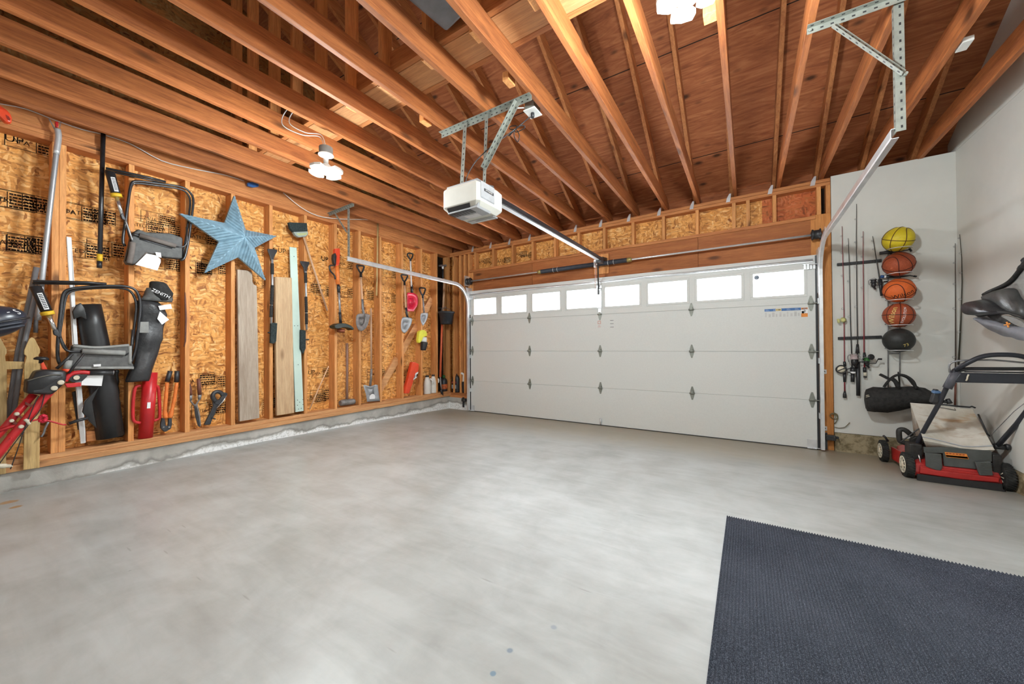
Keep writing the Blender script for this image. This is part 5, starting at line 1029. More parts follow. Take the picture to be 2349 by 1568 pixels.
build('shaft', MB().tube([(-4.760,4.377,2.602),(-4.760,4.387,2.346),(-4.760,4.398,2.170)], 0.013, 10), M_PAPER, s5_); build('foam_grip', MB().tube([(-4.765,4.407,2.198),(-4.765,4.411,2.056)], 0.021, 10), M_BLK, s5_)
blade(smooth([(-4.740,4.285,2.045),(-4.740,4.344,2.059),(-4.740,4.414,2.063),(-4.740,4.480,2.046),(-4.740,4.518,1.994),(-4.740,4.527,1.923),(-4.740,4.503,1.854),(-4.740,4.460,1.797),(-4.740,4.417,1.749),(-4.740,4.356,1.753),(-4.740,4.288,1.745),(-4.740,4.281,1.838),(-4.740,4.282,1.943)], 2, True), 0.035, M_REDP, s5_, 'scoop')
s6_ = thing('small_shovel', (-4.68, 4.6, 1.35), 'small D-handled spade hanging right of the red scoop', 'shovel')
dgrip([(-4.680,4.553,2.038),(-4.680,4.498,2.131),(-4.680,4.512,2.159),(-4.680,4.627,2.167),(-4.680,4.640,2.143),(-4.680,4.597,2.043)], s6_); build('grip_socket', MB().tube([(-4.680,4.572,2.059),(-4.680,4.577,1.990)], 0.017, 10), M_BLK, s6_)
build('shaft', MB().tube([(-4.680,4.579,1.996),(-4.680,4.591,1.862),(-4.680,4.605,1.727)], 0.014, 10), M_STEEL, s6_)
blade(smooth([(-4.660,4.512,1.719),(-4.660,4.593,1.738),(-4.660,4.675,1.731),(-4.660,4.654,1.638),(-4.660,4.591,1.544),(-4.660,4.554,1.519),(-4.660,4.511,1.576),(-4.660,4.497,1.647)], 3, True), 0.012, M_SHOVEL, s6_)
# lantern with yellow top
ln = thing('headlamp', (-4.68, 4.6, 0.98), 'yellow, white and black hand lamp hanging on a stud below the small spade', 'lamp')
build('yellow_shell', MB().prism(smooth([(-4.640,4.443,1.334),(-4.640,4.462,1.414),(-4.640,4.547,1.443),(-4.640,4.620,1.418),(-4.640,4.637,1.346),(-4.640,4.558,1.318),(-4.640,4.504,1.246),(-4.640,4.456,1.219),(-4.640,4.433,1.263)], 3, True), (-0.06, 0, 0)), M_LIME, ln, bevel=0.01)
build('white_neck', MB().tube([(-4.650,4.580,1.318),(-4.650,4.567,1.228)], [0.042, 0.05], 14), M_WHITE, ln); build('black_base', MB().tube([(-4.650,4.575,1.237),(-4.650,4.572,1.210),(-4.650,4.554,1.121),(-4.650,4.552,1.097)], [0.062, 0.06, 0.05, 0.044], 16), M_BLK, ln)
# chainsaw scabbard case
sc_ = thing('orange_case', (-4.72, 4.35, 0.33), 'long orange-red plastic case leaning in the bay left of the white jugs', 'case')
cpts = [(-4.680,4.338,0.910),(-4.680,4.407,0.902),(-4.680,4.488,0.868),(-4.680,4.477,0.766),(-4.680,4.366,0.597),(-4.680,4.273,0.394),(-4.680,4.186,0.404),(-4.680,4.191,0.492),(-4.680,4.252,0.641)]
build('case_body', MB().prism(cpts, (-0.07, 0, 0)), M_ORED, sc_, bevel=0.015)
lb = MB().prism([(-4.677,4.403,0.721),(-4.677,4.465,0.740),(-4.677,4.426,0.642),(-4.677,4.347,0.608)], (0.002, 0, 0), 0); lb.prism([(-4.674,4.386,0.687),(-4.674,4.452,0.707),(-4.674,4.433,0.666),(-4.674,4.363,0.640)], (0.002, 0, 0), 1); lb.prism([(-4.672,4.403,0.707),(-4.672,4.427,0.714),(-4.672,4.394,0.634),(-4.672,4.370,0.625)], (0.002, 0, 0), 0); build('case_label', lb, [M_PAPER, M_INKB], sc_)
# two white jugs
def jug(c, h, ry, rx, label):
    t = thing('white_jug', c, label, 'jug', 'white jugs on the sill')
    rr = [(0.98, 0), (1, 0.02), (1, 0.5), (0.97, 0.62), (0.82, 0.74), (0.6, 0.86), (0.42, 0.95)]
    build('bottle', MB().loft([[V(c[0] + rx * f * math.cos(a * math.pi / 8) * 0.9, c[1] + ry * f * math.sin(a * math.pi / 8), c[2] + h * hh) for a in range(16)] for f, hh in rr]), plain('milky_plastic', (0.74, 0.71, 0.66), 0.4, 0, 0.4, 0.03), t)
    build('cap', MB().lathe([(0.03, 0), (0.03, 0.025), (0.026, 0.03)], (c[0], c[1], c[2] + h * 0.94), n=16), M_IRON, t)
    build('jug_handle', MB().tube(smooth([(c[0] + rx * 0.55, c[1] + ry * 0.5, c[2] + h * 0.84), (c[0] + rx * 1.05, c[1] + ry * 0.8, c[2] + h * 0.74), (c[0] + rx * 0.9, c[1] + ry * 0.9, c[2] + h * 0.56)], 4), 0.014, 8), M_WHITE, t)
pj = [(-4.790,4.781,0.344),(-4.790,4.933,0.340),(-4.790,4.790,0.632)]
jug((-4.79, pj[0][1], 0.33), 0.31, 0.068, 0.07, 'white plastic jug standing on the sill beside the orange case'); jug((-4.79, pj[1][1], 0.33), 0.315, 0.068, 0.07, 'white plastic jug standing on the sill nearer the corner')
# bucket and long tools in the dark corner bay
bk = thing('bucket', (-4.63, 5.1, 1.25), 'black bucket hanging high in the corner bay', 'bucket')
pb = [(-4.620,5.063,1.784),(-4.620,5.056,1.560)]; hh = (Vector(pb[0]) - Vector(pb[1])).length
build('pail', MB().lathe([(0.105, 0), (0.135, hh - 0.03), (0.148, hh - 0.028), (0.15, hh), (0.138, hh), (0.13, hh - 0.02), (0.1, 0.012)], (-4.58, pb[1][1], pb[1][2]), n=28), M_BUCK, bk)
build('bail', MB().tube(smooth([(-4.58, pb[0][1] - 0.148, pb[0][2] - 0.02), (-4.6, pb[0][1] - 0.1, pb[0][2] + 0.05), (-4.62, pb[0][1], pb[0][2] + 0.075), (-4.6, pb[0][1] + 0.1, pb[0][2] + 0.05), (-4.58, pb[0][1] + 0.148, pb[0][2] - 0.02)], 4), 0.004, 6), M_STEEL, bk)
build('hook', MB().tube([(-4.84, pb[0][1], pb[0][2] + 0.08), (-4.61, pb[0][1], pb[0][2] + 0.07), (-4.605, pb[0][1], pb[0][2] + 0.1)], 0.005, 6), M_STEEL, bk)
sq = thing('squeegee', (-4.78, 5.1, 1.9), 'squeegee with a pale handle hanging head up above the bucket', 'squeegee')
build('squeegee_head', MB().bar(*[(-4.780,5.097,2.647),(-4.780,5.259,2.679)], (0.05, 0, 0), (0, 0, 0.03)), M_STEEL, sq); build('yoke', MB().tube([(-4.780,5.182,2.658),(-4.780,5.187,2.599)], [0.025, 0.016], 8), M_PAPER, sq); build('handle', MB().tube([(-4.780,5.187,2.609),(-4.780,5.186,2.471),(-4.780,5.199,2.286)], 0.016, 8), M_BLK, sq)
rk = thing('garden_tool', (-4.76, 5.08, 0.33), 'long orange-red handled tool standing behind the bucket in the corner bay', 'tool')
build('handle', MB().tube([(-4.695,5.065,1.576),(-4.695,5.043,1.192),(-4.695,5.011,0.610)], 0.02, 10), plain('orange_handle', (0.62, 0.12, 0.05)), rk); build('upper_handle', MB().tube([(-4.695,5.130,2.405),(-4.695,5.114,2.102),(-4.695,5.095,1.806)], 0.019, 10), W_HANDLE, rk)
build('fork', MB().tube([(-4.690,5.006,0.610),(-4.690,5.018,0.466),(-4.690,5.040,0.369)], 0.012, 8), M_STEEL, rk); build('tip', MB().tube([(-4.700,5.029,0.379),(-4.700,5.056,0.324),(-4.700,5.083,0.264)], [0.02, 0.024, 0.006], 8), M_BLK, rk)
sp_ = thing('spray_bottle', (-4.80, 5.12, 0.33), 'spray can with an orange label in the corner bay', 'bottle')
p = [(-4.800,5.215,0.364)][0]
build('can', MB().lathe([(0.062, 0), (0.066, 0.01), (0.066, 0.19), (0.05, 0.225), (0.03, 0.24)], (-4.80, p[1], 0.33), n=18), M_IRON, sp_); build('label_band', MB().lathe([(0.067, 0.04), (0.0675, 0.05), (0.0675, 0.12), (0.067, 0.13)], (-4.80, p[1], 0.33), n=18), plain('orange_band', (0.55, 0.13, 0.04), 0.5, 0, 0.4, 0.5, 30), sp_); build('trigger', MB().lathe([(0.022, 0.235), (0.026, 0.26), (0.03, 0.285), (0.01, 0.3)], (-4.80, p[1], 0.33), n=12), M_GREEN, sp_)
p = [(-4.645,5.360,0.334)][0]; bo = thing('oil_jug', (p[0], 5.37, 0.30), 'black oil jug with a small label in the corner of the door wall', 'jug')
build('bottle', MB().loft([[V(p[0] + 0.085 * f * math.cos(a * math.pi / 8), 5.38 + 0.05 * f * math.sin(a * math.pi / 8), 0.30 + hh) for a in range(16)] for f, hh in ((0.97, 0), (1, 0.02), (1, 0.24), (0.85, 0.29), (0.5, 0.32))]), M_BLK, bo); build('cap', MB().lathe([(0.028, 0.32), (0.028, 0.345)], (p[0], 5.38, 0.30), n=14), M_BLK, bo); build('bottle_label', MB().box((p[0] - 0.06, 5.328, 0.37), (p[0] + 0.05, 5.334, 0.44), 0).box((p[0] - 0.06, 5.326, 0.47), (p[0] + 0.05, 5.334, 0.50), 1), [plain('grey_label', (0.3, 0.33, 0.34)), plain('maroon_label', (0.25, 0.05, 0.06))], bo)
p = [(-4.443,5.360,0.340)][0]; so = thing('spray_bottle', (p[0], 5.36, 0.30), 'dark spray bottle with a white handle behind the left door track foot', 'bottle')
build('bottle', MB().loft([[V(p[0] + 0.07 * f * math.cos(a * math.pi / 8), 5.37 + 0.045 * f * math.sin(a * math.pi / 8), 0.30 + hh) for a in range(16)] for f, hh in ((0.6, 0), (0.75, 0.03), (1, 0.17), (0.9, 0.2), (0.4, 0.215))]), M_BLK, so); build('spray_handle', MB().tube(smooth([(p[0], 5.36, 0.51), (p[0] + 0.012, 5.35, 0.58), (p[0] + 0.02, 5.34, 0.64), (p[0] - 0.03, 5.33, 0.665)], 4), 0.02, 10), M_WHITE, so)

# ================================================================ far left foreground: picket panel, red machine, helmet
pk = thing('picket_fence_panel', (-4.67, 0.3, 0.24), 'section of dog-eared wooden picket fence leaning on the left wall', 'fence panel')
pc = [*[(-4.655,0.457,1.257),(-4.655,0.471,1.247),(-4.655,0.498,1.163),(-4.655,0.498,1.137),(-4.655,0.490,1.118)], *[(-4.655,0.499,1.031),(-4.655,0.501,0.727),(-4.655,0.499,0.540),(-4.655,0.498,0.244),(-4.655,0.421,0.250),(-4.655,0.424,0.555),(-4.655,0.423,1.051)], *[(-4.655,0.433,1.100),(-4.655,0.433,1.114),(-4.655,0.422,1.126),(-4.655,0.422,1.158),(-4.655,0.445,1.244)]]
build('picket', MB().prism(pc, (-0.018, 0, 0)), W_PINE, pk, bevel=0.003)
dyp = Vector([(-4.655,0.325,0.692)][0]) - Vector([(-4.655,0.460,0.671)][0])
build('picket', MB().prism(shift(pc, (0, dyp.y - 0.02, 0)), (-0.018, 0, 0)), W_PINE, pk, bevel=0.003)
for q in ([(-4.674,0.294,1.081),(-4.674,0.424,1.070),(-4.674,0.424,1.016),(-4.674,0.294,1.014)], [(-4.674,0.296,0.515),(-4.674,0.426,0.503),(-4.674,0.426,0.451),(-4.674,0.296,0.462)]): build('fence_rail', MB().prism(q, (-0.03, 0, 0)), W_PINE, pk, bevel=0.003)

X0 = -4.50
rm = thing('red_machine', (X0, 0.4, 0.3), 'red twin-tube machine frame with black shroud and grip, at the left edge', 'machine')
tA = [(-4.530,0.267,0.500),(-4.530,0.307,0.566),(-4.530,0.376,0.690),(-4.530,0.456,0.828)]; tB = [(-4.490,0.265,0.365),(-4.490,0.305,0.440),(-4.490,0.409,0.635),(-4.490,0.516,0.824),(-4.490,0.536,0.858)]
build('frame_tube', MB().tube(tA, 0.0225, 12), M_RED, rm); build('frame_tube', MB().tube(tB, 0.0255, 12), M_RED, rm)
build('brace_tube', MB().tube([(-4.505,0.285,0.581),(-4.505,0.326,0.599),(-4.505,0.375,0.613),(-4.505,0.421,0.638)], 0.0125, 10), M_RED, rm)
for p, q in zip([(-4.510,0.414,0.769),(-4.510,0.376,0.692),(-4.510,0.354,0.649)], [(-4.490,0.451,0.736),(-4.490,0.423,0.633),(-4.490,0.396,0.599)]): build('cross_bar', MB().bar(p, q, (0.03, 0, 0), (0, 0, 0.02)), plain('dull_red', (0.20, 0.05, 0.04)), rm)
for p, r_ in zip([(-4.465,0.374,0.699),(-4.465,0.352,0.654),(-4.465,0.393,0.604),(-4.465,0.419,0.645),(-4.465,0.347,0.531)], (0.013, 0.012, 0.014, 0.012, 0.005)): build('bolt', MB().lathe([(r_, -0.012), (r_, 0.006), (r_ * 0.6, 0.014)], p, (1, 0, 0), 10), M_CREAM if r_ > 0.006 else M_RED, rm)
build('pin', MB().tube([(-4.455,0.409,0.656),(-4.455,0.422,0.634),(-4.455,0.429,0.615)], 0.009, 8), M_CREAM, rm)
sp = smooth([(-4.470,0.415,0.940),(-4.470,0.433,0.946),(-4.470,0.442,0.970),(-4.470,0.453,0.998),(-4.470,0.472,1.007),(-4.470,0.502,1.011),(-4.470,0.556,1.004),(-4.470,0.596,0.994),(-4.470,0.601,0.959),(-4.470,0.596,0.913),(-4.470,0.568,0.869),(-4.470,0.533,0.826),(-4.470,0.487,0.828),(-4.470,0.443,0.836),(-4.470,0.411,0.849),(-4.470,0.412,0.896)], 2, True)
def dome(pts, x_out, k=0.8):
    c = sum((Vector(p) for p in pts), Vector()) / len(pts)
    return [[Vector(p) for p in pts], [Vector(p) + V(x_out * 0.6, 0, 0) for p in pts], [c + (Vector(p) - c) * k + V(x_out, 0, 0) for p in pts]]
build('shroud', MB().loft(dome(sp, 0.05, 0.86) , 0, True).prism([Vector(p) for p in sp], (-0.09, 0, 0)), M_BLK, rm)
sh_ = build('shroud_cheek', MB().prism([(-4.418,0.482,0.868),(-4.418,0.546,0.937),(-4.418,0.585,0.959),(-4.418,0.587,0.919),(-4.418,0.527,0.833),(-4.418,0.441,0.844),(-4.418,0.439,0.864)], (-0.02, 0, 0)), M_BLK, rm, bevel=0.006)
for p in [(-4.415,0.571,0.911),(-4.415,0.539,0.871)]: build('shroud_screw', MB().lathe([(0.018, 0), (0.018, 0.004), (0.009, 0.005)], p, (1, 0, 0), 14), M_CREAM, rm)
build('crest_line', MB().tube(smooth([(-4.418,0.416,0.936),(-4.418,0.466,0.956),(-4.418,0.519,0.970),(-4.418,0.573,0.970)], 3), 0.004, 6), plain('worn_edge', (0.12, 0.11, 0.09)), rm)
build('knob_stalk', MB().prism([(-4.500,0.484,1.063),(-4.500,0.498,1.068),(-4.500,0.518,1.010),(-4.500,0.490,1.010)], (-0.03, 0, 0)), M_ORED, rm, bevel=0.005)
p = [(-4.510,0.488,1.088)][0]; build('knob', MB().lathe([(0.01, -0.03), (0.012, -0.006), (0.037, -0.004), (0.038, 0.008), (0.024, 0.02)], p, (0, 0.1, 1), 18), M_BLK, rm)
build('lever_arm', MB().tube(smooth([(-4.460,0.597,0.916),(-4.460,0.615,0.955),(-4.460,0.644,0.976),(-4.460,0.681,0.980),(-4.460,0.726,0.973)], 4), 0.016, 10), M_RED, rm)
build('lower_arm', MB().prism([(-4.460,0.595,0.898),(-4.460,0.679,0.901),(-4.460,0.683,0.867),(-4.460,0.607,0.865)], (-0.03, 0, 0)), M_RED, rm, bevel=0.005)
build('hand_grip', MB().tube([(-4.460,0.725,0.972),(-4.460,0.854,0.965)], 0.0195, 12), M_BLK, rm); build('grip_end', MB().tube([(-4.460,0.853,0.965),(-4.460,0.859,0.964)], 0.019, 12), M_STEEL, rm)
build('latch_plate', MB().prism([(-4.452,0.610,0.928),(-4.452,0.634,0.960),(-4.452,0.710,0.963),(-4.452,0.712,0.945),(-4.452,0.685,0.909),(-4.452,0.635,0.904)], (-0.025, 0, 0)), M_BLK, rm, bevel=0.004)
p = [(-4.448,0.654,0.940)][0]; build('latch_nut', MB().lathe([(0.018, 0), (0.017, 0.006)], p, (1, 0, 0), 12), M_CREAM, rm)
build('stop_rod', MB().tube([(-4.450,0.614,0.978),(-4.450,0.694,1.127)], 0.0085, 8).tube([(-4.460,0.555,1.015),(-4.460,0.635,1.127)], 0.010, 8), M_BLK, rm)
build('control_cylinder', MB().tube([(-4.470,0.616,1.072),(-4.470,0.608,1.008)], 0.022, 12), M_LGREYF, rm); build('cylinder_foot', MB().tube([(-4.470,0.608,1.010),(-4.470,0.605,0.987)], 0.024, 12), M_ORED, rm)
build('hang_card', MB().prism([(-4.475,0.686,0.953),(-4.475,0.803,0.948),(-4.475,0.794,0.860),(-4.475,0.684,0.876)], (-0.003, 0, 0)), M_PAPER, rm)
build('tie_rod', MB().tube(smooth([(-4.470,0.425,0.634),(-4.470,0.451,0.639),(-4.470,0.480,0.642),(-4.470,0.503,0.633),(-4.470,0.550,0.606),(-4.470,0.589,0.582),(-4.470,0.606,0.581)], 3), 0.006, 8), M_RED, rm)
cl = MB()
for k in range(8):
    a = k * 0.785; p = Vector([(-4.465,0.492,0.646)][0]); cl.ell(p + V(0.01 * math.sin(k), 0.013 * math.cos(a), 0.022 * math.sin(a)), (0.014, 0.013, 0.013), n=8, k=6)
build('tie_wing', cl, M_REDP, rm)
build('foot_grip', MB().tube([(-4.600,0.638,0.568),(-4.600,0.682,0.584),(-4.600,0.739,0.596)], 0.012, 10), M_BLK, rm)
build('control_cable', MB().tube(smooth([(-4.455,0.501,0.852),(-4.455,0.479,0.719),(-4.455,0.435,0.634),(-4.455,0.371,0.507),(-4.455,0.296,0.354)], 4), 0.003, 5).tube(smooth([(-4.455,0.471,0.819),(-4.455,0.449,0.751),(-4.455,0.406,0.581),(-4.455,0.378,0.447),(-4.455,0.347,0.311)], 4), 0.003, 5), M_BLK, rm)
build('wheel_hub', MB().tube([(-4.460,0.283,0.351),(-4.460,0.329,0.338),(-4.460,0.330,0.338),(-4.460,0.347,0.333),(-4.460,0.357,0.328)], [0.016, 0.016, 0.0125, 0.0125, 0.004], 12), M_CREAM, rm)
build('chain_tail', MB().tube(smooth([(-4.620,0.536,0.596),(-4.620,0.520,0.552),(-4.620,0.514,0.516),(-4.620,0.501,0.488)], 3), 0.007, 6), M_STEEL, rm)
hm_ = thing('helmet', (-4.47, -0.02, 1.28), 'dark bicycle helmet with pale lettering at the left edge', 'helmet')
hc = Vector([(-4.450,0.238,1.350)][0]); Mh = Matrix.Rotation(0.32, 3, 'X')
build('shell', MB().ell(hc, (0.11, 0.19, 0.112), Mh, 28, 16), M_NAVY, hm_)
build('rim', MB().tube([hc + Mh @ V(0.112 * math.cos(t * math.pi / 16), 0.192 * math.sin(t * math.pi / 16), -0.015) for t in range(32)], 0.007, 6, closed=True), M_BLK, hm_)
vb = MB()
for k in (-1, 1): vb.tube([hc + Mh @ V(0.104 * math.cos(a_) + 0.008, 0.185 * math.sin(a_) * 0.9, -0.05 + 0.012 * k) for a_ in [x * 0.15 for x in range(-3, 8)]], 0.009, 6)
build('vent', vb, M_SLATE, hm_)
def on_ell(u, v): 
    a = u; return hc + Mh @ V(0.113 * math.cos(v) * math.cos(a), 0.193 * math.cos(v) * math.sin(a), 0.115 * math.sin(v))
lt = MB()
for k, ch in enumerate('S0-S'): lt.text(ch, 0.06, None, fn=lambda v_, k=k: on_ell(0.05 + k * 0.3 + v_.x / 0.16, 0.62 + v_.y / 0.115 - 0.1 * k))
build('lettering', lt, M_PAPER, hm_)
build('hook', MB().tube([hc + V(-0.30, -0.02, 0.16), hc + V(0.0, -0.02, 0.16), hc + V(0.0, -0.02, 0.09)], 0.006, 6), M_STEEL, hm_)

# ================================================================ right side
YF = YW - 0.016
# rod racks
for nm, q, lab in (('upper', [(0.831,5.275,2.018),(1.182,5.275,2.018)], 'upper black rod rack strip on the drywall, left of the balls'), ('lower', [(0.830,5.275,1.221),(1.174,5.275,1.231)], 'lower black rod rack strip on the drywall, left of the black ball')):
    a, b = Vector(q[0]), Vector(q[1]); t = thing('rod_rack', ((a + b) / 2)[:], lab, 'rack', 'fishing rod racks')
    build('strip', MB().bar(a + V(0, 0.012, 0), b + V(0, 0.012, 0), (0, 0.02, 0), (0, 0, 0.03)), M_BLK, t, bevel=0.004)
    for k in range(7):
        c = lerp(a, b, (k + 0.5) / 7); build('clip', MB().box((c.x - 0.018, c.y - 0.008, c.z - 0.011), (c.x - 0.007, c.y + 0.01, c.z + 0.013)).box((c.x + 0.007, c.y - 0.008, c.z - 0.011), (c.x + 0.018, c.y + 0.01, c.z + 0.013)).box((c.x - 0.018, c.y + 0.0, c.z - 0.011), (c.x + 0.018, c.y + 0.01, c.z + 0.013)), M_BLK, t)
M_RODR = plain('red_rod', (0.22, 0.015, 0.025), 0.35); M_RODB = plain('dark_rod', (0.03, 0.03, 0.03), 0.35)
def rod(label, blank, m, grips, guides, reel=None, extras=None):
    t = thing('fishing_rod', (blank[-1][0], blank[-1][1], min(p[2] for p in blank + [q for g in grips for q in g[0]])), label, 'fishing rod', 'fishing rods on the wall')
    k = len(blank); build('blank', MB().tube(blank, [0.0022 + 0.0045 * i / (k - 1) for i in range(k)], 7), m, t)
    for pts, r_, mm in grips: build('grip', MB().tube(pts, r_, 10), mm, t)
    L = [(Vector(blank[i + 1]) - Vector(blank[i])).length for i in range(k - 1)]
    for i, f in enumerate(guides):
        s_ = f * sum(L); j = 0
        while j < k - 2 and s_ > L[j]: s_ -= L[j]; j += 1
        p = lerp(blank[j], blank[j + 1], min(1, s_ / L[j])); r_ = 0.006 + 0.006 * f
        build('line_guide', MB().tube([p + V(-r_ + r_ * math.cos(a * 0.628) - 0.003, -0.006, r_ * math.sin(a * 0.628)) for a in range(10)], 0.0016, 5, closed=True).tube([p, p + V(-0.006, -0.006, 0)], 0.0016, 5), M_STEEL, t)
    if reel: reel(t)
    return t
def spinning(t, c, s, m_spool, handle):
    c = Vector(c); build('reel_body', MB().ell(c, (0.022 * s, 0.026 * s, 0.034 * s), n=14, k=8).tube([c + V(0, 0, -0.02 * s), c + V(0.02 * s, 0.02 * s, -0.05 * s)], 0.009 * s, 8), M_BLK, t)
    build('spool', MB().lathe([(0.022 * s, 0), (0.03 * s, 0.004), (0.024 * s, 0.012), (0.024 * s, 0.03 * s), (0.031 * s, 0.036 * s), (0.02 * s, 0.042 * s)], c + V(0, 0, 0.02 * s), (0, 0, 1), 16), m_spool, t)
    build('bail', MB().tube(smooth([c + V(-0.035 * s, 0, 0.0), c + V(-0.042 * s, -0.02 * s, 0.05 * s), c + V(0, -0.035 * s, 0.07 * s), c + V(0.038 * s, -0.015 * s, 0.04 * s)], 4), 0.003, 6), M_STEEL, t)
    h = [c] + [c + Vector(q) for q in handle]; build('crank', MB().tube(h, 0.0045 * s, 7), M_BLK, t); build('crank_knob', MB().tube([h[-1], h[-1] + V(0.028 * s, -0.01, 0.0)], 0.010 * s, 9), M_BLK, t)
yr = 5.262
def reel1(t):
    c = Vector([(0.845,5.235,0.891)][0]); build('reel_ring', MB().tube([c + V(0.042 * math.cos(a * 0.393), 0.01 * math.sin(a * 0.8), 0.042 * math.sin(a * 0.393)) for a in range(16)], 0.006, 7, closed=True), M_BLK, t)
    build('reel_face', MB().lathe([(0.036, 0.0), (0.030, 0.012), (0.012, 0.02)], c, (0, -1, 0), 18), M_CREAM, t); build('reel_bar', MB().bar(c + V(-0.03, -0.02, -0.016), c + V(0.03, -0.02, 0.016), (0, 0.006, 0), (0, 0, 0.010)), M_BLK, t)
    build('crank', MB().tube([c + V(0.04, 0, 0), c + V(0.09, -0.01, 0.018)], 0.005, 6).tube([c + V(0.05, 0, -0.03), c + V(0.085, 0, -0.04)], 0.004, 6), M_BLK, t)
    build('lure', MB().tube([(0.827,5.240,1.430),(0.834,5.240,1.386)], 0.012, 8).lathe([(0.03, 0), (0.01, 0.01)], [(0.870,5.245,1.417)][0], (0.3, -1, 0.2), 7), plain('yellow_lure', (0.62, 0.60, 0.25)), t)
rod('red fishing rod nearest the door jamb, with a ring-faced reel', [*[(0.873,5.262,2.422),(0.876,5.262,2.015),(0.879,5.262,1.501),(0.876,5.262,0.972)], *[(0.875,5.262,0.752),(0.875,5.262,0.653)]], M_RODR, [([(0.876,5.262,0.973),(0.879,5.262,0.923)], 0.0125, M_BLK), ([(0.876,5.262,0.859),(0.876,5.262,0.755)], [0.016, 0.012], M_BLK), ([(0.876,5.262,0.659),(0.874,5.262,0.624),(0.874,5.262,0.587)], [0.008, 0.015, 0.016], M_BLK)], (0.06, 0.16, 0.3, 0.5), reel1)
def reel2(t):
    spinning(t, [(0.948,5.225,0.973)][0], 1.25, plain('pinkish_spool', (0.42, 0.33, 0.33)), [(0.055, -0.01, 0.0), (0.07, -0.02, 0.0)]); build('reel_seat', MB().tube([(0.940,5.250,0.914),(0.940,5.250,0.851)], 0.022, 10), M_BLK, t); build('seat_label', MB().tube([(0.940,5.248,0.869),(0.940,5.248,0.850)], 0.0225, 10), M_PAPER, t)
rod('thin black fishing rod with a big pinkish-spool reel', [*[(0.922,5.262,2.285),(0.927,5.262,2.009),(0.930,5.262,1.339),(0.935,5.262,1.036)], *[(0.937,5.262,0.765)]], M_RODB, [([(0.941,5.262,0.850),(0.938,5.262,0.760)], 0.0155, M_BLK)], (0.05, 0.3, 0.55), reel2)
rod('thickest black fishing rod, longest in the rack', [*[(0.992,5.262,2.636),(0.986,5.262,2.288),(0.983,5.262,1.654),(0.983,5.262,1.163),(0.982,5.262,0.626)]], M_RODB, [([(0.983,5.262,1.157),(0.981,5.262,1.062)], [0.01, 0.017], M_BLK), ([(0.983,5.262,0.967),(0.983,5.262,0.778),(0.982,5.262,0.616)], 0.0165, M_BLK)], (0.08, 0.2, 0.33, 0.54))
def reel4(t):
    spinning(t, [(1.047,5.225,0.960)][0], 0.95, M_GREEN, [(0.065, -0.01, 0.0), (0.08, -0.02, 0.045)]); build('drag_knob', MB().lathe([(0.026, 0), (0.03, 0.008), (0.022, 0.016)], [(1.073,5.210,1.025)][0], (0.3, -1, 0.1), 14), M_BLK, t)
rod('red-butted fishing rod with a small green reel', [*[(1.040,5.262,2.339),(1.036,5.262,1.996),(1.035,5.262,1.492),(1.033,5.262,1.084)], *[(1.035,5.262,0.864)]], M_RODR, [([(1.035,5.262,1.070),(1.037,5.262,0.989)], [0.01, 0.0165], M_BLK), ([(1.035,5.262,0.916),(1.036,5.262,0.864)], 0.0145, M_BLK), ([(1.038,5.262,0.864),(1.039,5.262,0.822)], 0.013, M_CREAM), ([(1.039,5.262,0.825),(1.038,5.262,0.808)], 0.014, M_BLK)], (0.04, 0.18, 0.4), reel4)
def reel5(t): spinning(t, [(1.108,5.235,1.768)][0], 0.9, M_BLK, [(0.04, 0.0, -0.01), (0.075, -0.02, 0.02)])
rod('short slanting fishing rod with its reel touching the third ball', [*[(1.113,5.262,2.276),(1.140,5.262,2.015),(1.160,5.262,1.823),(1.165,5.262,1.785)]], M_RODB, [([(1.160,5.250,1.821),(1.165,5.250,1.745),(1.173,5.250,1.651)], [0.017, 0.015, 0.013], M_BLK), ([(1.150,5.255,1.823),(1.169,5.255,1.821)], 0.008, M_BLK)], (0.1, 0.28), reel5)
rod('left of two long fishing rods standing in the right corner', [(1.691,5.265,2.114),(1.686,5.265,1.601),(1.679,5.265,0.985),(1.670,5.265,0.563)], plain('brown_rod', (0.06, 0.04, 0.03)), [([(1.677,5.265,0.785),(1.670,5.265,0.563)], 0.008, M_BROWN)], (0.02, 0.12, 0.25, 0.4, 0.7))
rod('right of two long fishing rods standing in the right corner, slightly bowed', [(1.700,5.202,2.182),(1.700,5.172,1.954),(1.700,5.172,1.730),(1.700,5.208,1.382),(1.700,5.271,0.964)], plain('olive_rod', (0.05, 0.045, 0.03)), [([(1.700,5.263,1.014),(1.700,5.277,0.957)], 0.007, M_BLK)], (0.03, 0.15, 0.3, 0.5, 0.75))
# ball rack and balls
br_ = thing('ball_rack', (1.35, 5.25, 0.55), 'grey wire wall rack holding the column of balls', 'rack')
YBA = 5.155
for q in ([(1.232,5.285,2.122),(1.220,5.285,1.176),(1.216,5.285,0.715)], [(1.319,5.285,1.844),(1.308,5.285,1.175),(1.300,5.285,0.720)]): build('upright', MB().tube(q, 0.0055, 8), M_STEEL, br_)
BC = [(1.275,5.155,2.192),(1.275,5.155,1.947),(1.274,5.155,1.687),(1.269,5.155,1.440),(1.266,5.155,1.194)]
BR = 0.118
for c in BC:
    z = c[2] - BR * 0.93; x = c[0]
    build('ball_hoop', MB().tube(rnd([(x - 0.06, 5.285, z + 0.03), (x - 0.085, 5.08, z + 0.01), (x - 0.05, 5.045, z + 0.012), (x + 0.05, 5.045, z + 0.012), (x + 0.085, 5.08, z + 0.01), (x + 0.06, 5.285, z + 0.03)], 0.03, 4), 0.004, 7), M_GALV, br_)
    build('cross_wire', MB().tube([(x - 0.07, 5.288, z + 0.03), (x + 0.07, 5.288, z + 0.03)], 0.004, 6), M_STEEL, br_)
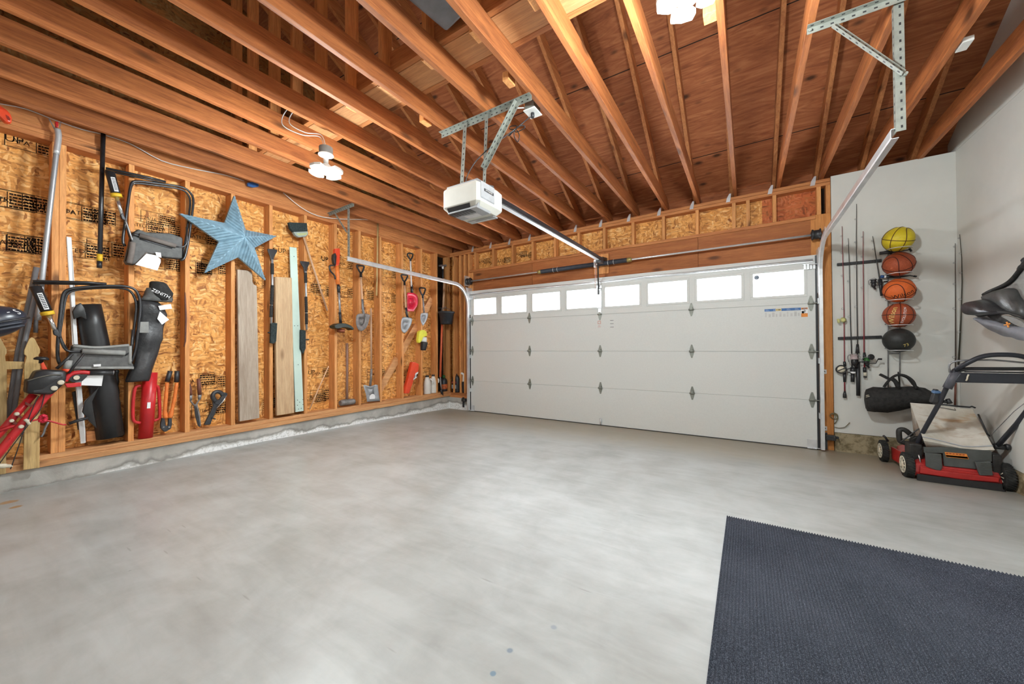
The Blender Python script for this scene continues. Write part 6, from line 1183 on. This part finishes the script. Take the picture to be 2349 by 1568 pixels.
for q in ([(1.220,5.285,1.061),(1.307,5.285,1.062)],): build('cross_wire', MB().tube(q, 0.005, 6), M_STEEL, br_)
def ball(c, m, label, rot, seam=True, words=(), sm=None):
    t = thing('basketball', c, label, 'ball', 'balls in the wall rack'); R = Matrix.Rotation(rot[2], 3, 'Z') @ Matrix.Rotation(rot[1], 3, 'Y') @ Matrix.Rotation(rot[0], 3, 'X'); C0 = Vector(c)
    build('ball_skin', MB().ell(c, (BR, BR, BR), R, 40, 24), m, t)
    if seam:
        mb = MB(); n = 48; rr = BR + 0.0002
        for ax in range(2): mb.tube([C0 + R @ (V(0, rr * math.cos(2 * math.pi * i / n), rr * math.sin(2 * math.pi * i / n)) if ax == 0 else V(rr * math.cos(2 * math.pi * i / n), rr * math.sin(2 * math.pi * i / n), 0)) for i in range(n)], 0.0034, 5, closed=True)
        for sg in (1, -1):
            P = []
            for i in range(n):
                a = 2 * math.pi * i / n; y_, z_ = math.cos(a), math.sin(a); d = V(sg * (0.62 + 0.28 * math.cos(2 * a)), y_ * 0.72, z_ * 0.9).normalized(); P.append(C0 + R @ (d * rr))
            mb.tube(P, 0.0034, 5, closed=True)
        build('seam', mb, sm or plain('dark_seam', (0.06, 0.012, 0.008)), t)
    for (txt, size, mm, lon, lat, roll) in words:
        T = Matrix.Rotation(lon, 3, 'Z') @ Matrix.Rotation(-lat, 3, 'X')   # faces -y
        def fn(v, T=T, roll=roll):
            x, y = v.x * math.cos(roll) - v.y * math.sin(roll), v.x * math.sin(roll) + v.y * math.cos(roll)
            r = math.hypot(x, y); a = r / BR; d = V(0, -1, 0) if r < 1e-6 else V(math.sin(a) * x / r, -math.cos(a), math.sin(a) * y / r)
            return C0 + (T @ d) * (BR + 0.0016)
        build('print', MB().text(txt, size, None, fn=fn), mm, t)
ball(BC[0], M_BALLY, 'yellow basketball, topmost in the wall rack', (0.2, 0.35, -0.6), words=[('☺', 0.03, M_BALLO, 0.35, 0.2, 0.2)][:0], sm=plain('brown_seam', (0.09, 0.03, 0.01)))
ball(BC[1], M_BALLB, 'scuffed brown basketball, second from the top of the rack', (0.5, -0.6, 0.5))
ball(BC[2], M_BALLO, 'bright orange basketball, third in the rack', (0.3, -0.75, 0.9), words=[('Wilson', 0.058, M_INKB, 0.05, -0.52, 0.42)])
ball(BC[3], M_BALLB, 'brown basketball with gold lettering, just above the black ball', (0.0, 0.05, -0.12), words=[('Wilson', 0.062, M_GOLD, -0.62, -0.03, 1.4), ('EVOLUTION', 0.03, M_PAPER, 0.12, -0.03, 1.42)])
ball(BC[4], M_BALLK, 'charcoal ball, lowest in the wall rack', (0, 0, 0), False, words=[('73', 0.042, M_GOLD, 0.25, -0.42, 0.5)])
t = thing('hand_pump', (1.25, 5.2, 1.9), 'black hand pump lying across the rack under the yellow ball', 'pump')
q = [(1.159,5.240,2.087),(1.225,5.240,2.090)]; build('pump_body', MB().tube([*q, *[(1.251,5.240,2.077)]], 0.0155, 10), M_BLK, t); q = [(1.324,5.250,2.089),(1.390,5.250,2.096)]; build('pump_rod', MB().tube([*[(1.252,5.245,2.082)], *q], 0.005, 7), M_BLK, t); build('t_handle', MB().tube([(1.378,5.250,2.108),(1.392,5.250,2.075)], 0.009, 8), M_BLK, t)
t = thing('bike_pump', (1.25, 5.2, 1.65), 'slim blue-ended pump lying across the rack under the brown ball', 'pump')
build('pump_body', MB().tube([*[(1.198,5.245,1.845),(1.230,5.245,1.837)], *[(1.326,5.245,1.833),(1.377,5.245,1.837),(1.411,5.245,1.824)]], [0.013, 0.013, 0.010, 0.006, 0.006], 9), M_BLK, t); build('pump_end', MB().tube([(1.163,5.245,1.849),(1.189,5.245,1.844)], 0.0155, 10), M_BLUE, t); build('pump_band', MB().tube([(1.188,5.245,1.845),(1.205,5.245,1.842)], 0.0145, 10), M_PAPER, t); build('pump_tip', MB().tube([(1.404,5.245,1.828),(1.423,5.245,1.822)], 0.009, 8), M_BLK, t)
# duffel bag hanging under the rack
db = thing('duffel_bag', (1.35, 5.1, 0.45), 'dusty black duffel bag hanging under the ball rack', 'bag')
sec = [(1.010,5.130,0.590),(1.023,5.130,0.591),(1.077,5.130,0.599),(1.165,5.130,0.601),(1.261,5.130,0.623),(1.355,5.130,0.644),(1.436,5.130,0.645),(1.495,5.130,0.625),(1.543,5.130,0.607)]
rz = [30, 72, 84, 82, 76, 66, 58, 45, 20]
rings = []
for i, (c, r_) in enumerate(zip(sec, rz)):
    k = 20; rr = r_ * 0.344 / 856 * 3.72 * 1.0
    rings.append([Vector(c) + V(0, min(rr, 0.115) * 0.95 * math.cos(2 * math.pi * j / k), rr * math.sin(2 * math.pi * j / k) * (1 + 0.05 * math.sin(3 * j + i))) for j in range(k)])
build('bag_body', MB().loft(rings), M_BLKF, db)
for q in ([(1.134,5.060,0.733),(1.156,5.060,0.778),(1.194,5.060,0.831),(1.236,5.060,0.858),(1.288,5.060,0.850),(1.338,5.060,0.801),(1.357,5.060,0.731)], [(1.241,5.080,0.861),(1.303,5.080,0.834),(1.353,5.080,0.757),(1.403,5.080,0.717),(1.451,5.080,0.663)]): build('carry_strap', MB().tube(smooth(q, 4), 0.011, 6), M_BLKF, db)
build('strap_pad', MB().bar(*[(1.111,5.070,0.857),(1.185,5.070,0.808)], (0, 0.05, 0), (0.014, 0, 0.018)), M_BLKF, db); build('strap_wrap', MB().tube(smooth([(1.181,5.050,0.824),(1.212,5.050,0.796),(1.232,5.050,0.739)], 3), 0.018, 8), M_BLKF, db)
build('hanging_loop', MB().tube([*[(1.243,5.090,0.850)], *[(1.283,5.250,0.873)], *[(1.299,5.280,0.736)]], 0.006, 6), M_BLKF, db)
zp = MB()
for q in ([(0.994,5.020,0.647),(1.016,5.020,0.653)], [(0.994,5.020,0.632),(1.021,5.020,0.642)]): zp.tube(q, 0.003, 5)
build('zip_pulls', zp, M_CREAM, db)

# hanging grey carrier bag on the right wall
hb_ = thing('hanging_bag', (1.62, 4.2, 1.2), 'grey and black fabric carrier hanging on the right wall at the frame edge', 'bag')
XB = 1.52
def soft(pts, d0, d1, k=0.85): 
    c = sum((Vector(p) for p in pts), Vector()) / len(pts)
    return MB().loft([[Vector(p) + V(d1, 0, 0) for p in pts], [Vector(p) for p in pts], [c + (Vector(p) - c) * k + V(-d0, 0, 0) for p in pts]], 0, True)
build('back_panel', soft(smooth([(1.600,4.515,1.544),(1.600,4.341,1.570),(1.600,4.219,1.589),(1.600,4.138,1.607),(1.600,4.044,1.658),(1.600,3.971,1.691),(1.600,3.818,1.650),(1.600,3.731,1.482),(1.600,3.796,1.321),(1.600,3.996,1.333),(1.600,4.142,1.484),(1.600,4.307,1.521)], 2, True), 0.02, 0.07, 0.97), M_LGREYF, hb_)
build('front_panel', soft(smooth([(1.560,4.393,1.526),(1.560,4.286,1.542),(1.560,4.164,1.553),(1.560,4.083,1.546),(1.560,4.029,1.526),(1.560,3.993,1.476),(1.560,3.943,1.430),(1.560,3.909,1.374),(1.560,3.918,1.325),(1.560,3.997,1.353),(1.560,4.121,1.380),(1.560,4.238,1.393),(1.560,4.315,1.475),(1.560,4.361,1.494)], 2, True), 0.03, 0.05, 0.9), plain('graphite_nylon', (0.06, 0.062, 0.06), 0.4, 0, 0.5, 0.3, 14, 0.3), hb_)
build('nose_pouch', soft(smooth([(1.530,4.518,1.448),(1.530,4.505,1.473),(1.530,4.442,1.494),(1.530,4.352,1.498),(1.530,4.277,1.491),(1.530,4.171,1.453),(1.530,4.089,1.408),(1.530,3.995,1.368),(1.530,4.107,1.366),(1.530,4.263,1.364),(1.530,4.376,1.373),(1.530,4.456,1.392),(1.530,4.506,1.420)], 2, True), 0.07, 0.03, 0.8), plain('black_nylon', (0.02, 0.022, 0.026), 0.32, 0, 0.6, 0.3, 16, 0.3), hb_)
build('under_pouch', soft(smooth([(1.550,4.434,1.371),(1.550,4.310,1.348),(1.550,4.162,1.321),(1.550,4.019,1.285),(1.550,3.873,1.270),(1.550,3.710,1.243),(1.550,3.713,1.161),(1.550,3.842,1.187),(1.550,3.947,1.197),(1.550,4.067,1.231),(1.550,4.181,1.263),(1.550,4.284,1.307),(1.550,4.357,1.336)], 2, True), 0.06, 0.05, 0.85), plain('grey_nylon', (0.22, 0.225, 0.25), 0.6, 0, 0.35, 0.15, 12, 0.4), hb_)
build('mesh_pocket', MB().prism(smooth([(1.525,4.077,1.355),(1.525,3.982,1.347),(1.525,3.879,1.320),(1.525,3.810,1.286),(1.525,3.811,1.260),(1.525,3.917,1.286),(1.525,3.998,1.322)], 2, True), (-0.006, 0, 0)), M_LGREYF, hb_)
build('dark_gusset', MB().prism(smooth([(1.535,4.277,1.365),(1.535,4.120,1.364),(1.535,4.009,1.322),(1.535,3.927,1.287),(1.535,3.965,1.277),(1.535,4.138,1.315)], 2, True), (-0.006, 0, 0)), M_BLKF, hb_)
build('piping', MB().tube(smooth([(1.570,4.431,1.540),(1.570,4.331,1.557),(1.570,4.207,1.571),(1.570,4.108,1.589),(1.570,4.037,1.618),(1.570,3.983,1.651),(1.570,3.932,1.678),(1.570,3.882,1.700)], 3), 0.014, 8).tube(smooth([(1.500,4.427,1.442),(1.500,4.368,1.390),(1.500,4.281,1.367),(1.500,4.144,1.380),(1.500,4.009,1.377),(1.500,3.887,1.357),(1.500,3.760,1.319)], 3), 0.009, 7), M_BLKF, hb_)
build('wall_hook', MB().tube([(1.590,3.988,1.722),(1.590,4.003,1.698),(1.590,4.033,1.689),(1.590,4.052,1.672),(1.590,4.034,1.671)], 0.006, 7).tube([*[(1.590,3.988,1.722)], *[(1.714,4.283,1.775)]], 0.012, 8), M_BLK, hb_)
tg = MB()
for k in range(4): tg.tube([*[(1.488,3.906,1.285)], (Vector([(1.488,3.906,1.285)][0]) + V(-0.005, 0.03 * math.cos(k * 1.4), 0.02 * math.sin(k * 1.4)))[:]], 0.005, 5)
build('orange_toggle', tg, plain('orange_cord', (0.75, 0.3, 0.06)), hb_)

# ================================================================ rug
rg = MB(); rx0, rx1, ry0, ry1 = -0.118, 1.12, 0.72, 2.735; nr = 100; prof = []
for i in range(nr * 6 + 1):
    ph = (i % 6) / 6; prof.append((rx0 + (rx1 - rx0) * i / (nr * 6), 0.0065 + 0.003 * math.cos(2 * math.pi * ph)))
ys = [ry0 + (ry1 - 0.004 - ry0) * k / 20 for k in range(21)] + [ry1]
for k, y in enumerate(ys):
    for (x, h) in prof: rg.v.append((x, y + ((h - 0.0065) * 0.9 if k >= 20 else 0), FZ(y) + (h if k < 21 else 0.001)))
n = len(prof)
for k in range(len(ys) - 1):
    for i in range(n - 1): rg.f.append([k * n + i, k * n + i + 1, (k + 1) * n + i + 1, (k + 1) * n + i]); rg.mi.append(0); rg.sm.append(True)
rg.box((rx0 - 0.003, ry0, FZ(ry0) + 0.0005), (rx0, ry0 + 0.001, FZ(ry0) + 0.004))
for i in range(20): rg.bar((rx0, ys[i], FZ(ys[i]) + 0.004), (rx0, ys[i + 1], FZ(ys[i + 1]) + 0.004), (0.006, 0, 0), (0, 0, 0.007))
build('ribbed_mat', rg, M_RUG, None, 'dark charcoal ribbed carpet mat on the concrete floor', 'mat')

# ================================================================ lawn mower
mw = thing('lawn_mower', (1.4, 4.75, 0.03), 'red walk-behind lawn mower with beige grass bag and black handlebar in the corner', 'lawn mower')
def wheel(x0, x1, y, z, r, hub_m, outside):
    t = MB(); w_ = x1 - x0
    t.lathe([(r * 0.62, 0), (r * 0.93, 0.002), (r, w_ * 0.18), (r * 1.01, w_ * 0.5), (r, w_ * 0.82), (r * 0.93, w_ - 0.002), (r * 0.62, w_)], (x0, y, z), (1, 0, 0), 40)
    for k in range(30):
        a = 2 * math.pi * k / 30; a2 = a + 0.16
        p = V(x0 + 0.004, y + r * math.cos(a), z + r * math.sin(a)); q = V(x1 - 0.004, y + r * math.cos(a2), z + r * math.sin(a2)); t.bar(p, q, V(0, -math.sin(a), math.cos(a)) * 0.009, V(0, math.cos(a), math.sin(a)) * 0.008)
    o = build('wheel', t, M_TIRE, mw)
    h = MB().lathe([(r * 0.72, 0.006), (r * 0.70, -0.004), (r * 0.6, -0.002), (r * 0.55, 0.004), (r * 0.26, -0.001), (r * 0.24, -0.008), (r * 0.08, -0.010)], (x0 if outside < 0 else x1, y, z), (1 if outside < 0 else -1, 0, 0), 28)
    for k in range(10):
        a = 2 * math.pi * k / 10; h.bar(V(x0 - 0.003, y + r * 0.28 * math.cos(a), z + r * 0.28 * math.sin(a)), V(x0 - 0.001, y + r * 0.6 * math.cos(a), z + r * 0.6 * math.sin(a)), (0.004, 0, 0), V(0, -math.sin(a), math.cos(a)) * 0.006)
    build('hub', h, hub_m, o)
wheel(1.095, 1.145, 5.045, FZ(5.045) + 0.100, 0.100, M_CREAM, -1)
wheel(1.115, 1.170, 4.49, FZ(4.49) + 0.100, 0.100, M_CREAM, -1)
wheel(1.645, 1.70, 4.47, FZ(4.47) + 0.100, 0.100, M_CREAM, 1)
wheel(1.645, 1.69, 5.045, FZ(5.045) + 0.100, 0.100, M_CREAM, 1)
dz = 0.03
dk2 = MB()
def dring(z, i, y0=0.0): return [V(1.17 + i, 4.42 + y0, z), V(1.64 - i, 4.42 + y0, z), V(1.65 - i, 4.80, z), V(1.60 - i, 5.10 - i, z), V(1.22 + i, 5.10 - i, z), V(1.165 + i, 4.80, z)]
dk2.loft([dring(0.065, 0), dring(0.10, -0.004), dring(0.165, 0.008, 0.02), dring(0.19, 0.04, 0.07)], 0, False); build('deck', dk2, M_MOWRED, mw, bevel=0.008)
build('deck_side', MB().prism([(1.166, 4.62, 0.07), (1.166, 5.0, 0.05), (1.166, 5.02, 0.165), (1.166, 4.60, 0.195)], (0.014, 0, 0)), M_MOWRED, mw, bevel=0.005)
build('rear_lip', MB().prism([(1.203,4.415,0.154),(1.632,4.415,0.145),(1.625,4.415,0.098),(1.197,4.415,0.089)], (0, 0.03, 0)), M_MOWRED, mw, bevel=0.004)
lipq = [(1.199,4.400,0.148),(1.275,4.400,0.133),(1.456,4.400,0.133),(1.619,4.400,0.131),(1.620,4.400,0.096),(1.420,4.400,0.084),(1.193,4.400,0.092)]; build('rear_apron', MB().prism(lipq, (0, 0.03, 0)), M_MOWRED, mw, bevel=0.006)
fq = [(1.174,4.385,0.087),(1.194,4.385,0.088),(1.415,4.385,0.086),(1.626,4.385,0.092),(1.629,4.385,0.057),(1.648,4.385,0.011),(1.449,4.385,0.006),(1.193,4.385,0.004),(1.174,4.385,0.033)]; build('trailing_flap', MB().prism([(p[0], p[1], max(p[2], FZ(4.385) + 0.002)) for p in fq], (0, 0.012, 0)), M_BLK, mw)
build('rear_door', MB().prism([(1.229,4.430,0.303),(1.342,4.430,0.319),(1.596,4.430,0.324),(1.596,4.430,0.242),(1.505,4.430,0.222),(1.515,4.430,0.171),(1.340,4.430,0.168),(1.337,4.430,0.270),(1.232,4.430,0.254)], (0, 0.025, 0)), M_FLAP, mw, bevel=0.005)
build('door_panel', MB().prism([(1.229,4.405,0.266),(1.320,4.405,0.266),(1.325,4.405,0.167),(1.315,4.405,0.132),(1.291,4.405,0.132),(1.231,4.405,0.152)], (0, 0.02, 0)), M_FLAP, mw, bevel=0.006)
rp_ = MB().prism([(1.495,4.400,0.233),(1.580,4.400,0.250),(1.589,4.400,0.144),(1.521,4.400,0.132),(1.512,4.400,0.169)], (0, 0.025, 0))
build('door_panel', rp_, M_FLAP, mw, bevel=0.006)
for k in range(7): build('panel_rib', MB().bar(*[Vector(p) for p in ([(1.525,4.398,0.228),(1.583,4.398,0.238)])], (0, 0.003, 0), (0, 0, 0.004)), M_FLAP, mw).location.z -= k * 0.0125
wl_ = MB().prism([(1.343,4.425,0.283),(1.462,4.425,0.285),(1.473,4.425,0.245),(1.350,4.425,0.244)], (0, 0.003, 0), 0); wl_.prism([(1.348,4.425,0.260),(1.465,4.425,0.263),(1.470,4.425,0.248),(1.352,4.425,0.247)], (0, 0.001, 0), 1)
for k in range(6): wl_.prism([lerp([(1.348,4.424,0.274)][0], [(1.455,4.424,0.276)][0], (k + f_) / 6) + V(0, 0, dz_) for f_, dz_ in ((0.1, -0.004), (0.8, -0.004), (0.8, 0.004), (0.1, 0.004))], (0, 0.0005, 0), 2)
build('warning_label', wl_, [M_LORG, M_YEL, plain('dark_red_print', (0.35, 0.06, 0.02))], mw)
# engine block, top cover, levers
build('engine_block', MB().box((1.28, 4.62, 0.19), (1.56, 4.95, 0.33)).lathe([(0.14, 0), (0.14, 0.05), (0.09, 0.07)], (1.41, 4.80, 0.33), n=24), M_ENG, mw, bevel=0.01)
build('drive_cover', MB().loft([[V(1.16 + a, 4.50 + b, z) for a, b in ((0, 0), (0.08, 0), (0.08, 0.12), (0, 0.12))] for z in (0.17, 0.27, 0.31)], 0, False), M_ENG, mw, bevel=0.01)
build('drive_cover', MB().loft([[V(1.60 + a, 4.44 + b, z) for a, b in ((0, 0), (0.05, 0), (0.05, 0.12), (0, 0.12))] for z in (0.10, 0.24, 0.30)], 0, False), M_ENG, mw, bevel=0.01)
build('handle_bracket', MB().prism([*[(1.197,4.620,0.324),(1.230,4.620,0.352),(1.274,4.620,0.357),(1.282,4.620,0.289),(1.252,4.620,0.216),(1.216,4.620,0.199),(1.196,4.620,0.254)]], (0, 0.04, 0)), M_ENG, mw, bevel=0.006)
build('carry_loop', MB().tube(rnd([(1.216,4.660,0.353),(1.175,4.660,0.401),(1.141,4.660,0.397),(1.136,4.660,0.373),(1.140,4.660,0.291),(1.165,4.660,0.282),(1.215,4.660,0.277)], 0.03, 4), 0.02, 8), M_ENG, mw)
build('height_lever', MB().tube([(1.149,5.020,0.212),(1.130,5.020,0.249),(1.114,5.020,0.266)], 0.009, 8), M_BLK, mw)
build('cable', MB().tube(smooth([(1.269,4.600,0.361),(1.272,4.600,0.315),(1.252,4.600,0.278),(1.215,4.600,0.256),(1.186,4.600,0.249)], 4), 0.005, 6).tube(smooth([(1.128,4.580,0.301),(1.178,4.580,0.359),(1.228,4.580,0.417),(1.252,4.580,0.437)], 4), 0.005, 6), M_BLK, mw)
build('lift_rod', MB().tube([(1.202,4.450,0.234),(1.215,4.450,0.147)], 0.005, 6), M_CHROME, mw)
# grass bag: sloping beige wedge
tp = [*[(1.237,4.470,0.362),(1.428,4.470,0.343),(1.614,4.470,0.337)], *[(1.626,4.780,0.627)], *[(1.613,4.780,0.614),(1.422,4.780,0.634),(1.241,4.780,0.639)]]
tpl = [*[(1.234,4.460,0.353)], *[(1.457,4.450,0.317),(1.616,4.450,0.330)], *[(1.623,4.800,0.602),(1.449,4.800,0.611),(1.247,4.800,0.628)]]
A0, A1, A2, B2, B1, B0 = [Vector(p) for p in tpl]
Lm = [*[(1.237,4.660,0.544)]][0]
g = []
for i in range(13):
    t_ = i / 12; row = []
    for j in range(13):
        s_ = j / 12
        a = (A0 * (1 - s_) * (1 - 2 * s_) if False else (A0.lerp(A1, min(1, s_ * 2)) if s_ <= 0.5 else A1.lerp(A2, (s_ - 0.5) * 2))); b = (B0.lerp(B1, s_ * 2) if s_ <= 0.5 else B1.lerp(B2, (s_ - 0.5) * 2))
        row.append(a.lerp(b, t_) + V(0, 0, -0.03 * math.sin(math.pi * t_) * math.sin(math.pi * s_) + 0.004 * math.sin(7 * s_ + 5 * t_)))
    g.append(row)
bgm = MB(); vs = [p for r in g for p in r]; bgm.add(vs, [(i * 13 + j, i * 13 + j + 1, (i + 1) * 13 + j + 1, (i + 1) * 13 + j) for i in range(12) for j in range(12)], 0, True)
rim = [g[0][j] for j in range(13)] + [g[i][12] for i in range(1, 13)] + [g[12][j] for j in range(11, -1, -1)] + [g[i][0] for i in range(11, 0, -1)]
low = [V(p.x + (0.03 if p.x < 1.4 else -0.02), p.y + 0.04, max(0.33 if p.y > 4.55 else p.z - 0.07, 0.28)) for p in rim]
m_ = len(rim); bgm.add(rim + low, [(k, (k + 1) % m_, (k + 1) % m_ + m_, k + m_) for k in range(m_)] + [[k + m_ for k in range(m_)]], 0, True)
build('grass_bag', bgm, M_BEIGE, mw)
build('bag_frame', MB().tube([*[(1.389,4.800,0.629),(1.526,4.800,0.617),(1.607,4.800,0.613),(1.620,4.800,0.621),(1.640,4.800,0.610)]], 0.007, 7), M_BLK, mw); build('bag_rail', MB().tube([(1.586,4.600,0.584),(1.634,4.600,0.428),(1.648,4.600,0.413)], 0.006, 6), M_BLK, mw)
build('bag_wire', MB().tube([(1.419,4.770,0.602),(1.519,4.770,0.584),(1.509,4.770,0.602)], 0.003, 5), M_STEEL, mw)
build('bag_seam', MB().tube(smooth([p + V(0, -0.003, 0.003) for p in g[1]], 2), 0.004, 5), plain('bluish_seam', (0.42, 0.44, 0.48)), mw)
# handlebar
hl_ = [*[(1.204,4.560,0.224),(1.246,4.560,0.366),(1.266,4.560,0.431)], *[(1.309,4.400,0.676)], *[(1.310,4.250,0.819)]]
build('handle_tube', MB().tube([*[(1.205,4.580,0.219)], *[(1.243,4.550,0.374)], *[(1.297,4.360,0.681)], *[(1.313,4.240,0.851)], *[(1.338,4.200,0.963)]], 0.0155, 12), M_MOWBAR, mw)
build('handle_tube', MB().tube([*[(1.642,4.500,0.345)], *[(1.712,4.400,0.558)], *[(1.725,4.200,0.776),(1.809,4.200,0.992)]], 0.0155, 12), M_MOWBAR, mw)
build('handle_knob', MB().tube([*[(1.631,4.500,0.354),(1.685,4.500,0.351)]], [0.022, 0.02], 10).lathe([(0.02, 0), (0.026, 0.012), (0.02, 0.025)], [(1.686,4.500,0.356)][0], (1, 0, 0), 12), M_BLK, mw)
build('handle_sleeve', MB().tube([(1.298,4.215,0.817),(1.349,4.215,0.953)], [0.027, 0.0265], 14), plain('purple_grey', (0.085, 0.085, 0.10), 0.5), mw)
top = [*[(1.338,4.190,0.961)], *[(1.377,4.150,1.013),(1.468,4.150,1.077)], *[(1.601,4.130,1.080),(1.673,4.130,1.052),(1.713,4.130,1.014)]]
build('handle_bar', MB().tube(rnd(top, 0.06, 4), 0.0165, 12), M_MOWBAR, mw)
build('drive_bail', MB().tube(rnd([(1.342,4.200,0.961),(1.370,4.200,0.960),(1.389,4.200,0.970),(1.741,4.200,0.979)], 0.03, 3), 0.013, 10), M_BLK, mw)
build('wire_bail', MB().tube(rnd([*[(1.315,4.220,0.938),(1.310,4.220,0.994),(1.330,4.220,1.023)], *[(1.401,4.200,1.036),(1.530,4.200,1.038),(1.669,4.200,1.021),(1.741,4.200,1.008)]], 0.04, 4), 0.0065, 8), M_STEEL, mw)
build('thin_rod', MB().tube([(1.384,4.200,0.948),(1.741,4.200,0.951)], 0.005, 7), M_BLK, mw)
build('control_panel', MB().prism([(1.357,4.190,0.938),(1.737,4.190,0.942),(1.736,4.190,0.871),(1.344,4.190,0.865),(1.325,4.190,0.877)], (0, 0.04, 0)), M_MOWBAR, mw, bevel=0.008)
build('starter_handle', MB().tube([(1.398,4.180,0.929),(1.392,4.180,0.912),(1.390,4.180,0.894),(1.384,4.180,0.880)], 0.005, 6), M_CREAM, mw)
build('throttle_box', MB().prism([(1.260,4.330,0.762),(1.301,4.330,0.767),(1.309,4.330,0.751),(1.301,4.330,0.721),(1.280,4.330,0.679),(1.242,4.330,0.687)], (0, 0.05, 0)), M_BLK, mw, bevel=0.01)
build('blue_cap', MB().prism(smooth([(1.258,4.325,0.770),(1.262,4.325,0.787),(1.285,4.325,0.790),(1.304,4.325,0.766),(1.262,4.325,0.761)], 2, True), (0, 0.05, 0)), plain('blue_cap_plastic', (0.10, 0.18, 0.32)), mw, bevel=0.006); build('cap_top', MB().prism([(1.262,4.320,0.786),(1.266,4.320,0.796),(1.284,4.320,0.796),(1.285,4.320,0.787)], (0, 0.05, 0)), M_BLK, mw, bevel=0.004)
build('clamp_knob', MB().tube([(1.314,4.350,0.699),(1.339,4.350,0.697)], 0.012, 9).tube([(1.340,4.350,0.721),(1.353,4.350,0.686)], [0.014, 0.018], 8), M_BLK, mw)
build('starter_cord', MB().tube([*[(1.596,4.450,0.441)], *[(1.658,4.300,0.658)], *[(1.666,4.200,0.730),(1.698,4.200,0.788)]], 0.0025, 5), M_STEEL, mw)
